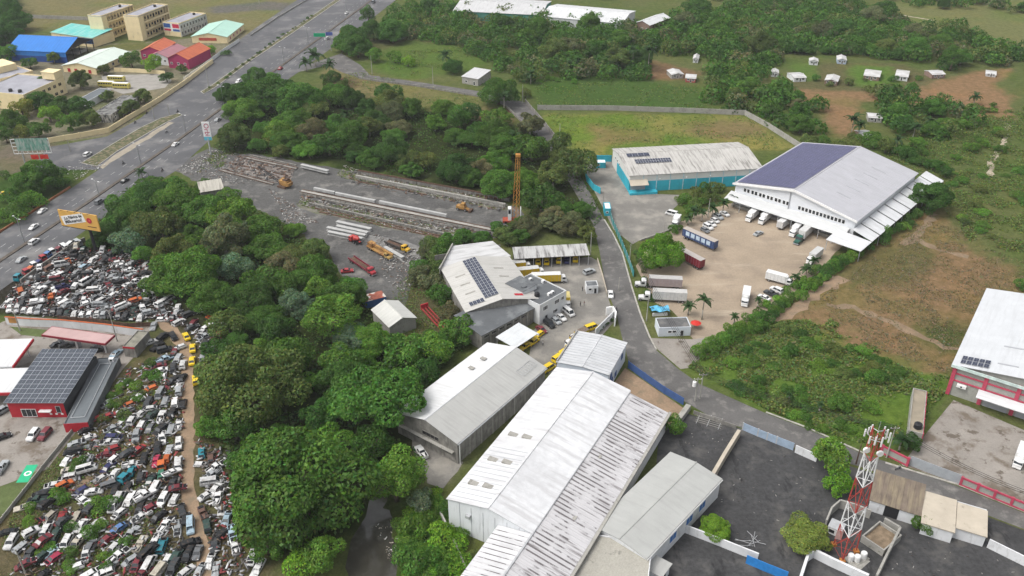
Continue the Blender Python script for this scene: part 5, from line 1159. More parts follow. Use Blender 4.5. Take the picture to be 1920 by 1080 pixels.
def crown_mesh(name, seed, lobes, lr, flat, leaf, per, gap=.0, top=.75, low=-.25):
    """unit-radius crown of leafy lobes: lobes on a dome, leaf sprays on the outside of each lobe"""
    rs = np.random.RandomState(seed); C = []
    while len(C) < lobes:
        v = rs.normal(0, 1, 3); v /= np.linalg.norm(v)
        if v[2] < low: continue
        k = rs.uniform(.45, .80) if rs.rand() < .75 else rs.uniform(.1, .5)
        C.append(np.array([v[0] * k, v[1] * k, v[2] * k * flat]))
    C = np.array(C); Rr = rs.uniform(lr[0], lr[1], len(C)); P = []; Nn = []; tint = []
    for i in range(len(C)):
        m = int(per * (Rr[i] / np.mean(lr)) ** 2); d = rs.normal(0, 1, (m, 3)); d /= np.linalg.norm(d, axis=1)[:, None]
        d = d[d[:, 2] > -.45]; rr = Rr[i] * (rs.uniform(.78, 1.06, (len(d), 1)))
        # sub-clumps inside a lobe: bite gaps with a cheap noise
        f = np.sin(d[:, 0] * 9 + seed + i) * np.sin(d[:, 1] * 9 + 2 * i) * np.sin(d[:, 2] * 9 + i); keep = f > -.45 + gap; rr = rr * (1 + .14 * f[:, None])
        d, rr = d[keep], rr[keep]; p = C[i] + d * rr * np.array([rs.uniform(.8, 1.3), rs.uniform(.8, 1.3), rs.uniform(.65, .95)]); ok = np.ones(len(p), bool)
        for j in range(len(C)):
            if j != i: ok &= np.linalg.norm((p - C[j]) / np.array([1, 1, .85]), axis=1) > Rr[j] * .80
        P.append(p[ok]); Nn.append(d[ok] * .9 + np.array([0, 0, .35])); tint.append(np.full(ok.sum(), rs.normal(1, .13)))
    P = np.concatenate(P); Nn = np.concatenate(Nn); tint = np.concatenate(tint).clip(.7, 1.35)
    V, q, col = leaf_quads(P, Nn, leaf, rs); col[:, :3] *= tint.repeat(4)[:, None]
    return np_mesh(name, V, q, LEAF, ('leaf', 'POINT', col))
def trunk_mesh(seed, h=1.0, r=.05, limbs=5, pale=False):
    rs = random.Random(seed); mb = MB(); k = (rs.uniform(-.05, .05), rs.uniform(-.05, .05), -.15)
    mb.path([(0, 0, -h), (k[0] * .5, k[1] * .5, -h * .55), k], [r * 1.5, r, r * .8], 8)
    for i in range(limbs):
        a = 2 * math.pi * i / limbs + rs.uniform(-.4, .4); e = (math.cos(a) * .55, math.sin(a) * .55, rs.uniform(.0, .35)); m = (e[0] * .45, e[1] * .45, e[2] * .3 - .1)
        mb.path([(k[0], k[1], -.2 - .1 * rs.random()), m, e], [r * .6, r * .4, r * .12], 6)
    return mb.mesh('trunk', PALEBARK if pale else BARK, True)
CR_ = {  # kind: (crown meshes, crown centre height in radii, trunk)
    'dome': [crown_mesh('crown', s, 74, (.12, .32), .85, .026, 900, low=-.5) for s in (1, 2, 3)],
    'wide': [crown_mesh('crown', s, 56, (.11, .28), .42, .028, 850, .02, low=-.3) for s in (11, 12, 13)],
    'loose': [crown_mesh('crown', s, 44, (.11, .30), .9, .034, 800, .08, low=-.5) for s in (21, 22, 23)],
    'tall': [crown_mesh('crown', s, 26, (.24, .40), 1.25, .034, 800, .05, low=-.5) for s in (31, 32)],
    'bush': [crown_mesh('crown', s, 16, (.28, .48), .75, .055, 380, .06, low=-.3) for s in (41, 42, 43)],
    'small': [crown_mesh('crown', s, 22, (.24, .40), .85, .045, 520, .06, low=-.55) for s in (51, 52, 53)],
}
TRK = {'dome': trunk_mesh(1), 'wide': trunk_mesh(2, 1.0, .04, 6), 'loose': trunk_mesh(3, 1.2, .045, 7, True), 'tall': trunk_mesh(4, 1.7, .06, 5), 'small': trunk_mesh(5, 1.2, .06, 5), 'bush': trunk_mesh(6, .7, .05, 4)}
HGT = {'dome': .62, 'wide': .62, 'loose': .70, 'tall': 1.15, 'small': .68, 'bush': .42}
TC = {'deep green': (.062, .136, .026), 'mid green': (.086, .180, .030), 'fresh green': (.120, .235, .034), 'olive': (.125, .168, .046), 'brownish': (.16, .165, .08), 'grey-green': (.14, .20, .12), 'bright green': (.16, .30, .03), 'yellow-green': (.20, .225, .05), 'yellow-flowered': (.30, .27, .03), 'olive green': (.11, .155, .04)}
TREES = []; TOCC = []
CATN = {'dome': 'domed tree', 'wide': 'spreading tree', 'loose': 'loose tree', 'tall': 'tall tree', 'small': 'small tree', 'bush': 'bush'}
def tree(cx, cy, rpx, kind='dome', tint='mid green', hs=1.0, label=None, group=None, ratio=1.0):
    """crown centre seen at (cx, cy), half width rpx in the picture"""
    Rm = 5.
    for _ in range(4):
        zc = HGT[kind] * Rm * hs; p = T(cx, cy, zc); Rm = rpx / scale_at(p)
    return tree_at(p.x, p.y, Rm, kind, tint, hs, label, group)
def tree_at(x, y, Rm, kind, tint, hs=1.0, label=None, group=None):
    zc = HGT[kind] * Rm * hs; nm = 'shrub' if kind == 'bush' else 'tree'
    r = root(nm, None, None, (x, y, 0), random.uniform(0, 6.28)); r['category'] = 'shrub' if kind == 'bush' else 'tree'
    k_ = random.uniform(.84, 1.2); c = [v * k_ for v in TC[tint]]; c[0] *= random.uniform(.9, 1.14)
    sz = Rm * random.uniform(.9, 1.1) * hs
    o = obj('crown', random.choice(CR_[kind]), r, (0, 0, zc), (0, 0, random.uniform(0, 6.28)), c); o.scale = (Rm, Rm * random.uniform(.9, 1.1), sz)
    t = obj('trunk', TRK[kind], r, (0, 0, zc)); t.scale = (Rm, Rm, zc / {'dome': 1., 'wide': 1., 'loose': 1.2, 'tall': 1.7, 'small': 1.2, 'bush': .7}[kind])
    r['group'] = group or ('shrubs' if kind == 'bush' else 'trees')
    if label: r['label'] = label
    else: TREES.append((r, f'{tint} {CATN[kind]}', (x, y)))
    TOCC.append((x, y, Rm)); return r
L_ = tree
# --- trees one can pick out, near to far
tree(560, 905, 140, 'dome', 'mid green', 1.0, 'largest domed deep green tree, in the bottom middle above the river')
tree(472, 715, 112, 'dome', 'olive green', .9, 'broad olive-green tree overhanging the dirt track opposite the yellow taxis')
tree(715, 745, 100, 'wide', 'mid green', 1.1, 'spreading green tree touching the corner of the white and grey roof')
tree(740, 895, 58, 'tall', 'fresh green', .9, 'upright vine-draped tree right of the river mouth')
tree(620, 600, 66, 'tall', 'fresh green', .7, 'bright leafy tree left of the pale gable shed')
tree(540, 672, 50, 'small', 'mid green'); tree(560, 575, 40, 'loose', 'grey-green'); tree(500, 600, 42, 'dome', 'mid green'); tree(640, 680, 46, 'small', 'mid green'); tree(690, 640, 44, 'dome', 'fresh green')
tree(760, 660, 50, 'small', 'mid green'); tree(810, 655, 40, 'small', 'fresh green'); tree(860, 620, 38, 'small', 'mid green'); tree(650, 560, 45, 'loose', 'mid green'); tree(590, 520, 48, 'dome', 'mid green')
tree(470, 560, 52, 'dome', 'deep green'); tree(430, 610, 40, 'small', 'olive'); tree(440, 800, 46, 'small', 'mid green'); tree(395, 800, 30, 'small', 'fresh green'); tree(600, 780, 40, 'small', 'deep green')
tree(700, 830, 45, 'small', 'mid green'); tree(640, 720, 52, 'dome', 'deep green'); tree(660, 635, 40, 'loose', 'grey-green'); tree(800, 700, 36, 'small', 'deep green'); tree(610, 1040, 42, 'small', 'fresh green'); tree(560, 1065, 36, 'bush', 'bright green')
tree(500, 1020, 40, 'small', 'mid green'); tree(790, 940, 30, 'small', 'grey-green'); tree(780, 985, 34, 'bush', 'fresh green'); tree(835, 1010, 36, 'bush', 'bright green'); tree(780, 1050, 38, 'bush', 'mid green'); tree(860, 1060, 30, 'bush', 'bright green'); tree(885, 1045, 16, 'bush', 'olive'); tree(870, 1000, 16, 'bush', 'fresh green')
tree(840, 955, 22, 'bush', 'deep green')
# left centre wood, along the highway
tree(330, 375, 52, 'wide', 'mid green'); tree(285, 365, 40, 'dome', 'deep green'); tree(255, 410, 44, 'dome', 'deep green'); tree(300, 420, 54, 'wide', 'olive', 1.1, 'wide olive flat-topped tree behind the orange billboard'); tree(380, 395, 50, 'wide', 'mid green'); tree(430, 400, 52, 'wide', 'fresh green'); tree(480, 430, 50, 'wide', 'mid green'); tree(420, 450, 54, 'loose', 'brownish'); tree(500, 465, 44, 'wide', 'mid green')
tree(240, 454, 34, 'small', 'grey-green', 1.0, 'pale grey-green tree at the top of the upper scrapyard'); tree(445, 505, 36, 'small', 'grey-green', 1.0, 'pale grey-green tree beside the round bright tree'); tree(352, 510, 66, 'dome', 'fresh green', .9, 'round bright green tree at the right end of the upper scrapyard')
tree(325, 475, 46, 'loose', 'olive'); tree(200, 440, 30, 'dome', 'deep green'); tree(225, 400, 30, 'small', 'deep green'); tree(175, 460, 16, 'bush', 'deep green'); tree(530, 505, 44, 'loose', 'brownish'); tree(560, 480, 40, 'wide', 'olive'); tree(590, 470, 30, 'loose', 'olive'); tree(400, 560, 44, 'dome', 'mid green'); tree(540, 540, 38, 'small', 'mid green'); tree(600, 545, 34, 'small', 'fresh green'); tree(490, 530, 42, 'small', 'deep green'); tree(520, 620, 38, 'small', 'deep green'); tree(385, 345, 14, 'bush', 'mid green')
tree(460, 440, 30, 'loose', 'grey-green')
# wood between precast yard and dry meadow
tree(500, 175, 60, 'dome', 'deep green', .8); tree(560, 190, 50, 'dome', 'mid green', .8); tree(455, 210, 40, 'dome', 'mid green', .8); tree(440, 255, 34, 'loose', 'olive')
tree(935, 172, 42, 'dome', 'mid green', .95, 'round dense green tree at the bend of the narrow lane with palms')
tree(1240, 476, 44, 'dome', 'bright green', 1.1, 'round bright green tree between the maroon trailer and the lane fence')
tree(1558, 855, 40, 'small', 'fresh green', 1.2, 'leafy tree by the white wall left of the mast top'); tree(1575, 905, 30, 'small', 'bright green', 1.0, 'yellower leafy tree between the mast and the black yard'); tree(1512, 1002, 46, 'dome', 'yellow-green', .85, 'olive-gold round tree left of the mast foot'); tree(1341, 990, 33, 'dome', 'bright green', .8, 'small vivid lime-green round tree in the black yard')
tree(1262, 796, 24, 'small', 'fresh green', 1.0, 'small green tree at the back end of the striped lean-to'); tree(1160, 905, 13, 'bush', 'olive', 1.0, 'tuft growing on the striped lean-to gutter, lower one'); tree(1200, 843, 14, 'bush', 'grey-green', 1.0, 'tuft growing by the striped lean-to gutter, upper one'); tree(1732, 985, 22, 'small', 'mid green', 1.0, 'bush-like tree in front of the stained beige roof'); tree(1826, 995, 14, 'small', 'deep green', 1.2, 'dark little tree in the gap of the beige building')
tree(1706, 830, 22, 'small', 'deep green'); tree(1745, 370, 42, 'loose', 'deep green', 1.0, 'dark tree at the far corner of the big warehouse side canopy')
# top left: highway, school
tree(72, 335, 46, 'dome', 'mid green', .9, 'round tree between the green billboard and the highway'); tree(20, 370, 20, 'bush', 'mid green'); tree(60, 380, 26, 'bush', 'fresh green'); tree(30, 400, 26, 'bush', 'mid green'); tree(8, 330, 14, 'bush', 'mid green')
for i, (x, y, r_, k, t) in enumerate([(40, 205, 24, 'small', 'yellow-green'), (92, 215, 22, 'small', 'bright green'), (20, 230, 30, 'dome', 'mid green'), (75, 190, 26, 'dome', 'deep green'), (115, 200, 28, 'dome', 'deep green'), (150, 200, 26, 'dome', 'deep green'), (130, 230, 24, 'small', 'mid green'), (170, 222, 22, 'loose', 'olive'), (70, 245, 24, 'small', 'mid green'), (10, 255, 20, 'small', 'mid green'), (45, 250, 20, 'small', 'yellow-green'), (85, 160, 24, 'dome', 'deep green'), (150, 150, 24, 'loose', 'olive'), (100, 108, 15, 'loose', 'olive'), (55, 118, 16, 'small', 'deep green'), (12, 100, 22, 'small', 'mid green'), (30, 40, 30, 'dome', 'deep green'), (10, 65, 30, 'dome', 'deep green'), (-10, 30, 34, 'dome', 'deep green'), (15, 15, 26, 'dome', 'deep green'), (245, 112, 22, 'small', 'mid green'), (285, 122, 20, 'small', 'bright green'), (312, 145, 14, 'small', 'deep green'), (395, 93, 11, 'small', 'bright green'), (268, 180, 18, 'loose', 'olive'), (245, 200, 18, 'loose', 'olive'), (200, 180, 14, 'loose', 'olive'), (340, 130, 12, 'loose', 'olive'), (195, 130, 14, 'loose', 'olive'), (5, 190, 16, 'dome', 'deep green'), (230, 210, 14, 'loose', 'olive'), (425, 100, 9, 'bush', 'deep green')]): tree(x, y, r_, k, t)
# far wood, top centre and right
for x, y, r_, k, t in [(690, 30, 18, 'tall', 'deep green'), (700, 60, 26, 'dome', 'deep green'), (735, 62, 30, 'dome', 'mid green'), (660, 70, 34, 'dome', 'deep green'), (650, 60, 14, 'wide', 'yellow-flowered'), (670, 90, 28, 'dome', 'mid green'), (640, 85, 22, 'wide', 'mid green'), (700, 105, 18, 'small', 'fresh green'), (740, 110, 18, 'bush', 'fresh green'), (765, 118, 16, 'bush', 'bright green'), (850, 125, 20, 'dome', 'deep green'), (985, 175, 12, 'small', 'olive'), (620, 150, 20, 'small', 'deep green'), (480, 150, 30, 'dome', 'deep green')]: tree(x, y, r_, k, t)
WOODS = []
def fill(poly, n, spacing, kinds, tints, rr, hs=(.8, 1.1), seed=1, avoid=.55, tries=30):
    """fill a wood: individual trees sampled inside a picture polygon on the ground"""
    rs = random.Random(seed); g = GP(poly); xs = [p.x for p in g]; ys = [p.y for p in g]; got = 0
    for _ in range(n * tries):
        if got >= n: break
        x, y = rs.uniform(min(xs), max(xs)), rs.uniform(min(ys), max(ys))
        if not inpoly(np.array([x]), np.array([y]), g)[0]: continue
        Rm = rs.uniform(*rr)
        if in_building(x, y, Rm * .7): continue
        if any((x - a) ** 2 + (y - b) ** 2 < (avoid * (Rm + c)) ** 2 for a, b, c in TOCC): continue
        tree_at(x, y, Rm, rs.choice(kinds), rs.choice(tints), rs.uniform(*hs)); got += 1
    return got
fill(FOREST[0], 54, 0, ['dome', 'wide', 'loose', 'dome', 'small'], ['deep green', 'mid green', 'olive', 'brownish', 'mid green', 'mid green', 'deep green', 'fresh green'], (6, 9.5), seed=3, avoid=.5)
fill(FOREST[1], 36, 0, ['dome', 'small', 'small'], ['deep green', 'mid green', 'mid green', 'fresh green'], (3.5, 6.5), (.6, .9), seed=4, avoid=.55)
fill([(470, 292), (560, 300), (700, 322), (860, 350), (960, 378), (975, 360), (860, 325), (700, 296), (560, 275), (470, 270)], 17, 0, ['small', 'dome', 'loose'], ['deep green', 'mid green', 'olive'], (3.6, 5.6), seed=16, avoid=.42)
FARW = [(700, 40), (760, 20), (850, 22), (1010, 32), (1160, 48), (1215, 55), (1300, 30), (1380, 40), (1440, 10), (1560, 0), (1690, 45), (1730, 80), (1690, 118), (1600, 105), (1480, 100), (1440, 130), (1370, 120), (1310, 110), (1240, 100), (1200, 120), (1220, 150), (1100, 148), (1000, 152), (960, 160), (905, 110), (850, 85), (780, 72), (735, 80)]
fill(FARW, 22, 0, ['dome', 'loose', 'dome'], ['deep green', 'olive', 'brownish', 'mid green', 'mid green', 'deep green'], (7, 11), (.75, .95), seed=5, avoid=.42)
WOODS.append((FARW, 620)); WOODS.append(([(1300, 30), (1440, 10), (1560, 0), (1690, 45), (1730, 80), (1690, 116), (1600, 102), (1480, 98), (1440, 128), (1370, 118), (1310, 108)], 190)); WOODS.append(([(1860, 92), (1990, 80), (1990, 128), (1880, 126), (1800, 120)], 34)); WOODS.append(([(720, 60), (790, 40), (860, 50), (900, 90), (780, 70)], 30))
WOODS.append(([(1310, 140), (1380, 120), (1440, 140), (1480, 180), (1540, 200), (1545, 240), (1500, 265), (1400, 212), (1330, 200)], 50))
WOODS.append(([(1690, 100), (1760, 40), (1830, 60), (1860, 110), (1780, 135), (1720, 128)], 40)); WOODS.append(([(1560, -40), (1720, -20), (1920, 10), (1920, 30), (1850, 20), (1700, 15)], 40)); WOODS.append(([(1640, 180), (1720, 185), (1800, 200), (1830, 240), (1720, 270), (1660, 230)], 26)); WOODS.append(([(860, -60), (1300, -60), (1300, -10), (1240, 10), (860, -20)], 60))
WOODS.append(([(1310, -40), (1560, -40), (1560, 0), (1440, 10), (1380, 40), (1300, 30)], 50))
fill([(1310, 140), (1380, 120), (1440, 140), (1480, 180), (1540, 200), (1545, 240), (1500, 265), (1400, 212), (1330, 200)], 8, 0, ['dome', 'loose', 'small'], ['olive', 'brownish', 'mid green', 'deep green'], (5, 8), seed=6, avoid=.5)
fill([(1640, 180), (1720, 185), (1800, 200), (1830, 240), (1720, 270), (1660, 230)], 6, 0, ['dome', 'small'], ['mid green', 'deep green'], (4.5, 7), seed=7, avoid=.5)
fill([(1690, 100), (1760, 40), (1830, 60), (1860, 110), (1780, 135), (1720, 128)], 4, 0, ['dome', 'tall'], ['deep green', 'mid green'], (6, 9), seed=8, avoid=.5)
fill([(1560, -40), (1720, -20), (1920, 10), (1920, 30), (1850, 20), (1700, 15)], 5, 0, ['dome'], ['deep green', 'mid green'], (5, 8), seed=9, avoid=.6)
fill([(1440, 100), (1500, 95), (1620, 100), (1700, 112), (1720, 122), (1600, 104), (1500, 104)], 7, 0, ['dome', 'small'], ['deep green', 'mid green'], (4, 7), seed=14, avoid=.5)
fill([(1480, 150), (1760, 150), (1700, 172), (1500, 170)], 9, 0, ['bush', 'bush', 'small'], ['mid green', 'olive', 'fresh green'], (1.8, 3.2), seed=15, avoid=.8)
fill([(1860, 95), (1960, 85), (1960, 125), (1880, 125)], 3, 0, ['dome', 'small'], ['deep green', 'mid green'], (4, 6), seed=10, avoid=.5)
fill([(760, 490), (800, 470), (850, 470), (840, 520), (880, 600), (860, 640), (800, 560)], 12, 0, ['small', 'loose', 'small'], ['olive', 'mid green', 'brownish'], (3.5, 5.5), seed=11, avoid=.45)
fill([(1020, 400), (1100, 380), (1122, 440), (1100, 455), (1000, 450), (980, 440)], 10, 0, ['loose', 'dome'], ['olive', 'mid green', 'brownish'], (4, 6), seed=12, avoid=.5)
fill([(930, 440), (985, 420), (1000, 450), (960, 462), (830, 468), (880, 452)], 8, 0, ['small', 'loose'], ['mid green', 'olive'], (3, 4.5), seed=13, avoid=.5)
# hedges and shrubs
def wood(name, zones, seed=71):
    """a far-off wood that reads as one mass: leaf sprays on several hundred low mounds"""
    rs = np.random.RandomState(seed); P = []; Nn = []; tn = []; cols = np.array([TC['deep green'], TC['mid green'], TC['olive'], TC['brownish'], TC['deep green'], TC['mid green'], TC['mid green']])
    for poly, k in zones:
        g = GP(poly); a = np.array([[p.x, p.y] for p in g]); lo, hi = a.min(0), a.max(0); got = 0
        while got < k:
            p = rs.uniform(lo, hi)
            if not inpoly(p[:1], p[1:], g)[0]: continue
            got += 1; Rm = rs.uniform(3.5, 7); n = int(11 * Rm * Rm); d = rs.normal(0, 1, (n, 3)); d /= np.linalg.norm(d, axis=1)[:, None]; d[:, 2] = np.abs(d[:, 2])
            f = np.sin(d[:, 0] * 5 + got) * np.sin(d[:, 1] * 5 + 2 * got); q = d * Rm * (1 + .22 * f[:, None]) * rs.uniform(.85, 1.05, (n, 1)) * np.array([1, 1, rs.uniform(.8, 1.25)]); q[:, :2] += p; q[:, 2] += rs.uniform(0, 2.5)
            P.append(q); Nn.append(d); tn.append((cols[rs.randint(len(cols))] * rs.uniform(.8, 1.2))[None].repeat(n, 0))
    P, Nn, tn = np.concatenate(P), np.concatenate(Nn), np.concatenate(tn); V, q, col = leaf_quads(P, Nn, .62, rs); col[:, :3] *= tn.repeat(4, 0)
    struct(obj(name, np_mesh(name, V, q, LEAF, ('leaf', 'POINT', col)), col=(1, 1, 1)), 'stuff')
wood('far_wood', WOODS)
def hedge(pts, step, rr, tints, seed, spread=1.0):
    rs = random.Random(seed); g = GP(pts)
    for i in range(len(g) - 1):
        k = max(1, int((g[i + 1] - g[i]).length / step))
        for j in range(k):
            p = g[i].lerp(g[i + 1], (j + rs.random() * .6) / k); tree_at(p.x + rs.uniform(-spread, spread), p.y + rs.uniform(-spread, spread), rs.uniform(*rr), 'bush', rs.choice(tints), rs.uniform(.8, 1.3))
hedge([(1302, 672), (1360, 640), (1430, 600), (1490, 560), (1560, 510), (1620, 465), (1700, 420), (1750, 390)], 3.6, (2.2, 3.6), ['mid green', 'fresh green', 'mid green', 'deep green'], 21, 1.2)
hedge([(1320, 655), (1400, 605), (1470, 555), (1540, 500)], 5, (1.6, 2.6), ['fresh green', 'bright green', 'mid green'], 22, 1.2)
hedge([(1265, 390), (1300, 370), (1340, 358), (1372, 362)], 3.5, (2.5, 3.8), ['olive', 'mid green', 'fresh green'], 23, 2)
hedge([(1280, 400), (1310, 388), (1350, 375)], 3.5, (2.2, 3.2), ['mid green', 'olive'], 24, 1.5)
hedge([(1255, 440), (1275, 425)], 3, (2.2, 3), ['mid green'], 25, 1)
hedge([(1192, 470), (1204, 510), (1216, 560), (1228, 600)], 4, (1.0, 1.7), ['mid green', 'deep green', 'olive'], 26, .5)
hedge([(384, 170), (410, 158), (470, 112), (530, 68), (590, 28)], 7, (.8, 1.4), ['deep green', 'olive'], 29, .4)
hedge([(1122, 622), (1148, 600)], 1.6, (.7, 1.0), ['deep green'], 27, .2)
hedge([(850, 960), (880, 1040), (895, 1090)], 4, (1.2, 2), ['fresh green', 'olive'], 28, .5)
# scrub of the right-hand field, the river bank and the scrapyard
fill([(1290, 690), (1330, 650), (1420, 612), (1500, 620), (1620, 660), (1690, 700), (1680, 760), (1620, 800), (1500, 780), (1400, 740)], 44, 0, ['bush', 'bush', 'bush', 'small'], ['mid green', 'fresh green', 'olive', 'deep green', 'mid green'], (1.6, 3.6), (.5, .9), seed=31, avoid=.42)
fill([(1760, 330), (1920, 300), (1960, 480), (1850, 460), (1780, 400)], 18, 0, ['bush'], ['olive', 'mid green', 'fresh green'], (2, 4), (.5, .8), seed=32, avoid=.5)
fill([(1700, 230), (1860, 200), (1900, 300), (1780, 330), (1690, 280)], 24, 0, ['bush', 'small'], ['mid green', 'fresh green', 'olive'], (2, 4.5), (.5, .9), seed=33, avoid=.5)
fill([(1480, 280), (1560, 255), (1680, 262), (1720, 310), (1640, 290)], 12, 0, ['bush', 'small'], ['mid green', 'olive'], (3, 5), seed=34, avoid=.5)
fill([(270, 650), (300, 680), (300, 720), (230, 800), (190, 790), (230, 700)], 16, 0, ['bush'], ['fresh green', 'mid green', 'olive'], (1.3, 2.6), (.5, .9), seed=35, avoid=.5)
fill([(20, 960), (120, 940), (180, 1010), (230, 1040), (150, 1075), (40, 1060)], 14, 0, ['bush'], ['fresh green', 'mid green'], (1.2, 2.4), (.5, .9), seed=36, avoid=.6)
fill([(745, 985), (820, 920), (850, 960), (885, 1075), (755, 1090)], 22, 0, ['bush'], ['bright green', 'fresh green', 'mid green'], (1.8, 3.2), (.6, .9), seed=37, avoid=.42)
fill([(1000, 150), (1080, 145), (1120, 155), (1020, 165)], 6, 0, ['bush'], ['fresh green'], (1.5, 2.5), seed=38)
fill([(0, 400), (60, 360), (130, 330), (120, 350), (40, 410), (-20, 440)], 12, 0, ['bush'], ['mid green', 'fresh green'], (2, 3.2), (.6, .9), seed=39, avoid=.5)
fill([(1640, 280), (1740, 320), (1790, 340), (1700, 290)], 8, 0, ['bush', 'small'], ['mid green', 'deep green'], (2.5, 4), seed=40, avoid=.5)
fill([(1880, 560), (1920, 520), (1990, 540), (1960, 600)], 6, 0, ['bush'], ['mid green', 'fresh green'], (2, 3.5), seed=41, avoid=.5)
fill([(1440, 778), (1560, 815), (1650, 845), (1690, 800), (1640, 800), (1500, 780)], 14, 0, ['bush'], ['fresh green', 'mid green'], (1.2, 2.2), (.5, .8), seed=42, avoid=.5)
for x, y in ((148, 872), (190, 985), (205, 945), (168, 1000), (60, 985), (110, 930), (235, 1015), (180, 950), (130, 1060), (200, 1065)): tree(x, y, random.uniform(12, 22), 'bush', random.choice(['fresh green', 'mid green']))

# ---- palms
def frond_mesh():
    mb = MB(); n = 7; L = 1.0; pts = []
    for i in range(n + 1):
        t = i / n; pts.append((L * t * (1 - .12 * t), 0, .32 * math.sin(t * 2.2) - .55 * t * t))
    for i in range(n):
        w0 = .17 * math.sin(math.pi * min(1, (i / n) * .9 + .12)) + .01; w1 = .17 * math.sin(math.pi * min(1, ((i + .8) / n) * .9 + .12)) + .01
        a, b = Vector(pts[i]), Vector(pts[i]).lerp(Vector(pts[i + 1]), .86)
        for s in (-1, 1): mb.quad(a, b, b + Vector((.09, s * w1, -.35 * w1)), a + Vector((.06, s * w0, -.35 * w0)))
    me = mb.mesh('frond', LEAF); at = me.attributes.new('leaf', 'FLOAT_COLOR', 'POINT')
    at.data.foreach_set('color', [1., 1., 1., 1.] * len(me.vertices)); return me
FROND = frond_mesh()
PALMTRUNK = MB().path([(0, 0, 0), (.02, .01, .5), (0, 0, 1)], [.045, .032, .026], 8).mesh('trunk', PALEBARK, True)
PALMS = []
def palm(px, py, rpx, hpx=None, tint=(.042, .085, .028), n=15):
    """crown centre at (px, py), crown half width rpx, trunk reaching hpx picture rows down"""
    h = 8.
    base = (px, py + (hpx or rpx * 2.2)); b = T(*base); h = max(3., Hz(base[0], base[1], py)); Rm = rpx / scale_at((b.x, b.y, h))
    r = root('palm_tree', None, None, (b.x, b.y, 0), random.uniform(0, 6.28)); r['category'] = 'palm tree'; r['group'] = 'palm trees'
    t = obj('trunk', PALMTRUNK, r); t.scale = (6, 6, h)
    for i in range(n):
        kk = random.uniform(.8, 1.25); el = random.uniform(-.5, .75) if i > 3 else .9; f = obj('frond', FROND, r, (0, 0, h), (random.uniform(-.2, .2), -el, 2 * math.pi * i / n * 2.4), [v * kk for v in tint]); s = Rm * random.uniform(.9, 1.2); f.scale = (s, s * 1.15, s)
    PALMS.append((r, 'palm tree', (b.x, b.y)))
for a in ((1316, 563, 17, 36), (1290, 575, 14, 16), (268, 325, 14, 10), (592, 105, 20, 20), (575, 118, 14, 16), (620, 122, 16, 30), (835, 105, 16, 18), (945, 182, 16, 26), (915, 165, 14, 18), (965, 258, 18, 26), (1085, 115, 13, 24), (1065, 120, 12, 22), (1215, 97, 18, 36), (1185, 95, 14, 34), (995, 140, 12, 18), (1595, 225, 18, 30), (1607, 235, 14, 26), (1825, 182, 13, 14), (1710, 240, 16, 22), (1740, 230, 16, 22), (1680, 262, 14, 20), (1510, 505, 14, 14), (1490, 520, 12, 14), (1525, 490, 12, 12), (1375, 595, 10, 14), (1420, 565, 9, 12), (1355, 382, 14, 18), (1335, 390, 13, 16), (1315, 400, 13, 16), (1375, 372, 12, 16), (1300, 395, 12, 16), (1290, 408, 12, 14), (730, 200, 22, 16), (720, 210, 18, 14), (650, 215, 16, 14), (1685, 825, 20, 22), (1478, 745, 9, 12), (1535, 762, 9, 12), (25, 225, 12, 12)): palm(*a)
# ---- ground cover nobody could count
def cover(name, polys, n, size, cols, seed, label=None, zmax=.5):
    rs = np.random.RandomState(seed); P = []
    for poly, share in polys:
        g = GP(poly); a = np.array([[p.x, p.y] for p in g]); lo, hi = a.min(0), a.max(0); need = int(n * share); acc = 0
        while acc < need:
            q = rs.uniform(lo, hi, (need * 2, 2)); q = q[inpoly(q[:, 0], q[:, 1], g)]; f = fbm(q[:, 0], q[:, 1], 7, 3); q = q[f + rs.normal(0, .06, len(q)) > .46]
            if len(q) == 0: break
            P.append(q[:need - acc]); acc += len(P[-1])
    P = np.concatenate(P); z = rs.uniform(.02, zmax, (len(P), 1)) * fbm(P[:, 0], P[:, 1], 4, 2)[:, None] * 1.6
    V, q, col = leaf_quads(np.concatenate([P, z], 1), np.array([[0, 0, 1.]]).repeat(len(P), 0), size, rs, .2)
    mix = np.array(cols)[rs.randint(0, len(cols), len(P))]; col[:, :3] *= mix.repeat(4, 0)
    o = obj(name, np_mesh(name, V, q, LEAF, ('leaf', 'POINT', col)), col=(1, 1, 1)); struct(o, 'stuff'); return o
G1, G2, G3, G4 = (.115, .18, .04), (.16, .22, .055), (.16, .165, .07), (.20, .155, .10)
cover('scrub', [([(1290, 690), (1330, 645), (1420, 605), (1560, 600), (1690, 690), (1790, 710), (1700, 830), (1600, 830), (1440, 770)], .60), ([(1640, 270), (1920, 200), (1990, 480), (1830, 470), (1760, 380)], .4)], 80000, .34, [G1, G2, G2, G3], 51, zmax=.9)
cover('dry_weeds', [([(1500, 590), (1560, 540), (1740, 400), (1930, 470), (1930, 560), (1790, 706), (1600, 640)], 1.)], 16000, .24, [G3, G4, G4, (.2, .15, .10)], 52, zmax=.25)
cover('yard_weeds', [([(240, 690), (330, 660), (330, 800), (300, 1000), (380, 1080), (-20, 1090), (20, 970), (150, 800)], .7), ([(700, 570), (800, 490), (890, 640), (780, 640)], .3)], 18000, .22, [G1, G2, G3], 53, zmax=.6)
cover('precast_weeds', [([(566, 372), (760, 412), (900, 440), (880, 458), (680, 418), (556, 384)], .5), ([(620, 312), (700, 330), (860, 358), (960, 384), (950, 396), (800, 366), (640, 334)], .35), ([(390, 285), (430, 290), (420, 312), (370, 325)], .15)], 5000, .3, [G1, G2, G3], 57, zmax=.5)
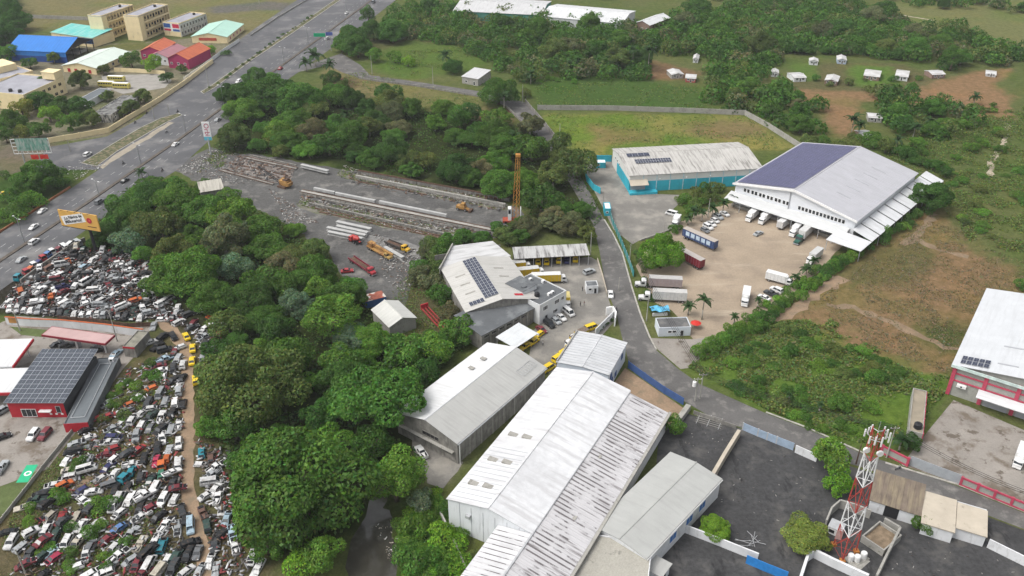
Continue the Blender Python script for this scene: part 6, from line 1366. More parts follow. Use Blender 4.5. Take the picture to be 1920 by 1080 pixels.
cover('undergrowth', [(FOREST[1], .6), (FOREST[0], .4)], 26000, .45, [(.06, .11, .03), (.08, .14, .035)], 54, zmax=2.5)
cover('bank_growth', [([(745, 985), (820, 915), (900, 1100), (755, 1100)], 1.)], 14000, .26, [(.09, .18, .03), (.11, .21, .035)], 55, zmax=1.4)
cover('meadow_tufts', [([(1018, 213), (1400, 216), (1490, 278), (1080, 298)], .3), ([(1000, 150), (1310, 160), (1340, 205), (1010, 205)], .3), ([(690, 105), (860, 86), (910, 105), (770, 150)], .2), ([(650, 130), (900, 180), (930, 215), (800, 208), (640, 165)], .2)], 14000, .35, [G1, G2, G3], 56, zmax=.3)

# ================================================================ SCRAPYARD
JUNK = []; JOCC = []
def wreck(px, py, kind, colname, ang, z=.05, lift=0.):
    p = T(px, py, .8 + lift); p.z = z + lift; rz = heading(px, py, ang) + (math.pi if random.random() < .5 else 0)
    return wreck_at(p, rz, kind, colname, lift)
def wreck_at(p, rz, kind, colname, lift=0.):
    k_ = random.uniform(.72, 1.1); c = [v * k_ for v in VC[colname]]; w = random.choice([True, 'some', False]); sink = -.15 if w is False else 0
    t = (R(random.uniform(-3.5, 3.5)), R(random.uniform(-4, 4))) if not lift else (R(random.uniform(-11, 11)), R(random.uniform(-11, 11)))
    p = Vector((p.x, p.y, p.z + sink)); op = random.random() < .55
    r = place_car('scrap_car', None, None, kind, c, p, rz, 'scrapped vehicles', True, t, op, w); r['category'] = 'scrap car'
    sq = random.uniform(.5, .78) if random.random() < .34 else random.uniform(.84, 1.0); r.scale = (random.uniform(.94, 1.06), random.uniform(.94, 1.04), sq)
    JUNK.append((r, f'{"open-bonnet " if op else ""}{colname} {KN[kind]}' + (' perched on others' if lift else ''), (p.x, p.y))); JOCC.append((p.x, p.y)); return r
Z1 = """650,40,sedan,white,20 850,30,suv,navy,0 575,80,sedan,silver,15 820,75,pickup,white,0 840,125,hatch,red,20 545,145,van,black,10 790,165,sedan,maroon,10 660,100,sedan,grey,15 500,200,sedan,white,50 655,230,pickup,silver,60 520,275,sedan,beige,10
505,340,suv,white,10 400,395,sedan,white,10 340,430,sedan,dark,20 300,465,hatch,black,10 280,510,pickup,dark green,0 190,550,pickup,beige,15 430,500,sedan,white,30 1020,30,suv,silver,80 1215,40,pickup,white,90 1030,125,sedan,red,40 1080,190,suv,black,75 1180,120,suv,black,80
1265,130,suv,silver,75 1340,80,suv,white,85 990,235,pickup,white,10 1170,215,sedan,crimson,80 1250,195,hatch,orange,75 1215,260,cab,orange,85 1335,225,suv,white,85 860,305,hatch,white,60 765,330,sedan,white,30 930,350,cab,teal,40 985,290,hatch,teal,70 1060,330,suv,dark,75 1130,350,sedan,dark green,60
1210,310,hatch,green,85 865,425,suv,black,75 950,420,suv,black,60 1155,435,van,white,60 1295,385,pickup,dark,60 700,445,sedan,white,10 620,500,sedan,white,145 605,440,hatch,navy,30 895,495,van,white,60 970,495,van,white,60 855,550,van,white,65 1050,560,suv,black,65 890,610,hatch,white,40
1060,630,pickup,white,30 1220,505,suv,white,60 1300,500,hatch,white,60 1365,580,sedan,dark,100 1190,625,sedan,black,40 575,640,van,beige,60 460,635,sedan,red,75 365,630,hatch,beige,40 350,720,suv,white,60 420,760,suv,dark green,60 605,700,sedan,white,55 720,690,sedan,white,40 900,710,sedan,blue,35
980,760,pickup,silver,50 1050,830,pickup,beige,60 1160,820,pickup,white,65 1330,710,pickup,silver,85 1245,690,pickup,white,50 1430,700,van,light blue,90 1520,600,pickup,rust,110 1555,700,suv,dark green,100 1215,850,suv,teal,70 1430,830,suv,black,20 490,830,suv,white,60 575,830,pickup,beige,50
640,770,hatch,white,30 80,820,suv,white,60 165,850,suv,silver,40 225,910,hatch,dark,50 300,940,hatch,dark green,40 400,945,hatch,crimson,35 645,910,pickup,white,75 680,850,hatch,grey,60 890,920,pickup,white,35 980,960,hatch,silver,30 1030,990,suv,maroon,60 1120,985,van,white,60 1320,930,suv,dark green,60
1250,960,hatch,white,60 1410,920,suv,black,60 830,1010,hatch,silver,50 680,1060,suv,white,30 780,1060,suv,white,20 1070,1060,pickup,maroon,40 1180,1060,van,beige,50 1510,150,hatch,teal,90 1580,180,hatch,rust,90 1505,235,hatch,white,0 1620,260,pickup,white,30 1590,310,pickup,silver,30 1580,370,van,white,10
1610,430,sedan,white,50 1640,480,pickup,white,70 1550,470,sedan,white,30 1660,560,sedan,white,80 1700,640,sedan,light blue,70 1680,750,suv,black,40 1745,760,pickup,light blue,100 1760,850,pickup,white,100 1610,840,pickup,dark,80 1570,960,sedan,white,70 1620,1020,sedan,silver,80 1890,940,suv,white,70
1300,1010,suv,dark,60 1400,1040,hatch,white,40 1500,1030,sedan,silver,60 560,1010,hatch,white,20 60,740,sedan,black,10 1390,640,hatch,black,80 1480,900,sedan,grey,70 1930,1010,pickup,white,60"""
Z2 = """1150,280,sedan,silver,70 1130,400,sedan,white,20 1220,360,suv,black,40 1300,360,suv,black,120 1310,460,sedan,maroon,70 1350,440,hatch,white,20 1330,520,suv,silver,60 1370,570,suv,white,80 1190,575,sedan,maroon,10 1200,615,sedan,white,10 1225,660,sedan,white,80 1300,600,suv,dark,80 1370,670,hatch,black,60
1300,690,suv,black,30 1220,750,hatch,maroon,30 1340,770,suv,silver,85 1130,745,hatch,orange,20 1040,810,sedan,white,150 1110,860,suv,dark,60 1200,790,van,silver,60 1240,840,van,silver,70 1310,860,van,white,85 1370,860,suv,black,80 1210,960,pickup,white,70 1290,940,suv,black,60 1130,960,pickup,dark green,40
940,920,pickup,grey,20 960,870,hatch,orange,20 820,860,pickup,silver,20 735,965,sedan,red,20 810,960,sedan,red,20 900,1010,pickup,white,40 990,990,suv,white,60 1050,1040,suv,white,60 840,1050,sedan,silver,20 1120,1050,hatch,grey,60 1200,1060,suv,black,40 1280,1050,van,silver,70 1340,1010,pickup,white,80 640,1060,hatch,black,20
1520,330,pickup,white,40 1570,290,van,white,30 1640,275,suv,white,20 1450,250,hatch,maroon,50 1440,290,sedan,dark,20 1640,355,hatch,red,80 1540,360,pickup,silver,20 1540,420,suv,dark,80 1580,215,hatch,orange,160 1520,520,hatch,silver,80 1700,290,hatch,black,10 1340,250,suv,white,30 1290,215,sedan,dark,60 1330,180,sedan,silver,40 1420,190,suv,dark,20 1480,170,hatch,white,20"""
for s_, oy in ((Z1, 810), (Z2, 540)):
    import re
    for it in re.findall(r'(\d+),(\d+),(\w+),([a-z ]+),(\d+)', s_):
        wreck(int(it[0]) / 4, oy + int(it[1]) / 4, it[2], it[3].strip(), int(it[4]))
PAL = ['white'] * 16 + ['silver'] * 6 + ['grey'] * 3 + ['black'] * 5 + ['dark'] * 6 + ['red', 'maroon', 'maroon', 'navy', 'dark green', 'orange', 'beige', 'light blue', 'rust']
def junk_fill(poly, n, sp, angs, seed, upper=.0):
    rs = random.Random(seed); g = GP(poly); xs = [p.x for p in g]; ys = [p.y for p in g]; got = 0
    for _ in range(n * 60):
        if got >= n: break
        x, y = rs.uniform(min(xs), max(xs)), rs.uniform(min(ys), max(ys))
        if not inpoly(np.array([x]), np.array([y]), g)[0] or any((x - a) ** 2 + (y - b) ** 2 < sp * sp for a, b in JOCC): continue
        lift = rs.uniform(1.0, 1.35) if rs.random() < upper else 0.
        wreck_at(Vector((x, y, .05 + lift)), R(rs.choice(angs) + rs.uniform(-18, 18)), rs.choice(['sedan', 'sedan', 'suv', 'hatch', 'pickup', 'van', 'hatch']), rs.choice(PAL), lift); got += 1
UP = [(8, 566), (30, 540), (60, 520), (100, 488), (140, 464), (178, 470), (240, 474), (288, 492), (290, 530), (312, 560), (345, 590), (330, 612), (296, 600), (270, 603), (150, 598), (14, 588)]
# first the row drawn up along the painted wall
for i in range(19): wreck(18 + 13.6 * i, 577 + .95 * i, ['sedan', 'suv', 'hatch'][i % 3], PAL[(i * 5) % len(PAL)], 62 + random.uniform(-10, 10))
junk_fill(UP, 112, 2.6, [70, 70, 20, 110], 5, .24)
junk_fill([(290, 650), (335, 665), (345, 720), (345, 800), (250, 800), (290, 740)], 10, 2.9, [70, 30], 6)
junk_fill([(160, 860), (340, 820), (345, 1000), (380, 1085), (20, 1085), (80, 960)], 24, 2.6, [70, 60, 30], 8, .4)
label_set(JUNK, [(n_, T(x, y)) for n_, x, y in (('the painted wall', 60, 610), ('the pink canopy corner', 215, 615), ('the round bright tree', 300, 530), ('the grey-green tree', 225, 480), ('the truck cab row', 60, 515), ('the first yellow taxi', 348, 630), ('the last yellow taxi', 367, 712), ('the station annex', 190, 780), ('the station fence', 120, 870), ('the brown clearing', 180, 905), ('the orange truck cab', 303, 875), ('the teal truck cab', 232, 897), ('the pale blue van', 358, 985), ('the fence corner', 30, 1040), ('the big dark tree', 420, 930), ('the track end', 380, 1070), ('the maroon off-roader', 257, 1057), ('the bright bush', 195, 1000))])
for i, (x, y, a) in enumerate(((349, 630, 118), (361, 652, 90), (360, 676, 84), (367, 712, 96))):
    car_at(x, y, 'sedan' if i < 3 else 'suv', 'yellow', a, f'yellow taxi on the scrapyard dirt track, {ordw(i)} from the top' + (', under leaves' if i == 3 else ''), name='yellow_taxi', group='yellow taxis on the dirt track')
CABC = {'sky': (.03, .33, .50)}
for i, (x, y, c) in enumerate(((34, 522, 'teal'), (50, 512, 'red'), (58, 508, 'orange'), (64, 499, 'white'), (73, 496, 'navy'), (81, 486, 'red'), (90, 480, 'blue'), (98, 474, 'white'), (110, 471, 'maroon'), (120, 463, 'white'), (131, 460, 'white'), (145, 455, 'silver'))):
    car_at(x, y, 'cab' if i < 9 else 'van', c, 150 if i % 2 else 40, f'{c} {"truck cab" if i < 9 else "van body"} on the wall above the scrapyard, {ordw(i)} along from the left', name='scrap_truck_cab', group='truck cabs along the highway wall', z=.05, cat='truck cab')
def debris(name, polys, n, size, cols, seed, flatz=.3):
    """bits of sheet, bumpers, doors and tyres: nobody could count them"""
    rs = np.random.RandomState(seed); V = []; Q = []; Cc = []; k = 0
    for poly, share in polys:
        g = GP(poly); a = np.array([[p.x, p.y] for p in g]); lo, hi = a.min(0), a.max(0); m = int(n * share); got = 0
        while got < m:
            p = rs.uniform(lo, hi, 2)
            if not inpoly(p[:1], p[1:], g)[0]: continue
            got += 1; c, s = math.cos(rs.rand() * 6.28), 0; an = rs.rand() * 6.28; ux, uy = math.cos(an), math.sin(an); l = size * rs.uniform(.3, 1.5); w = size * rs.uniform(.12, .5); h = rs.uniform(.04, .15); z0 = rs.uniform(.03, flatz); tz = rs.uniform(-.3, .3) * l
            for zz in (0, h):
                for a1, b1 in ((-1, -1), (1, -1), (1, 1), (-1, 1)): V.append((p[0] + ux * l * a1 / 2 - uy * w * b1 / 2, p[1] + uy * l * a1 / 2 + ux * w * b1 / 2, z0 + zz + tz * (a1 + 1) / 2))
            o = k * 8; Q += [(o + 4, o + 5, o + 6, o + 7), (o, o + 1, o + 5, o + 4), (o + 1, o + 2, o + 6, o + 5), (o + 2, o + 3, o + 7, o + 6), (o + 3, o, o + 4, o + 7)]
            cc = cols[rs.randint(len(cols))]; kq = rs.uniform(.7, 1.2); Cc += [(*[v * kq for v in cc], 1)] * 8; k += 1
    m, nn, ll, b = _nt(name); at = nn.new('ShaderNodeAttribute'); at.attribute_name = 'tone'; ll.new(at.outputs['Color'], b.inputs['Base Color']); b.inputs['Roughness'].default_value = .7
    return struct(obj(name, np_mesh(name, np.array(V), np.array(Q), m, ('tone', 'POINT', np.array(Cc)))), 'stuff')
SCR = [(.5, .5, .5), (.3, .3, .3), (.08, .06, .05), (.05, .045, .04), (.05, .05, .05), (.02, .02, .02), (.02, .02, .02), (.1, .09, .08), (.2, .03, .03), (.12, .08, .05), (.3, .3, .32)]
debris('scrap_parts', [(UP, .55), ([(240, 690), (345, 660), (345, 800), (340, 1000), (380, 1085), (20, 1085), (150, 830)], .33), ([(330, 600), (440, 650), (380, 700), (370, 640)], .05), ([(365, 820), (430, 850), (440, 1000), (480, 1080), (400, 1080), (380, 900)], .07)], 6500, 1.15, SCR, 61, 1.0)
RUB = [(.35, .34, .32), (.45, .44, .42), (.2, .19, .17), (.12, .1, .08)]
debris('rubble', [([(560, 370), (700, 395), (860, 430), (830, 450), (640, 405), (560, 385)], .35), ([(330, 318), (400, 280), (480, 300), (520, 330), (430, 350)], .2), ([(640, 310), (700, 325), (860, 360), (930, 390), (700, 345)], .2), ([(700, 440), (790, 470), (760, 560), (720, 520)], .15), ([(500, 350), (600, 420), (540, 420)], .1)], 2600, .8, RUB + [(.18, .12, .09)], 62, .3)
debris('yard_scrap', [([(440, 290), (556, 312), (540, 345), (420, 325)], .35), ([(560, 362), (940, 436), (930, 450), (600, 402)], .35), ([(640, 318), (950, 380), (940, 398), (660, 345)], .3)], 900, 1.6, [(.09, .06, .045), (.14, .08, .05), (.05, .05, .05), (.2, .19, .18)], 65, .5)
debris('roadside_litter', [([(380, 290), (420, 280), (400, 310), (330, 330)], .5), ([(150, 300), (200, 310), (140, 340), (120, 320)], .5)], 160, .9, RUB + [(.5, .5, .48)], 63, .3)
debris('black_yard_grit', [([(1400, 830), (1530, 870), (1560, 960), (1400, 1030), (1320, 980)], .5), ([(1690, 1000), (1900, 1060), (1900, 1100), (1650, 1100)], .3), ([(1250, 800), (1380, 812), (1330, 880)], .2)], 130, .45, [(.3, .29, .27), (.12, .11, .1), (.06, .05, .045)], 66, .12)
debris('riverbank_litter', [([(720, 1015), (745, 1010), (745, 1045), (728, 1050)], .6), ([(690, 985), (735, 975), (740, 1010), (715, 1015)], .4)], 50, .4, [(.5, .5, .48), (.4, .35, .3), (.15, .13, .1)], 64, .2)

# ================================================================ WALLS AND FENCES
def wall(name, label, pts, h, t, m, step=5., post=None, cat='wall', cap=None, extra=0.):
    g = GP(pts); r = root(name, label, cat, g[0])
    for i in range(len(g) - 1):
        d = g[i + 1] - g[i]; Ln = d.length; d.normalize(); nn = Vector((-d.y, d.x, 0)); k = max(1, round(Ln / step))
        for j in range(k):
            a = g[i] + d * (Ln * j / k) - g[0]; b = g[i] + d * (Ln * (j + 1) / k) - g[0]; q = d * (.16 if post else 0)
            mb = MB(); a2, b2 = a + q, b - q; mb.prism([a2 - nn * t / 2, b2 - nn * t / 2, b2 + nn * t / 2, a2 + nn * t / 2], 0, h); w = part('wall_panel', mb, m, r)
            if cap: mb = MB(); mb.prism([a2 - nn * t * .8, b2 - nn * t * .8, b2 + nn * t * .8, a2 + nn * t * .8], h + .003, h + .12); part('coping', mb, cap, w)
            if post: mb = MB(); mb.prism([a - d * .15 - nn * (t / 2 + .06), a + d * .15 - nn * (t / 2 + .06), a + d * .15 + nn * (t / 2 + .06), a - d * .15 + nn * (t / 2 + .06)], 0, h + .15 + extra); part('post', mb, post, r)
    return r
wall('boundary_wall', 'long grey block wall around the grassy field behind the turquoise warehouse', [(1008, 206), (1150, 207), (1300, 212), (1396, 216), (1440, 240), (1502, 280)], 2.6, .25, CONC, 6, CONC)
wall('lane_wall', 'low dark stone wall with posts on the right of the narrow upper lane', [(985, 193), (1014, 226), (1044, 264), (1074, 302)], 2.0, .25, CONCD, 5, CONC)
wall('lane_wall', 'dark low wall on the left of the upper lane below the round tree', [(950, 202), (976, 228), (1005, 256)], 1.3, .3, CONCD, 6)
wall('lane_wall', 'dark edge wall of the curving narrow lane along the dry meadow', [(672, 147), (700, 152), (780, 162), (905, 183)], 1.0, .3, CONCD, 8)
wall('yard_wall', 'turquoise wall behind the turquoise booth', [(1090, 303), (1147, 303)], 3.0, .25, BLUEW, 6, BLUEW)
wall('yard_fence', 'turquoise fence along the lane beside the turquoise warehouse yard', [(1096, 322), (1100, 340), (1112, 356), (1126, 364)], 2.8, .15, BLUEW, 4, BLUEW, cat='fence')
wall('yard_fence', 'green-blue mesh fence along the lane by the truck yard', [(1140, 390), (1148, 420), (1162, 452), (1178, 492), (1188, 520)], 2.4, .08, mat('teal_mesh', (.03, .2, .2), .8, .2, 1), 4, STEEL, cat='fence')
for i, (x, y) in enumerate(((1140, 392),)):
    k = Bld('guard_booth', 'turquoise and white booth on the lane fence at the warehouse gate', 'booth', (1134, 392), (1146, 392), (1136, 380), 3); k.flat(3, BLUEW, WHITEP, .2); k.win('f', .5, 1.2, 1., .9)
wall('boundary_wall', 'white wall with wing ends at the courier yard gate', [(1116, 630), (1134, 612), (1150, 596)], 2.6, .25, WHITEW, 4)
wall('gate_pier', 'white curved gate pier beside the lane at the courier yard', [(1136, 592), (1148, 590), (1154, 600), (1152, 612)], 3.2, .4, WHITEP, 3, cat='gate pier')
wall('yard_wall', 'low ochre kerb wall along the lane edge of the courier yard', [(1120, 488), (1130, 520), (1138, 552)], 1.0, .2, BEIGE, 5)
wall('yard_fence', 'dark blue sheet fence along the bend of the lane', [(1178, 690), (1208, 712), (1245, 738), (1282, 760)], 2.4, .12, DKBLUE, 7, DKBLUE, cat='fence')
wall('yard_wall', 'concrete block wall stub at the end of the blue fence', [(1290, 768), (1268, 798)], 1.8, 1.4, CONC, 4)
wall('yard_wall', 'wall between the courtyard and the striped lean-to', [(1184, 752), (1215, 768), (1252, 790)], 1.6, .3, BEIGE, 6)
wall('yard_fence', 'pale blue corrugated fence at the top of the black yard', [(1392, 806), (1420, 818), (1455, 832), (1488, 845)], 2.4, .12, mat('pale_blue_sheet', (.30, .38, .48), .6, .15, .8), 3.2, STEEL, cat='fence')
wall('boundary_wall', 'short white wall continuing the pale blue fence under the leafy tree', [(1490, 848), (1530, 866)], 2.4, .25, WHITEW, 5)
wall('boundary_wall', 'cream wall with dark blue coping dividing the two black yards', [(1384, 818), (1358, 860), (1332, 905), (1302, 950), (1277, 990)], 2.2, .9, BEIGE, 6, cap=None)
wall('boundary_wall', 'dark weathered wall facing the lane above the black yard corner', [(1300, 776), (1345, 792), (1380, 804)], 1.2, .2, CONCD, 5)
wall('boundary_wall', 'white wall running from the grey shed past the lime-green tree', [(1275, 995), (1320, 1012), (1370, 1032), (1420, 1052)], 2.4, .3, WHITEW, 6)
wall('yard_fence', 'bright blue sheet fence at the bottom right of the white wall', [(1398, 1056), (1435, 1072), (1475, 1088)], 2.6, .12, mat('bright_blue_sheet', (.03, .20, .52), .5, .15, 1), 3, cat='fence')
wall('compound_wall', 'white wall loop around the mast compound', [(1498, 1095), (1512, 1052), (1524, 1044), (1560, 1062), (1625, 1092)], 2.4, .6, WHITEW, 5)
wall('compound_wall', 'grey side wall of the mast compound facing the second black yard', [(1640, 1092), (1662, 1046), (1684, 1002), (1655, 985)], 2.4, .5, CONC, 5)
wall('compound_wall', 'pale wall behind the mast towards the leafy tree', [(1546, 990), (1556, 966), (1572, 952), (1600, 960), (1630, 972)], 2.6, .4, CONC, 5)
wall('boundary_wall', 'white wall at the right bottom edge of the second black yard', [(1850, 1026), (1890, 1046), (1930, 1066)], 2.6, .3, WHITEW, 5)
wall('yard_gate', 'long grey sliding gate between red wall panels', [(1704, 872), (1750, 890), (1798, 908)], 3.0, .12, mat('grey_gate', (.33, .35, .37), .5, .1, 1), 4, cat='gate')
def red_fence(label, pts, n):
    r = wall('red_wall', label, pts, 2.6, .18, mat('grey_block_wall', (.33, .33, .30)), 99); g = GP(pts); d = (g[-1] - g[0]); Ln = d.length; d.normalize(); nn = Vector((-d.y, d.x, 0))
    for i in range(n + 1):
        a = d * (Ln * i / n); mb = MB(); mb.prism([a - d * .3 - nn * .22, a + d * .3 - nn * .22, a + d * .3 + nn * .22, a - d * .3 + nn * .22], 0, 2.8); part('column', mb, REDB, r)
    for z0 in (.1, 2.2): mb = MB(); a, b = Vector(), d * Ln; mb.prism([a - nn * .16, b - nn * .16, b + nn * .16, a + nn * .16], z0, z0 + .45); part('beam', mb, REDB, r)
red_fence('red-framed wall panel behind the mast top', [(1652, 850), (1700, 874)], 1)
red_fence('red-framed wall along the lane right of the grey gate', [(1800, 910), (1860, 934), (1960, 976)], 5)
wall('boundary_wall', 'curving concrete wall beside the river bank and white warehouse', [(826, 968), (842, 1000), (858, 1035), (880, 1090)], 1.6, .4, CONC, 5)
wall('scrapyard_wall', 'long painted wall with orange top between upper scrapyard and fuel station', [(14, 608), (60, 612), (120, 614), (200, 622), (272, 632)], 2.8, .3, WHITEW, 6, None, cap=mat('orange_coping', (.42, .10, .03)))
for i, (x0, x1, cc) in enumerate(((20, 46, (.45, .22, .05)), (46, 70, (.38, .20, .06)), (72, 108, (.02, .02, .025)), (112, 140, (.30, .25, .2)))):
    a, b = T(x0, 609 + i * 1.2), T(x1, 610 + i * 1.2); d = (b - a).normalized(); nn = Vector((d.y, -d.x, 0)) * .2; mb = MB(); mb.prism([a + nn, b + nn, b + nn * 1.25, a + nn * 1.25], .9, 2.75)
    tag(part('wall_mural', mb, mat(f'mural_{i}', cc, .8, .5, .8, dirt=(.1, .08, .06))), ['orange mural with pale shapes at the left end of the scrapyard wall', 'second orange mural on the scrapyard wall', 'black mural on the scrapyard wall', 'faded tan mural on the scrapyard wall beside the black one'][i], 'mural')
wall('scrapyard_fence', 'rusty red rail fence along the upper scrapyard edge above the wall', [(110, 600), (180, 606), (240, 614), (285, 612)], 1.6, .12, RUST, 3, RUST, cat='fence')
wall('highway_wall', 'dark retaining wall beneath the row of truck cabs along the highway', [(40, 532), (80, 502), (140, 462), (160, 452)], 1.6, .5, CONCD, 6)
wall('station_fence', 'low concrete fence between fuel station lawn and scrapyard', [(172, 770), (140, 806), (80, 880), (8, 972), (-30, 1020)], 1.1, .18, CONC, 4, CONC, cat='fence')
wall('compound_wall', 'cream school boundary wall along the service road', [(92, 268), (150, 258), (205, 248), (240, 226), (300, 190), (345, 160), (400, 118)], 2.4, .3, CREAM, 6, CREAM)
wall('railing', 'white railing fence in front of the colourful school houses', [(346, 152), (380, 128), (420, 98), (450, 78)], 2.2, .08, WHITEP, 2.5, WHITEP, cat='fence')
wall('school_wall', 'cream inner wall of the school behind the bus yard', [(215, 134), (260, 136), (310, 140)], 2.2, .25, CREAM, 6)
wall('far_wall', 'pale far wall at the field behind the school blocks', [(55, 34), (110, 36), (165, 38)], 2.4, .3, CONC, 8)
wall('orange_kerb', 'orange-brown kerb wall along the left edge of the highway', [(-40, 462), (0, 436), (60, 399), (132, 352)], .8, .35, mat('orange_kerb', (.30, .12, .06), .9, .2, .5), 8, cat='kerb')
wall('bridge_parapet', 'concrete parapet beyond the highway by the dry field', [(470, 68), (520, 34), (585, -5)], 1.0, .3, CONC, 8, cat='wall')
wall('yard_wall', 'low concrete kerb between the turquoise yard and the round green tree', [(1200, 452), (1236, 440), (1262, 430)], .6, .25, CONC, 6)
gr = Bld('painted_bay', 'green painted bay with white emblem on the station lot', 'painted bay', (30, 905), (52, 904), (48, 872), .06)
gr.box('paint', 0, gr.L, 0, gr.W, .045, .06, mat('bay_green', (.02, .38, .19), .7, .1, 1)); gr.p('emblem', MB().tube((gr.L * .55, gr.W * .5, .06), (gr.L * .55, gr.W * .5, .072), .9, n=14), WHITEP); gr.p('emblem_centre', MB().tube((gr.L * .55, gr.W * .5, .072), (gr.L * .55, gr.W * .5, .08), .5, n=12), mat('bay_green', (.02, .38, .19)))
sheet('lawn', [(-160, 985), (0, 914), (76, 880), (132, 808), (158, 772), (170, 772), (80, 880), (8, 970), (-60, 1060)], .04, mat('lawn_grass', (.10, .13, .045), 1, .25, .4, fine=(4, .3)))
sheet('lawn', [(18, 612), (60, 616), (110, 620), (80, 632), (40, 628)], .045, mat('lawn_grass', (.10, .13, .045)))

# ================================================================ TEXT
def text_mesh(body, size, m, align='CENTER', ext=.02, bold=0.):
    c = bpy.data.curves.new('lettering', 'FONT'); c.body = body; c.size = size; c.extrude = ext; c.align_x = align; c.align_y = 'CENTER'; c.resolution_u = 2; c.offset = bold
    o = bpy.data.objects.new('lettering', c); COL.objects.link(o); me = bpy.data.meshes.new_from_object(o.evaluated_get(bpy.context.evaluated_depsgraph_get())); bpy.data.objects.remove(o); bpy.data.curves.remove(c)
    me.name = 'lettering'; me.materials.clear(); me.materials.append(m); return me
BLK = mat('black_ink', (.015, .015, .018), .7)
def bill_frame(name, label, base, face_l, face_r, h0, h1, cat='billboard'):
    """upright panel between two picture points taken at height h0 along its foot"""
    a, b = T(*face_l, h0), T(*face_r, h0); d = b - a; L = d.length; r = root(name, label, cat, (a.x, a.y, 0), math.atan2(d.y, d.x)); return r, L
# orange billboard: panel facing the viewer and slightly down the road
r, L = bill_frame('billboard', 'orange roadside billboard with framed slogan and red ball', None, (117, 422), (189, 434), 9.5, 16)
HB = 6.3
part('panel', MB().box(0, L, -.2, .2, 9.5, 9.5 + HB), mat('orange_print', (.62, .36, .09), .55, .05, .3), r)
part('frame_edge', MB().box(-.1, L + .1, -.15, .25, 9.2, 9.48), DARK, r)
o = part('slogan_board', MB().box(-L * .31, L * .31, -.26, -.21, -HB * .27, HB * .27), WHITEP, r); o.rotation_euler = (0, R(-15), 0); o.location = (L * .36, 0, 9.5 + HB * .54)
for i, (s_, z_) in enumerate((('¡La Fábrica de', .66), ('Millonarios!', .42))):
    obj('slogan', text_mesh(s_, L * (.092 if i == 0 else .104), BLK, bold=.035), r, (L * .36, -.29, 9.5 + HB * z_), (R(90), R(-15), 0))
mb = MB(); mb.tube((L * .78, -.21, 9.5 + HB * .60), (L * .78, -.32, 9.5 + HB * .60), HB * .17, n=20); part('red_ball', mb, REDW, r); part('ball_spot', MB().tube((L * .79, -.32, 9.5 + HB * .61), (L * .79, -.34, 9.5 + HB * .61), HB * .06, n=12), mat('light_red', (.55, .12, .08)), r)
part('small_print', MB().box(L * .70, L * .93, -.24, -.21, 9.5 + HB * .19, 9.5 + HB * .24), mat('brown_ink', (.10, .05, .02)), r)
part('mast', MB().tube((L * .68, .6, 0), (L * .68, .6, 9.6), .55, .5, 12), DARK, r); part('backing_truss', MB().box(L * .05, L * .95, .22, .9, 10.2, 10.5).box(L * .05, L * .95, .22, .9, 14.2, 14.5), DARK, r)
for i in range(5): part('lamp', MB().tube((L * (.15 + .17 * i), -.1, 9.5 + HB), (L * (.15 + .17 * i), -1.0, 9.9 + HB), .05, n=5).box(L * (.15 + .17 * i) - .2, L * (.15 + .17 * i) + .2, -1.2, -.9, 9.85 + HB, 10 + HB), DARK, r)
# green-netted billboard
r, L = bill_frame('billboard', 'weathered billboard frame with torn green netting and a red board beneath', None, (27, 289), (97, 287), 7, 13)
NET = mat('green_netting', (.13, .30, .24), .8, .35, .5, dirt=(.40, .45, .42), dirt_amt=(.45, .6), dirt_map=(1, 1, .25), dirt_scale=.9)
part('netting', MB().box(L * .12, L * .98, -.1, -.04, 8.4, 14.0), NET, r); mb = MB()
for i in range(9): mb.box(L * i / 8 - .1, L * i / 8 + .1, 0, .2, 7, 13.8)
for i in range(5): mb.box(0, L, .0, .22, 7 + 1.65 * i, 7.2 + 1.65 * i)
part('steel_frame', mb, WHITEP, r)
for x0, x1 in ((.42, .62), (.66, .88)): part('red_board', MB().box(L * x0, L * x1, -.1, .1, 4.4, 6.4), mat('vivid_red', (.55, .03, .02), .6), r)
for x_ in (.2, .8): part('leg', MB().tube((L * x_, .4, 0), (L * x_, .4, 8), .3, n=8), STEEL, r)
# tall pole sign
p = T(396, 290); ht = 12.; r = root('pole_sign', 'tall pole sign, white with red and blue vertical lettering, by the highway', 'sign', p, 0)
part('pole', MB().tube((0, 0, 0), (0, 0, 8), .35, n=10), STEEL, r); part('panel', MB().box(-1.7, 1.7, -.2, .2, 7, 15.5), WHITEP, r); part('blue_foot', MB().box(-1.7, 1.7, -.24, -.205, 7, 8.6), mat('sign_cyan', (.10, .42, .55), .5), r)
obj('lettering', text_mesh('Orbi', 3.2, mat('sign_crimson', (.42, .03, .10), .6)), r, (0.1, -.23, 11.9), (R(90), R(90), 0))
# gantry signs
p = T(613, 88); r = root('road_sign', 'green and blue direction signs on a pole over the highway', 'sign', p, 0)
part('pole', MB().tube((0, 0, 0), (0, 0, 9), .25, n=8), STEEL, r); part('green_panel', MB().box(-7.5, -.3, -.15, .1, 6.4, 8.6), mat('sign_green', (.01, .30, .14), .5), r); part('blue_panel', MB().box(.0, 4.4, -.15, .1, 7.2, 9.2), mat('sign_blue', (.06, .09, .30), .5), r); part('arm', MB().tube((-7.5, .2, 7.6), (4.4, .2, 8.2), .12), STEEL, r)

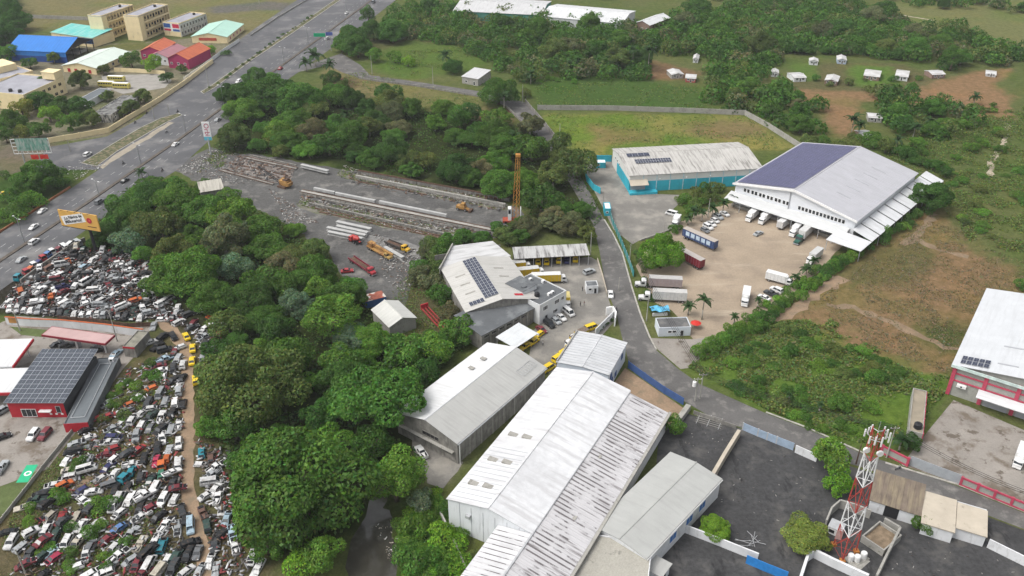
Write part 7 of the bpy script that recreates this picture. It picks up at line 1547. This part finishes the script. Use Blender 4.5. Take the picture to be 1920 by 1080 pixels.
# ================================================================ POLES, WIRES, LAMPS
WIRE = mat('cable', (.02, .02, .02), .6)
PT_ = {}
def pole(px, py, ty, label, name='utility_pole', cross=True, key=None, m=None, lamp=0):
    b = T(px, py); h = Hz(px, py, ty); r = root(name, label, 'pole' if not lamp else 'street lamp', b, 0, 'street lamps' if lamp else 'utility poles')
    part('shaft', MB().tube((0, 0, 0), (0, 0, h), .20, .11, 8), m or WOOD, r)
    if lamp:
        for s in ((-1, 1) if lamp == 2 else (1,)):
            a = part('arm', MB().path([(0, 0, h - .1), (s * 1.2 * .8, s * -1.2 * .6, h + .35), (s * 2.3 * .8, s * -2.3 * .6, h + .45)], [.06, .05, .045], 6), m or WOOD, r)
            part('lamp_head', MB().box(s * 2.3 * .8 - .35, s * 2.3 * .8 + .35, s * -2.3 * .6 - .16, s * -2.3 * .6 + .16, h + .36, h + .52), WHITEP, a)
    elif cross:
        part('crossarm', MB().box(-1.1, 1.1, -.07, .07, h - .6, h - .45), WOOD, r)
        for x in (-1., 0, 1.): part('insulator', MB().tube((x, 0, h - .45), (x, 0, h - .2), .06), WHITEP, r)
    if key: PT_[key] = (b, h)
    return r
for i, (x, y, t) in enumerate(((46, 455, 410), (186, 367, 340), (264, 306, 272), (348, 247, 216), (420, 198, 162), (533, 119, 90), (578, 83, 52), (650, 36, -2))):
    pole(x, y, t, f'double-armed street lamp on the highway median, {ordw(i)} from the left edge', 'street_lamp', lamp=2, m=POLEM)
for x, y, t, l in ((290, 224, 198, 'pale pole on the verge tip beside the service road'), (318, 216, 194, 'dark leaning pole at the verge tip'), (132, 284, 263, 'pole beside the green billboard on the service road'), (698, 140, 104, 'pale pole where the narrow lane leaves the highway'), (812, 158, 125, 'concrete pole halfway along the narrow lane'), (621, 96, 76, 'white pole beside the direction signs'), (392, 165, 125, 'pole at the far end of the junction'), (980, 196, 158, 'concrete pole at the lane bend beside the round tree'), (1049, 270, 232, 'concrete pole at the corner of the grassy walled field'), (1107, 478, 436, 'concrete pole behind the open shed'), (1180, 496, 458, 'concrete pole on the lane beside the mesh fence'), (1130, 385, 358, 'pole at the turquoise booth'), (1327, 408, 372, 'pale lamp pole in the palm hedge'), (1212, 602, 552, 'slim pole beside the gate house hedge'), (38, 620, 565, 'pale pole at the left end of the painted wall'), (220, 640, 582, 'pale pole behind the pink fuel canopy'), (1243, 452, 420, 'pole by the round bright tree'), (50, 1080, 1030, 'pole at the bottom left fence corner'), (487, 10, -20, 'pale pole on the far verge')):
    pole(x, y, t, l, 'pole', cross=False, m=WOOD)
pole(1312, 748, 700, 'stout concrete power pole with crossarm, right of the twin pair', key='a'); pole(1303, 752, 708, 'power pole with transformers, left of the twin pair', key='b')
b_, h_ = PT_['b']; tr = root('transformer', 'white pole transformer on the twin power poles', 'transformer', b_ + Vector((-.9, -.4, 0)), 0); part('drum', MB().tube((0, 0, h_ - 2.6), (0, 0, h_ - 1.1), .5, n=12), WHITEP, tr); part('bushing', MB().tube((0, 0, h_ - 1.1), (0, 0, h_ - .7), .1), SHUT, tr)
pole(1160, 545, 520, 'short dark post on the lane edge by the courier yard', 'pole', cross=False); pole(1605, 870, 832, 'dark post by the lane beside the mast', 'pole', cross=False, m=RUST); pole(1662, 858, 800, 'pale pole in front of the red wall panel', key='c', name='utility_pole'); pole(1925, 985, 930, 'pole at the right picture edge on the lane', key='d'); pole(1792, 962, 945, 'small lamp post on the lane', 'street_lamp', lamp=1)
def wires(label, A, B_, n=3, sag=1.2, spread=1.0):
    for k in range(n):
        off = (k - (n - 1) / 2) * spread; mb = MB(); pts = []
        for i in range(11):
            t = i / 10; q = Vector(A).lerp(Vector(B_), t); q.z -= sag * 4 * t * (1 - t); q.x += off * .7; q.y += off * .7; pts.append(q)
        mb.path(pts, [.05] * 11, 4); o = part('power_line', mb, WIRE); tag(o, f'{label}, {("nearest", "middle", "farthest", "outermost")[k] if n > 1 else "single"} strand', 'cable', 'power lines')
def tp(k): b, h = PT_[k]; return b + Vector((0, 0, h - .3))
wires('overhead cable from the twin poles along the lane towards the mast', tp('a'), tp('c'), 4, 1.5, .7); wires('overhead cable from the twin poles up the lane to the mesh fence', tp('a'), T(1180, 496) + Vector((0, 0, 9)), 4, 2.0, .7); wires('overhead cable along the lane right of the mast', tp('c'), tp('d'), 3, 1.5, .7)

# ================================================================ LATTICE MAST
def mast():
    feet = [T(1562.5, 1022), T(1579, 1053), T(1605, 1035)]; c = sum(feet, Vector()) / 3; Ht = Hz(c and PX(c)[0], PX(c)[1], 806)
    r = root('radio_mast', 'red and white triangular lattice radio mast with antennas', 'radio mast', c)
    F0 = [f - c for f in feet]; rt = .44; cols = [mat('mast_red', (.36, .055, .045), .6, .15, 1), mat('mast_white', (.70, .70, .70), .6, .08, 1)]; ns = 5
    def P(i, t): q = F0[i] * (1 - (1 - rt) * t); return Vector((q.x, q.y, Ht * t))
    for s in range(ns):
        t0, t1 = s / ns, (s + 1) / ns; m = cols[s % 2]; lg = MB()
        for i in range(3): part('mast_leg', MB().tube(P(i, t0), P(i, t1), .15, n=6), m, r)
        br = MB()
        for i in range(3):
            j = (i + 1) % 3; tm = (t0 + t1) / 2; mid = (P(i, tm) + P(j, tm)) / 2
            for a_, b_ in ((P(i, t0), mid), (P(j, t0), mid), (P(i, t1), mid), (P(j, t1), mid)): br.tube(a_, b_, .075, n=4)
            br.tube(P(i, t0), P(j, t0), .07, n=4)
            for tq, tw in ((t0, tm), (tm, t1)):
                q0 = P(i, (tq + tw) / 2); br.tube(q0, (P(i, t0 if tq == t0 else t1) + mid) / 2, .05, n=4); q1 = P(j, (tq + tw) / 2); br.tube(q1, (P(j, t0 if tq == t0 else t1) + mid) / 2, .05, n=4)
        part('bracing', br, m, r)
    YF = mat('footing_orange', (.42, .17, .04), .7)
    for i in range(3): part('footing', MB().box(F0[i].x - .55, F0[i].x + .55, F0[i].y - .55, F0[i].y + .55, 0, .6), YF, r)
    # antennas on three booms near the top
    for i in range(3):
        d = (P(i, 1) * 1.0); d.z = 0; d.normalize(); e = Vector((-d.y, d.x, 0))
        for z in (Ht * .93, Ht * .99): part('boom', MB().tube(Vector((0, 0, z)), d * 1.9 + Vector((0, 0, z)), .08), STEEL, r)
        part('antenna_rail', MB().tube(d * 1.9 + e * -1.3 + Vector((0, 0, Ht * .96)), d * 1.9 + e * 1.3 + Vector((0, 0, Ht * .96)), .07), STEEL, r)
        for k in (-1.2, -.1, 1.1):
            q = d * 2.0 + e * k; part('panel_antenna', MB().box(q.x - .14, q.x + .14, q.y - .1, q.y + .1, Ht * .93, Ht * .99 + random.uniform(-.5, .5)), WHITEP, r)
    for i in (0, 2):
        q = P(i, .83); part('dish', MB().tube(q + Vector((0, -.3, 0)), q + Vector((0, -.7, 0)), .75, .65, 14), WHITEP, r)
    part('lightning_rod', MB().tube((0, 0, Ht), (0, 0, Ht + 2.2), .04), STEEL, r)
    part('access_panel', MB().hexa(*[[P(0, t_) * 1.03 + Vector((dx, -.15 + dy, 0)) for dx, dy in ((-.2, 0), (1.1, -.4), (1.1, -.35), (-.2, .05))] for t_ in (.06, .135)]), mat('faded_red_panel', (.45, .28, .26)), r)
mast()
for i, (x, y) in enumerate(((1606, 1052), (1618, 1046), (1594, 1050))):
    p = T(x, y); r = root('equipment_cabinet', f'rounded white cabinet on the slab at the mast foot, {ordw(i)} of three', 'cabinet', p, .5, 'cabinets at the mast foot')
    part('body', MB().loft([[(a * 1.0 * math.cos(k * math.pi / 5), a * math.sin(k * math.pi / 5), z) for k in range(10)] for a, z in ((.72, .2), (.72, 1.5), (.6, 1.75), (.3, 1.8))]), WHITEP, r); part('base', MB().box(-1, 1, -1, 1, 0, .19), CONC, r)
sheet('mast_slab', [(1588, 1058), (1612, 1070), (1632, 1052), (1606, 1040)], .06, CONC)

# ================================================================ PRECAST YARD
def beam(label, a, b, w, h, m, slots=0, group='casting beds', name='casting_bed', z=0., cat='concrete bed', rail=None):
    A_, B_ = T(*a), T(*b); d = B_ - A_; L = d.length; r = root(name, label, cat, (A_.x, A_.y, z), math.atan2(d.y, d.x), group)
    part('bed' if name == 'casting_bed' else 'girder', MB().box(0, L, -w / 2, w / 2, 0, h), m, r)
    if rail:
        for s in (-1, 1): part('rail', MB().box(0, L, s * w / 2 - .12, s * w / 2 + .12, h + .002, h + .25), rail, r)
    for i in range(slots): part('buttress', MB().box(L * (i + .5) / slots - .15, L * (i + .5) / slots + .15, -w / 2 - .25, -w / 2 - .003, 0, h * .9), m, r)
    return r
beam('long white-topped casting bed through the middle of the precast yard', (565, 362), (946, 440), 2.2, 1.1, CONC, 40, rail=RUST)
beam('low mossy casting wall in front of the white-topped bed', (580, 384), (852, 446), .7, 1.2, CONCD, 30)
beam('rusty rail strip in front of the mossy casting wall', (600, 398), (870, 456), .8, .35, RUST, 0)
beam('casting bed wall along the trees, nearer one', (668, 334), (948, 388), .8, 1.5, CONC, 32)
beam('casting bed wall along the trees, farther brown one', (672, 326), (955, 378), .7, 1.6, CONCD, 36, rail=RUST)
beam('rusty rail bed behind the crawler crane, upper one', (455, 296), (556, 318), 2.0, .5, CONCD, 0, rail=RUST)
beam('rusty rail bed behind the crawler crane, lower one', (412, 320), (512, 347), 1.6, .5, CONCD, 0, rail=RUST)
GW = mat('pale_girder', (.38, .38, .37), .9, .12, .6, dirt=(.3, .3, .29), dirt_amt=(.55, .75))
for i, (a, b) in enumerate((((590, 360), (628, 368)), ((630, 369), (704, 384)), ((712, 385), (838, 411)))):
    beam(f'pale precast girder lying on the casting bed, {ordw(i)} from the left', a, b, 1.1, 1.0, GW, 0, 'girders on the bed', 'precast_girder', 1.1, 'girder')
def igirder(label, a, b, group='stacked girders', z=0.):
    A_, B_ = T(*a), T(*b); d = B_ - A_; L = d.length; r = root('precast_girder', label, 'girder', (A_.x, A_.y, z), math.atan2(d.y, d.x), group)
    part('flange', MB().box(0, L, -.7, .7, 0, .25), GW, r); part('web', MB().box(0, L, -.2, .2, .252, 1.05), GW, r); part('flange', MB().box(0, L, -.75, .75, 1.052, 1.35), GW, r)
for i, (a, b) in enumerate((((632, 420), (696, 434)), ((632, 428), (690, 441)), ((614, 431), (686, 446)), ((616, 439), (680, 452)))): igirder(f'white girder in the stack behind the red mixer truck, {ordw(i)} from the casting bed', a, b)
igirder('single white girder lying beside the yellow crane truck', (722, 468), (756, 488), 'single girders'); igirder('grey girder on blocks at the tree edge near the crawler crane', (566, 316), (616, 328), 'single girders', .8)
for i, (a, b, w, h, m_) in enumerate((((590, 391), (860, 451), .5, .5, RUST), ((610, 377), (850, 428), .4, .9, CONCD), ((680, 338), (945, 391), .4, .8, CONCD), ((672, 341), (800, 366), .5, .4, RUST), ((700, 330), (940, 376), .35, 1.0, RUST), ((430, 306), (540, 330), .5, .4, RUST), ((470, 292), (556, 311), .5, .6, CONCD), ((420, 316), (520, 341), .4, .35, CONCD))):
    beam(f'narrow {"rusty" if m_ is RUST else "grey"} form strip of the precast yard, {ordw(i)} counted from the front right group', a, b, w, h, m_, 22 if m_ is CONCD else 0)
def tracks(r, L=4.6, w=3.2, m=RUST):
    for s in (-1, 1):
        mb = MB(); n = 8; prof = [(-L / 2 + .4 + .4 * math.cos(math.pi / 2 + math.pi * i / n), .4 + .4 * math.sin(math.pi / 2 + math.pi * i / n)) for i in range(n + 1)] + [(L / 2 - .4 + .4 * math.cos(-math.pi / 2 + math.pi * i / n), .4 + .4 * math.sin(-math.pi / 2 + math.pi * i / n)) for i in range(n + 1)]
        mb.loft([[(x, s * w / 2 + dy, z) for x, z in prof] for dy in (-.35, .35)]); part('track', mb, m, r)
def lattice(mb, A_, B_, w0, w1, n, rad=.07):
    A_, B_ = Vector(A_), Vector(B_); d = (B_ - A_).normalized(); u = d.orthogonal().normalized(); v = d.cross(u)
    def c(k, t): w = w0 + (w1 - w0) * t; a = math.pi / 4 + k * math.pi / 2; return A_.lerp(B_, t) + (u * math.cos(a) + v * math.sin(a)) * w
    for k in range(4): mb.tube(c(k, 0), c(k, 1), rad, n=5)
    for i in range(n):
        for k in range(4): mb.tube(c(k, i / n), c((k + 1) % 4, (i + 1) / n), rad * .65, n=4)
CRY = mat('crane_ochre', (.34, .19, .06), .75, .3, 1, dirt=(.14, .06, .03), dirt_amt=(.48, .62)); CRO = mat('crane_orange', (.46, .22, .045), .75, .25, 1, dirt=(.15, .06, .03), dirt_amt=(.52, .66))
p = T(533, 350); r = root('crawler_crane', 'rusty ochre crawler crane with dark lattice boom lowered to the left', 'crane', p, R(150))
tracks(r); part('house', MB().box(-3.0, 1.2, -1.5, 1.5, 1.1, 3.3), CRY, r); part('cab', MB().box(.2, 1.8, -1.6, -.4, 1.2, 3.2), CRY, r); part('counterweight', MB().box(-3.8, -3.0, -1.4, 1.4, 1.2, 2.6), CRY, r); part('engine_cover', MB().box(-2.6, -.6, -1.2, 1.2, 3.3, 3.9), RUST, r)
mb = MB(); lattice(mb, (1.3, .4, 1.6), (13, .4, 6.5), .55, .35, 12, .09); part('boom', mb, DARK, r); part('gantry', MB().tube((-1.6, -.9, 3.3), (-2.0, 0, 6.0), .1).tube((-1.6, .9, 3.3), (-2.0, 0, 6.0), .1).tube((-2.0, 0, 6.0), (12.5, .4, 6.5), .04), DARK, r); part('window', MB().box(1.81, 1.84, -1.5, -.5, 2.0, 3.0), GLASS, r)
p = T(965, 416); hC = Hz(965, 416, 294); r = root('lattice_crane', 'upright orange lattice crane with white winch frame on a red deck', 'crane', p, 0)
part('deck', MB().box(-4.6, 3.6, -1.8, 1.8, .5, 1.2), mat('deck_red', (.30, .06, .035), .8, .25, 1), r)
for x in (-3.4, 2.4):
    for sy in (-1, 1): part('bogie', MB().tube((x, sy * 1.5 - .3, .5), (x, sy * 1.5 + .3, .5), .5, n=10), DARK, r)
mb = MB(); lattice(mb, (.4, 0, 1.2), (1.2, .6, hC), 1.35, .75, 14, .10); part('boom', mb, CRO, r); fm = MB(); fm.box(-2.6, -1.3, -1.2, 1.0, 1.21, 6.2); part('winch_house', fm, WHITEP, r); part('winch', MB().tube((.0, -1.6, 2.0), (1.8, -1.6, 2.0), .6, n=10), RUST, r); part('side_frame', MB().tube((2.3, -1.2, 1.2), (2.3, -1.2, 6), .18).tube((2.3, 1.0, 1.2), (2.3, 1.0, 6), .18).tube((2.3, -1.2, 6), (2.3, 1.0, 6), .15), WHITEP, r); part('boom_head', MB().box(.3, 2.1, -.3, 1.5, hC - .1, hC + .8), CRO, r); part('window', MB().box(-2.4, -1.5, -1.24, -1.21, 4, 5.6), GLASS, r)
def work_truck(name, label, px, py, ang, col, L=8, bed='flat', flip=False, bedcol=None):
    p = T(px, py, 1.2); p.z = .04; r = root(name, label, 'truck', p, heading(px, py, ang) + (math.pi if flip else 0)); c = L / 2
    part('chassis', MB().box(-c, c - 1, -.5, .5, .6, .95), DARK, r); cab_parts(r, c - 2.6, col, 1.1, 2.5, 1.6, 1.4 if bed != 'mixer' else .3)
    if bed == 'flat':
        part('bed_floor', MB().box(-c, c - 2.8, -1.2, 1.2, .97, 1.1), RUST, r)
        for s in (-1, 1): part('bed_side', MB().box(-c, c - 2.8, s * 1.2 - .06, s * 1.2 + .06, 1.1, 1.75), PAINT, r, col=bedcol or col)
        part('headboard', MB().box(c - 2.85, c - 2.75, -1.2, 1.2, 1.1, 2.3), PAINT, r, col=bedcol or col)
    elif bed == 'mixer':
        n = 12; part('drum', MB().loft([[(x, rr * math.cos(2 * math.pi * i / n), 2.0 + .25 * (x < -1) + rr * math.sin(2 * math.pi * i / n)) for i in range(n)] for x, rr in ((c - 2.9, .5), (c - 3.6, 1.1), (-c + 1.6, 1.05), (-c + .2, .45))]), PAINT, r, col=col); part('chute', MB().box(-c - .6, -c + .2, -.3, .3, 1.2, 1.5), PAINT, r, col=col)
    elif bed == 'crane':
        part('deck', MB().box(-c, c - 2.7, -1.25, 1.25, 1.0, 1.5), CRY, r); part('turret', MB().box(-c + .5, -c + 3, -1, 1, 1.5, 3.0), CRY, r); part('boom', MB().hexa([(-c + .6, -.4, 2.2), (c + 1.5, -.3, 2.5), (c + 1.5, .3, 2.5), (-c + .6, .4, 2.2)], [(-c + .6, -.4, 3.1), (c + 1.5, -.3, 3.1), (c + 1.5, .3, 3.1), (-c + .6, .4, 3.1)]), CRY, r)
    wheels6(r, (-c + .9, -c + 2.2, c - .9), 1.15); return r
RT = VC['red']
work_truck('flatbed_truck', 'long red flatbed truck with bonneted cab near the lower yard trees', 679, 497, -34, (.36, .03, .04), 14.5, bedcol=(.20, .02, .04))
work_truck('mixer_truck', 'small red mixer truck beside the white girder stack', 664, 449, -25, (.45, .05, .045), 6, 'mixer', flip=True)
work_truck('crane_truck', 'faded yellow crane truck with long boom behind the red flatbed', 712, 471, -30, (.40, .27, .09), 13, 'crane')
work_truck('dump_truck', 'yellow-cabbed truck with dark long bed behind the crane truck', 745, 460, -22, (.60, .36, .03), 11, bedcol=(.06, .055, .05))
car_at(651, 507, 'sedan', 'red', 5, 'red car beside the long red flatbed truck', name='parked_car')
p = T(868, 390, 1); p.z = .03; r = root('wheel_loader', 'small ochre loader parked at the right part of the precast yard', 'loader', p, heading(868, 390, -12)); part('body', MB().box(-2.6, 1.2, -1, 1, .8, 2.0), CRY, r); part('cab', MB().box(-.6, .9, -.8, .8, 2.0, 3.2), CRY, r); part('arm', MB().hexa([(1.0, -.8, 1.0), (3.0, -.8, .4), (3.0, .8, .4), (1.0, .8, 1.0)], [(1.0, -.8, 1.5), (3.0, -.8, .8), (3.0, .8, .8), (1.0, .8, 1.5)]), CRY, r); part('bucket', MB().box(3.0, 3.9, -1.3, 1.3, .1, 1.0), RUST, r); wheels6(r, (-1.8, 1.4), 1.15, .6)
A_, B_ = T(797, 582), T(836, 624); d = B_ - A_; r = root('trailer_frame', 'rust-red trailer frame lying in weeds right of the pale gable shed', 'trailer', (A_.x, A_.y, 0), math.atan2(d.y, d.x)); LL = d.length
RF = mat('red_oxide', (.24, .035, .03), .8, .3, 1)
for y in (-1.1, 0, 1.1): part('beam', MB().box(0, LL, y - .18, y + .18, .7, 1.2), RF, r)
for i in range(7): part('crossbar', MB().box(LL * i / 6 - .1, LL * i / 6 + .1, -1.3, 1.3, .5, .698), RF, r)
part('headboard', MB().box(-.4, -.05, -1.3, 1.3, .5, 2.4), REDW, r); wheels6(r, (LL - 1.5, LL - 3), 1.2)
# small things on the lots
p = T(1305, 605, 2); p.z = 0; r = root('parasol', 'red parasol under the palm beside the gate house', 'parasol', p, 0); part('pole', MB().tube((0, 0, 0), (0, 0, 2.5), .05), STEEL, r); part('canopy', MB().loft([[(a * math.cos(k * math.pi / 4), a * math.sin(k * math.pi / 4), z) for k in range(8)] for a, z in ((1.7, 1.9), (.9, 2.3), (.05, 2.55))]), mat('vivid_red', (.55, .03, .02)), r)
p = T(1237, 582, 1.5); r = root('market_stall', 'small stall under crumpled light blue tarpaulin by the gate house', 'stall', (p.x, p.y, 0), .1); mb = MB()
for i in range(5):
    for j in range(4):
        q = lambda a, b: (-3 + 1.2 * a, -1.6 + .8 * b, 2.2 + .35 * math.sin(a * 2.1 + b) + .2 * math.cos(b * 3 + a)); mb.quad(q(i, j), q(i + 1, j), q(i + 1, j + 1), q(i, j + 1))
part('tarpaulin', mb, mat('light_blue_tarp', (.10, .38, .58), .5, .25, 1), r)
for x in (-2.8, 2.8):
    for y in (-1.4, 1.4): part('post', MB().tube((x, y, 0), (x, y, 2.3), .06), RUST, r)
part('counter', MB().box(-2.4, 2.4, -1, -.5, 0, 1), WHITEP, r)
mb = MB(); A_ = T(1310, 775); B_ = T(1335, 782)
r = root('pipe_rack', 'flat rack of pale pipes on the ground below the twin poles', 'pipe rack', (A_.x, A_.y, 0), math.atan2(B_.y - A_.y, B_.x - A_.x))
for i in range(6): part('pipe', MB().tube((0, -1.6 * i * .5, .35), (7, -1.6 * i * .5, .35), .06), CONC, r)
for x in (.5, 3.4, 6.4): part('bar', MB().tube((x, .4, .2), (x, -4.6, .2), .08), STEEL, r)
r = root('steel_frame_pile', 'heap of thin white steel frames by the white wall near the lime-green tree', 'scrap steel', T(1404, 1018), .3)
for i in range(9):
    a = random.uniform(0, 3.1); c = Vector((random.uniform(-2, 2), random.uniform(-1, 1), .2 + .1 * i)); d = Vector((math.cos(a), math.sin(a), 0)) * 1.9; part('bar', MB().tube(c - d, c + d, .05), STEEL, r)

# ================================================================ AIR
def haze():
    mb = MB(); mb.box(-11000, 11000, -11000, 11000, -6, 170); o = part('haze', mb, None); me = o.data; me.materials.clear()
    m = bpy.data.materials.new('haze'); m.use_nodes = True; n, l = m.node_tree.nodes, m.node_tree.links; n.remove(n['Principled BSDF'])
    v = n.new('ShaderNodeVolumePrincipled'); v.inputs['Color'].default_value = (.93, .95, 1, 1); v.inputs['Density'].default_value = .0001; v.inputs['Anisotropy'].default_value = .2
    l.new(v.outputs[0], n['Material Output'].inputs['Volume']); me.materials.append(m); struct(o, 'stuff')
haze()
SC.cycles.volume_bounces = 0

# ================================================================ names for trees and palms
MARKS = [(n_, T(x, y)) for n_, x, y in (('the orange billboard', 150, 470), ('the pale gable shed', 735, 600), ('the rusty crawler crane', 525, 340), ('the orange lattice crane', 965, 415), ('the lane-bend round tree', 935, 210), ('the cream school blocks', 240, 80), ('the green billboard', 60, 300), ('the white pickup', 790, 850), ('the river', 690, 1030), ('the blue container', 705, 570), ('the solar roof warehouse', 1500, 400), ('the turquoise warehouse', 1290, 340), ('the gate house', 1265, 630), ('the mast', 1585, 1035), ('the red framed warehouse', 1810, 740), ('the open brown shelter', 1560, 150), ('the grey village cottage', 1272, 140), ('the bright far shed', 1090, 40), ('the dull far shed', 930, 25), ('the orange dirt clearing', 1760, 190), ('the walled field corner', 1400, 215), ('the track taxis', 360, 670), ('the station shop', 70, 790), ('the precast girders', 665, 430), ('the small concrete shed', 880, 155), ('the green road sign', 605, 75), ('the twin poles', 1310, 745), ('the pale gravel path', 1850, 350), ('the tower of stacked trailers', 1300, 470))]
MARKS = [m for m in MARKS if m[0] != 'the tower of stacked trailers']
label_set(TREES, MARKS); label_set(PALMS, MARKS)
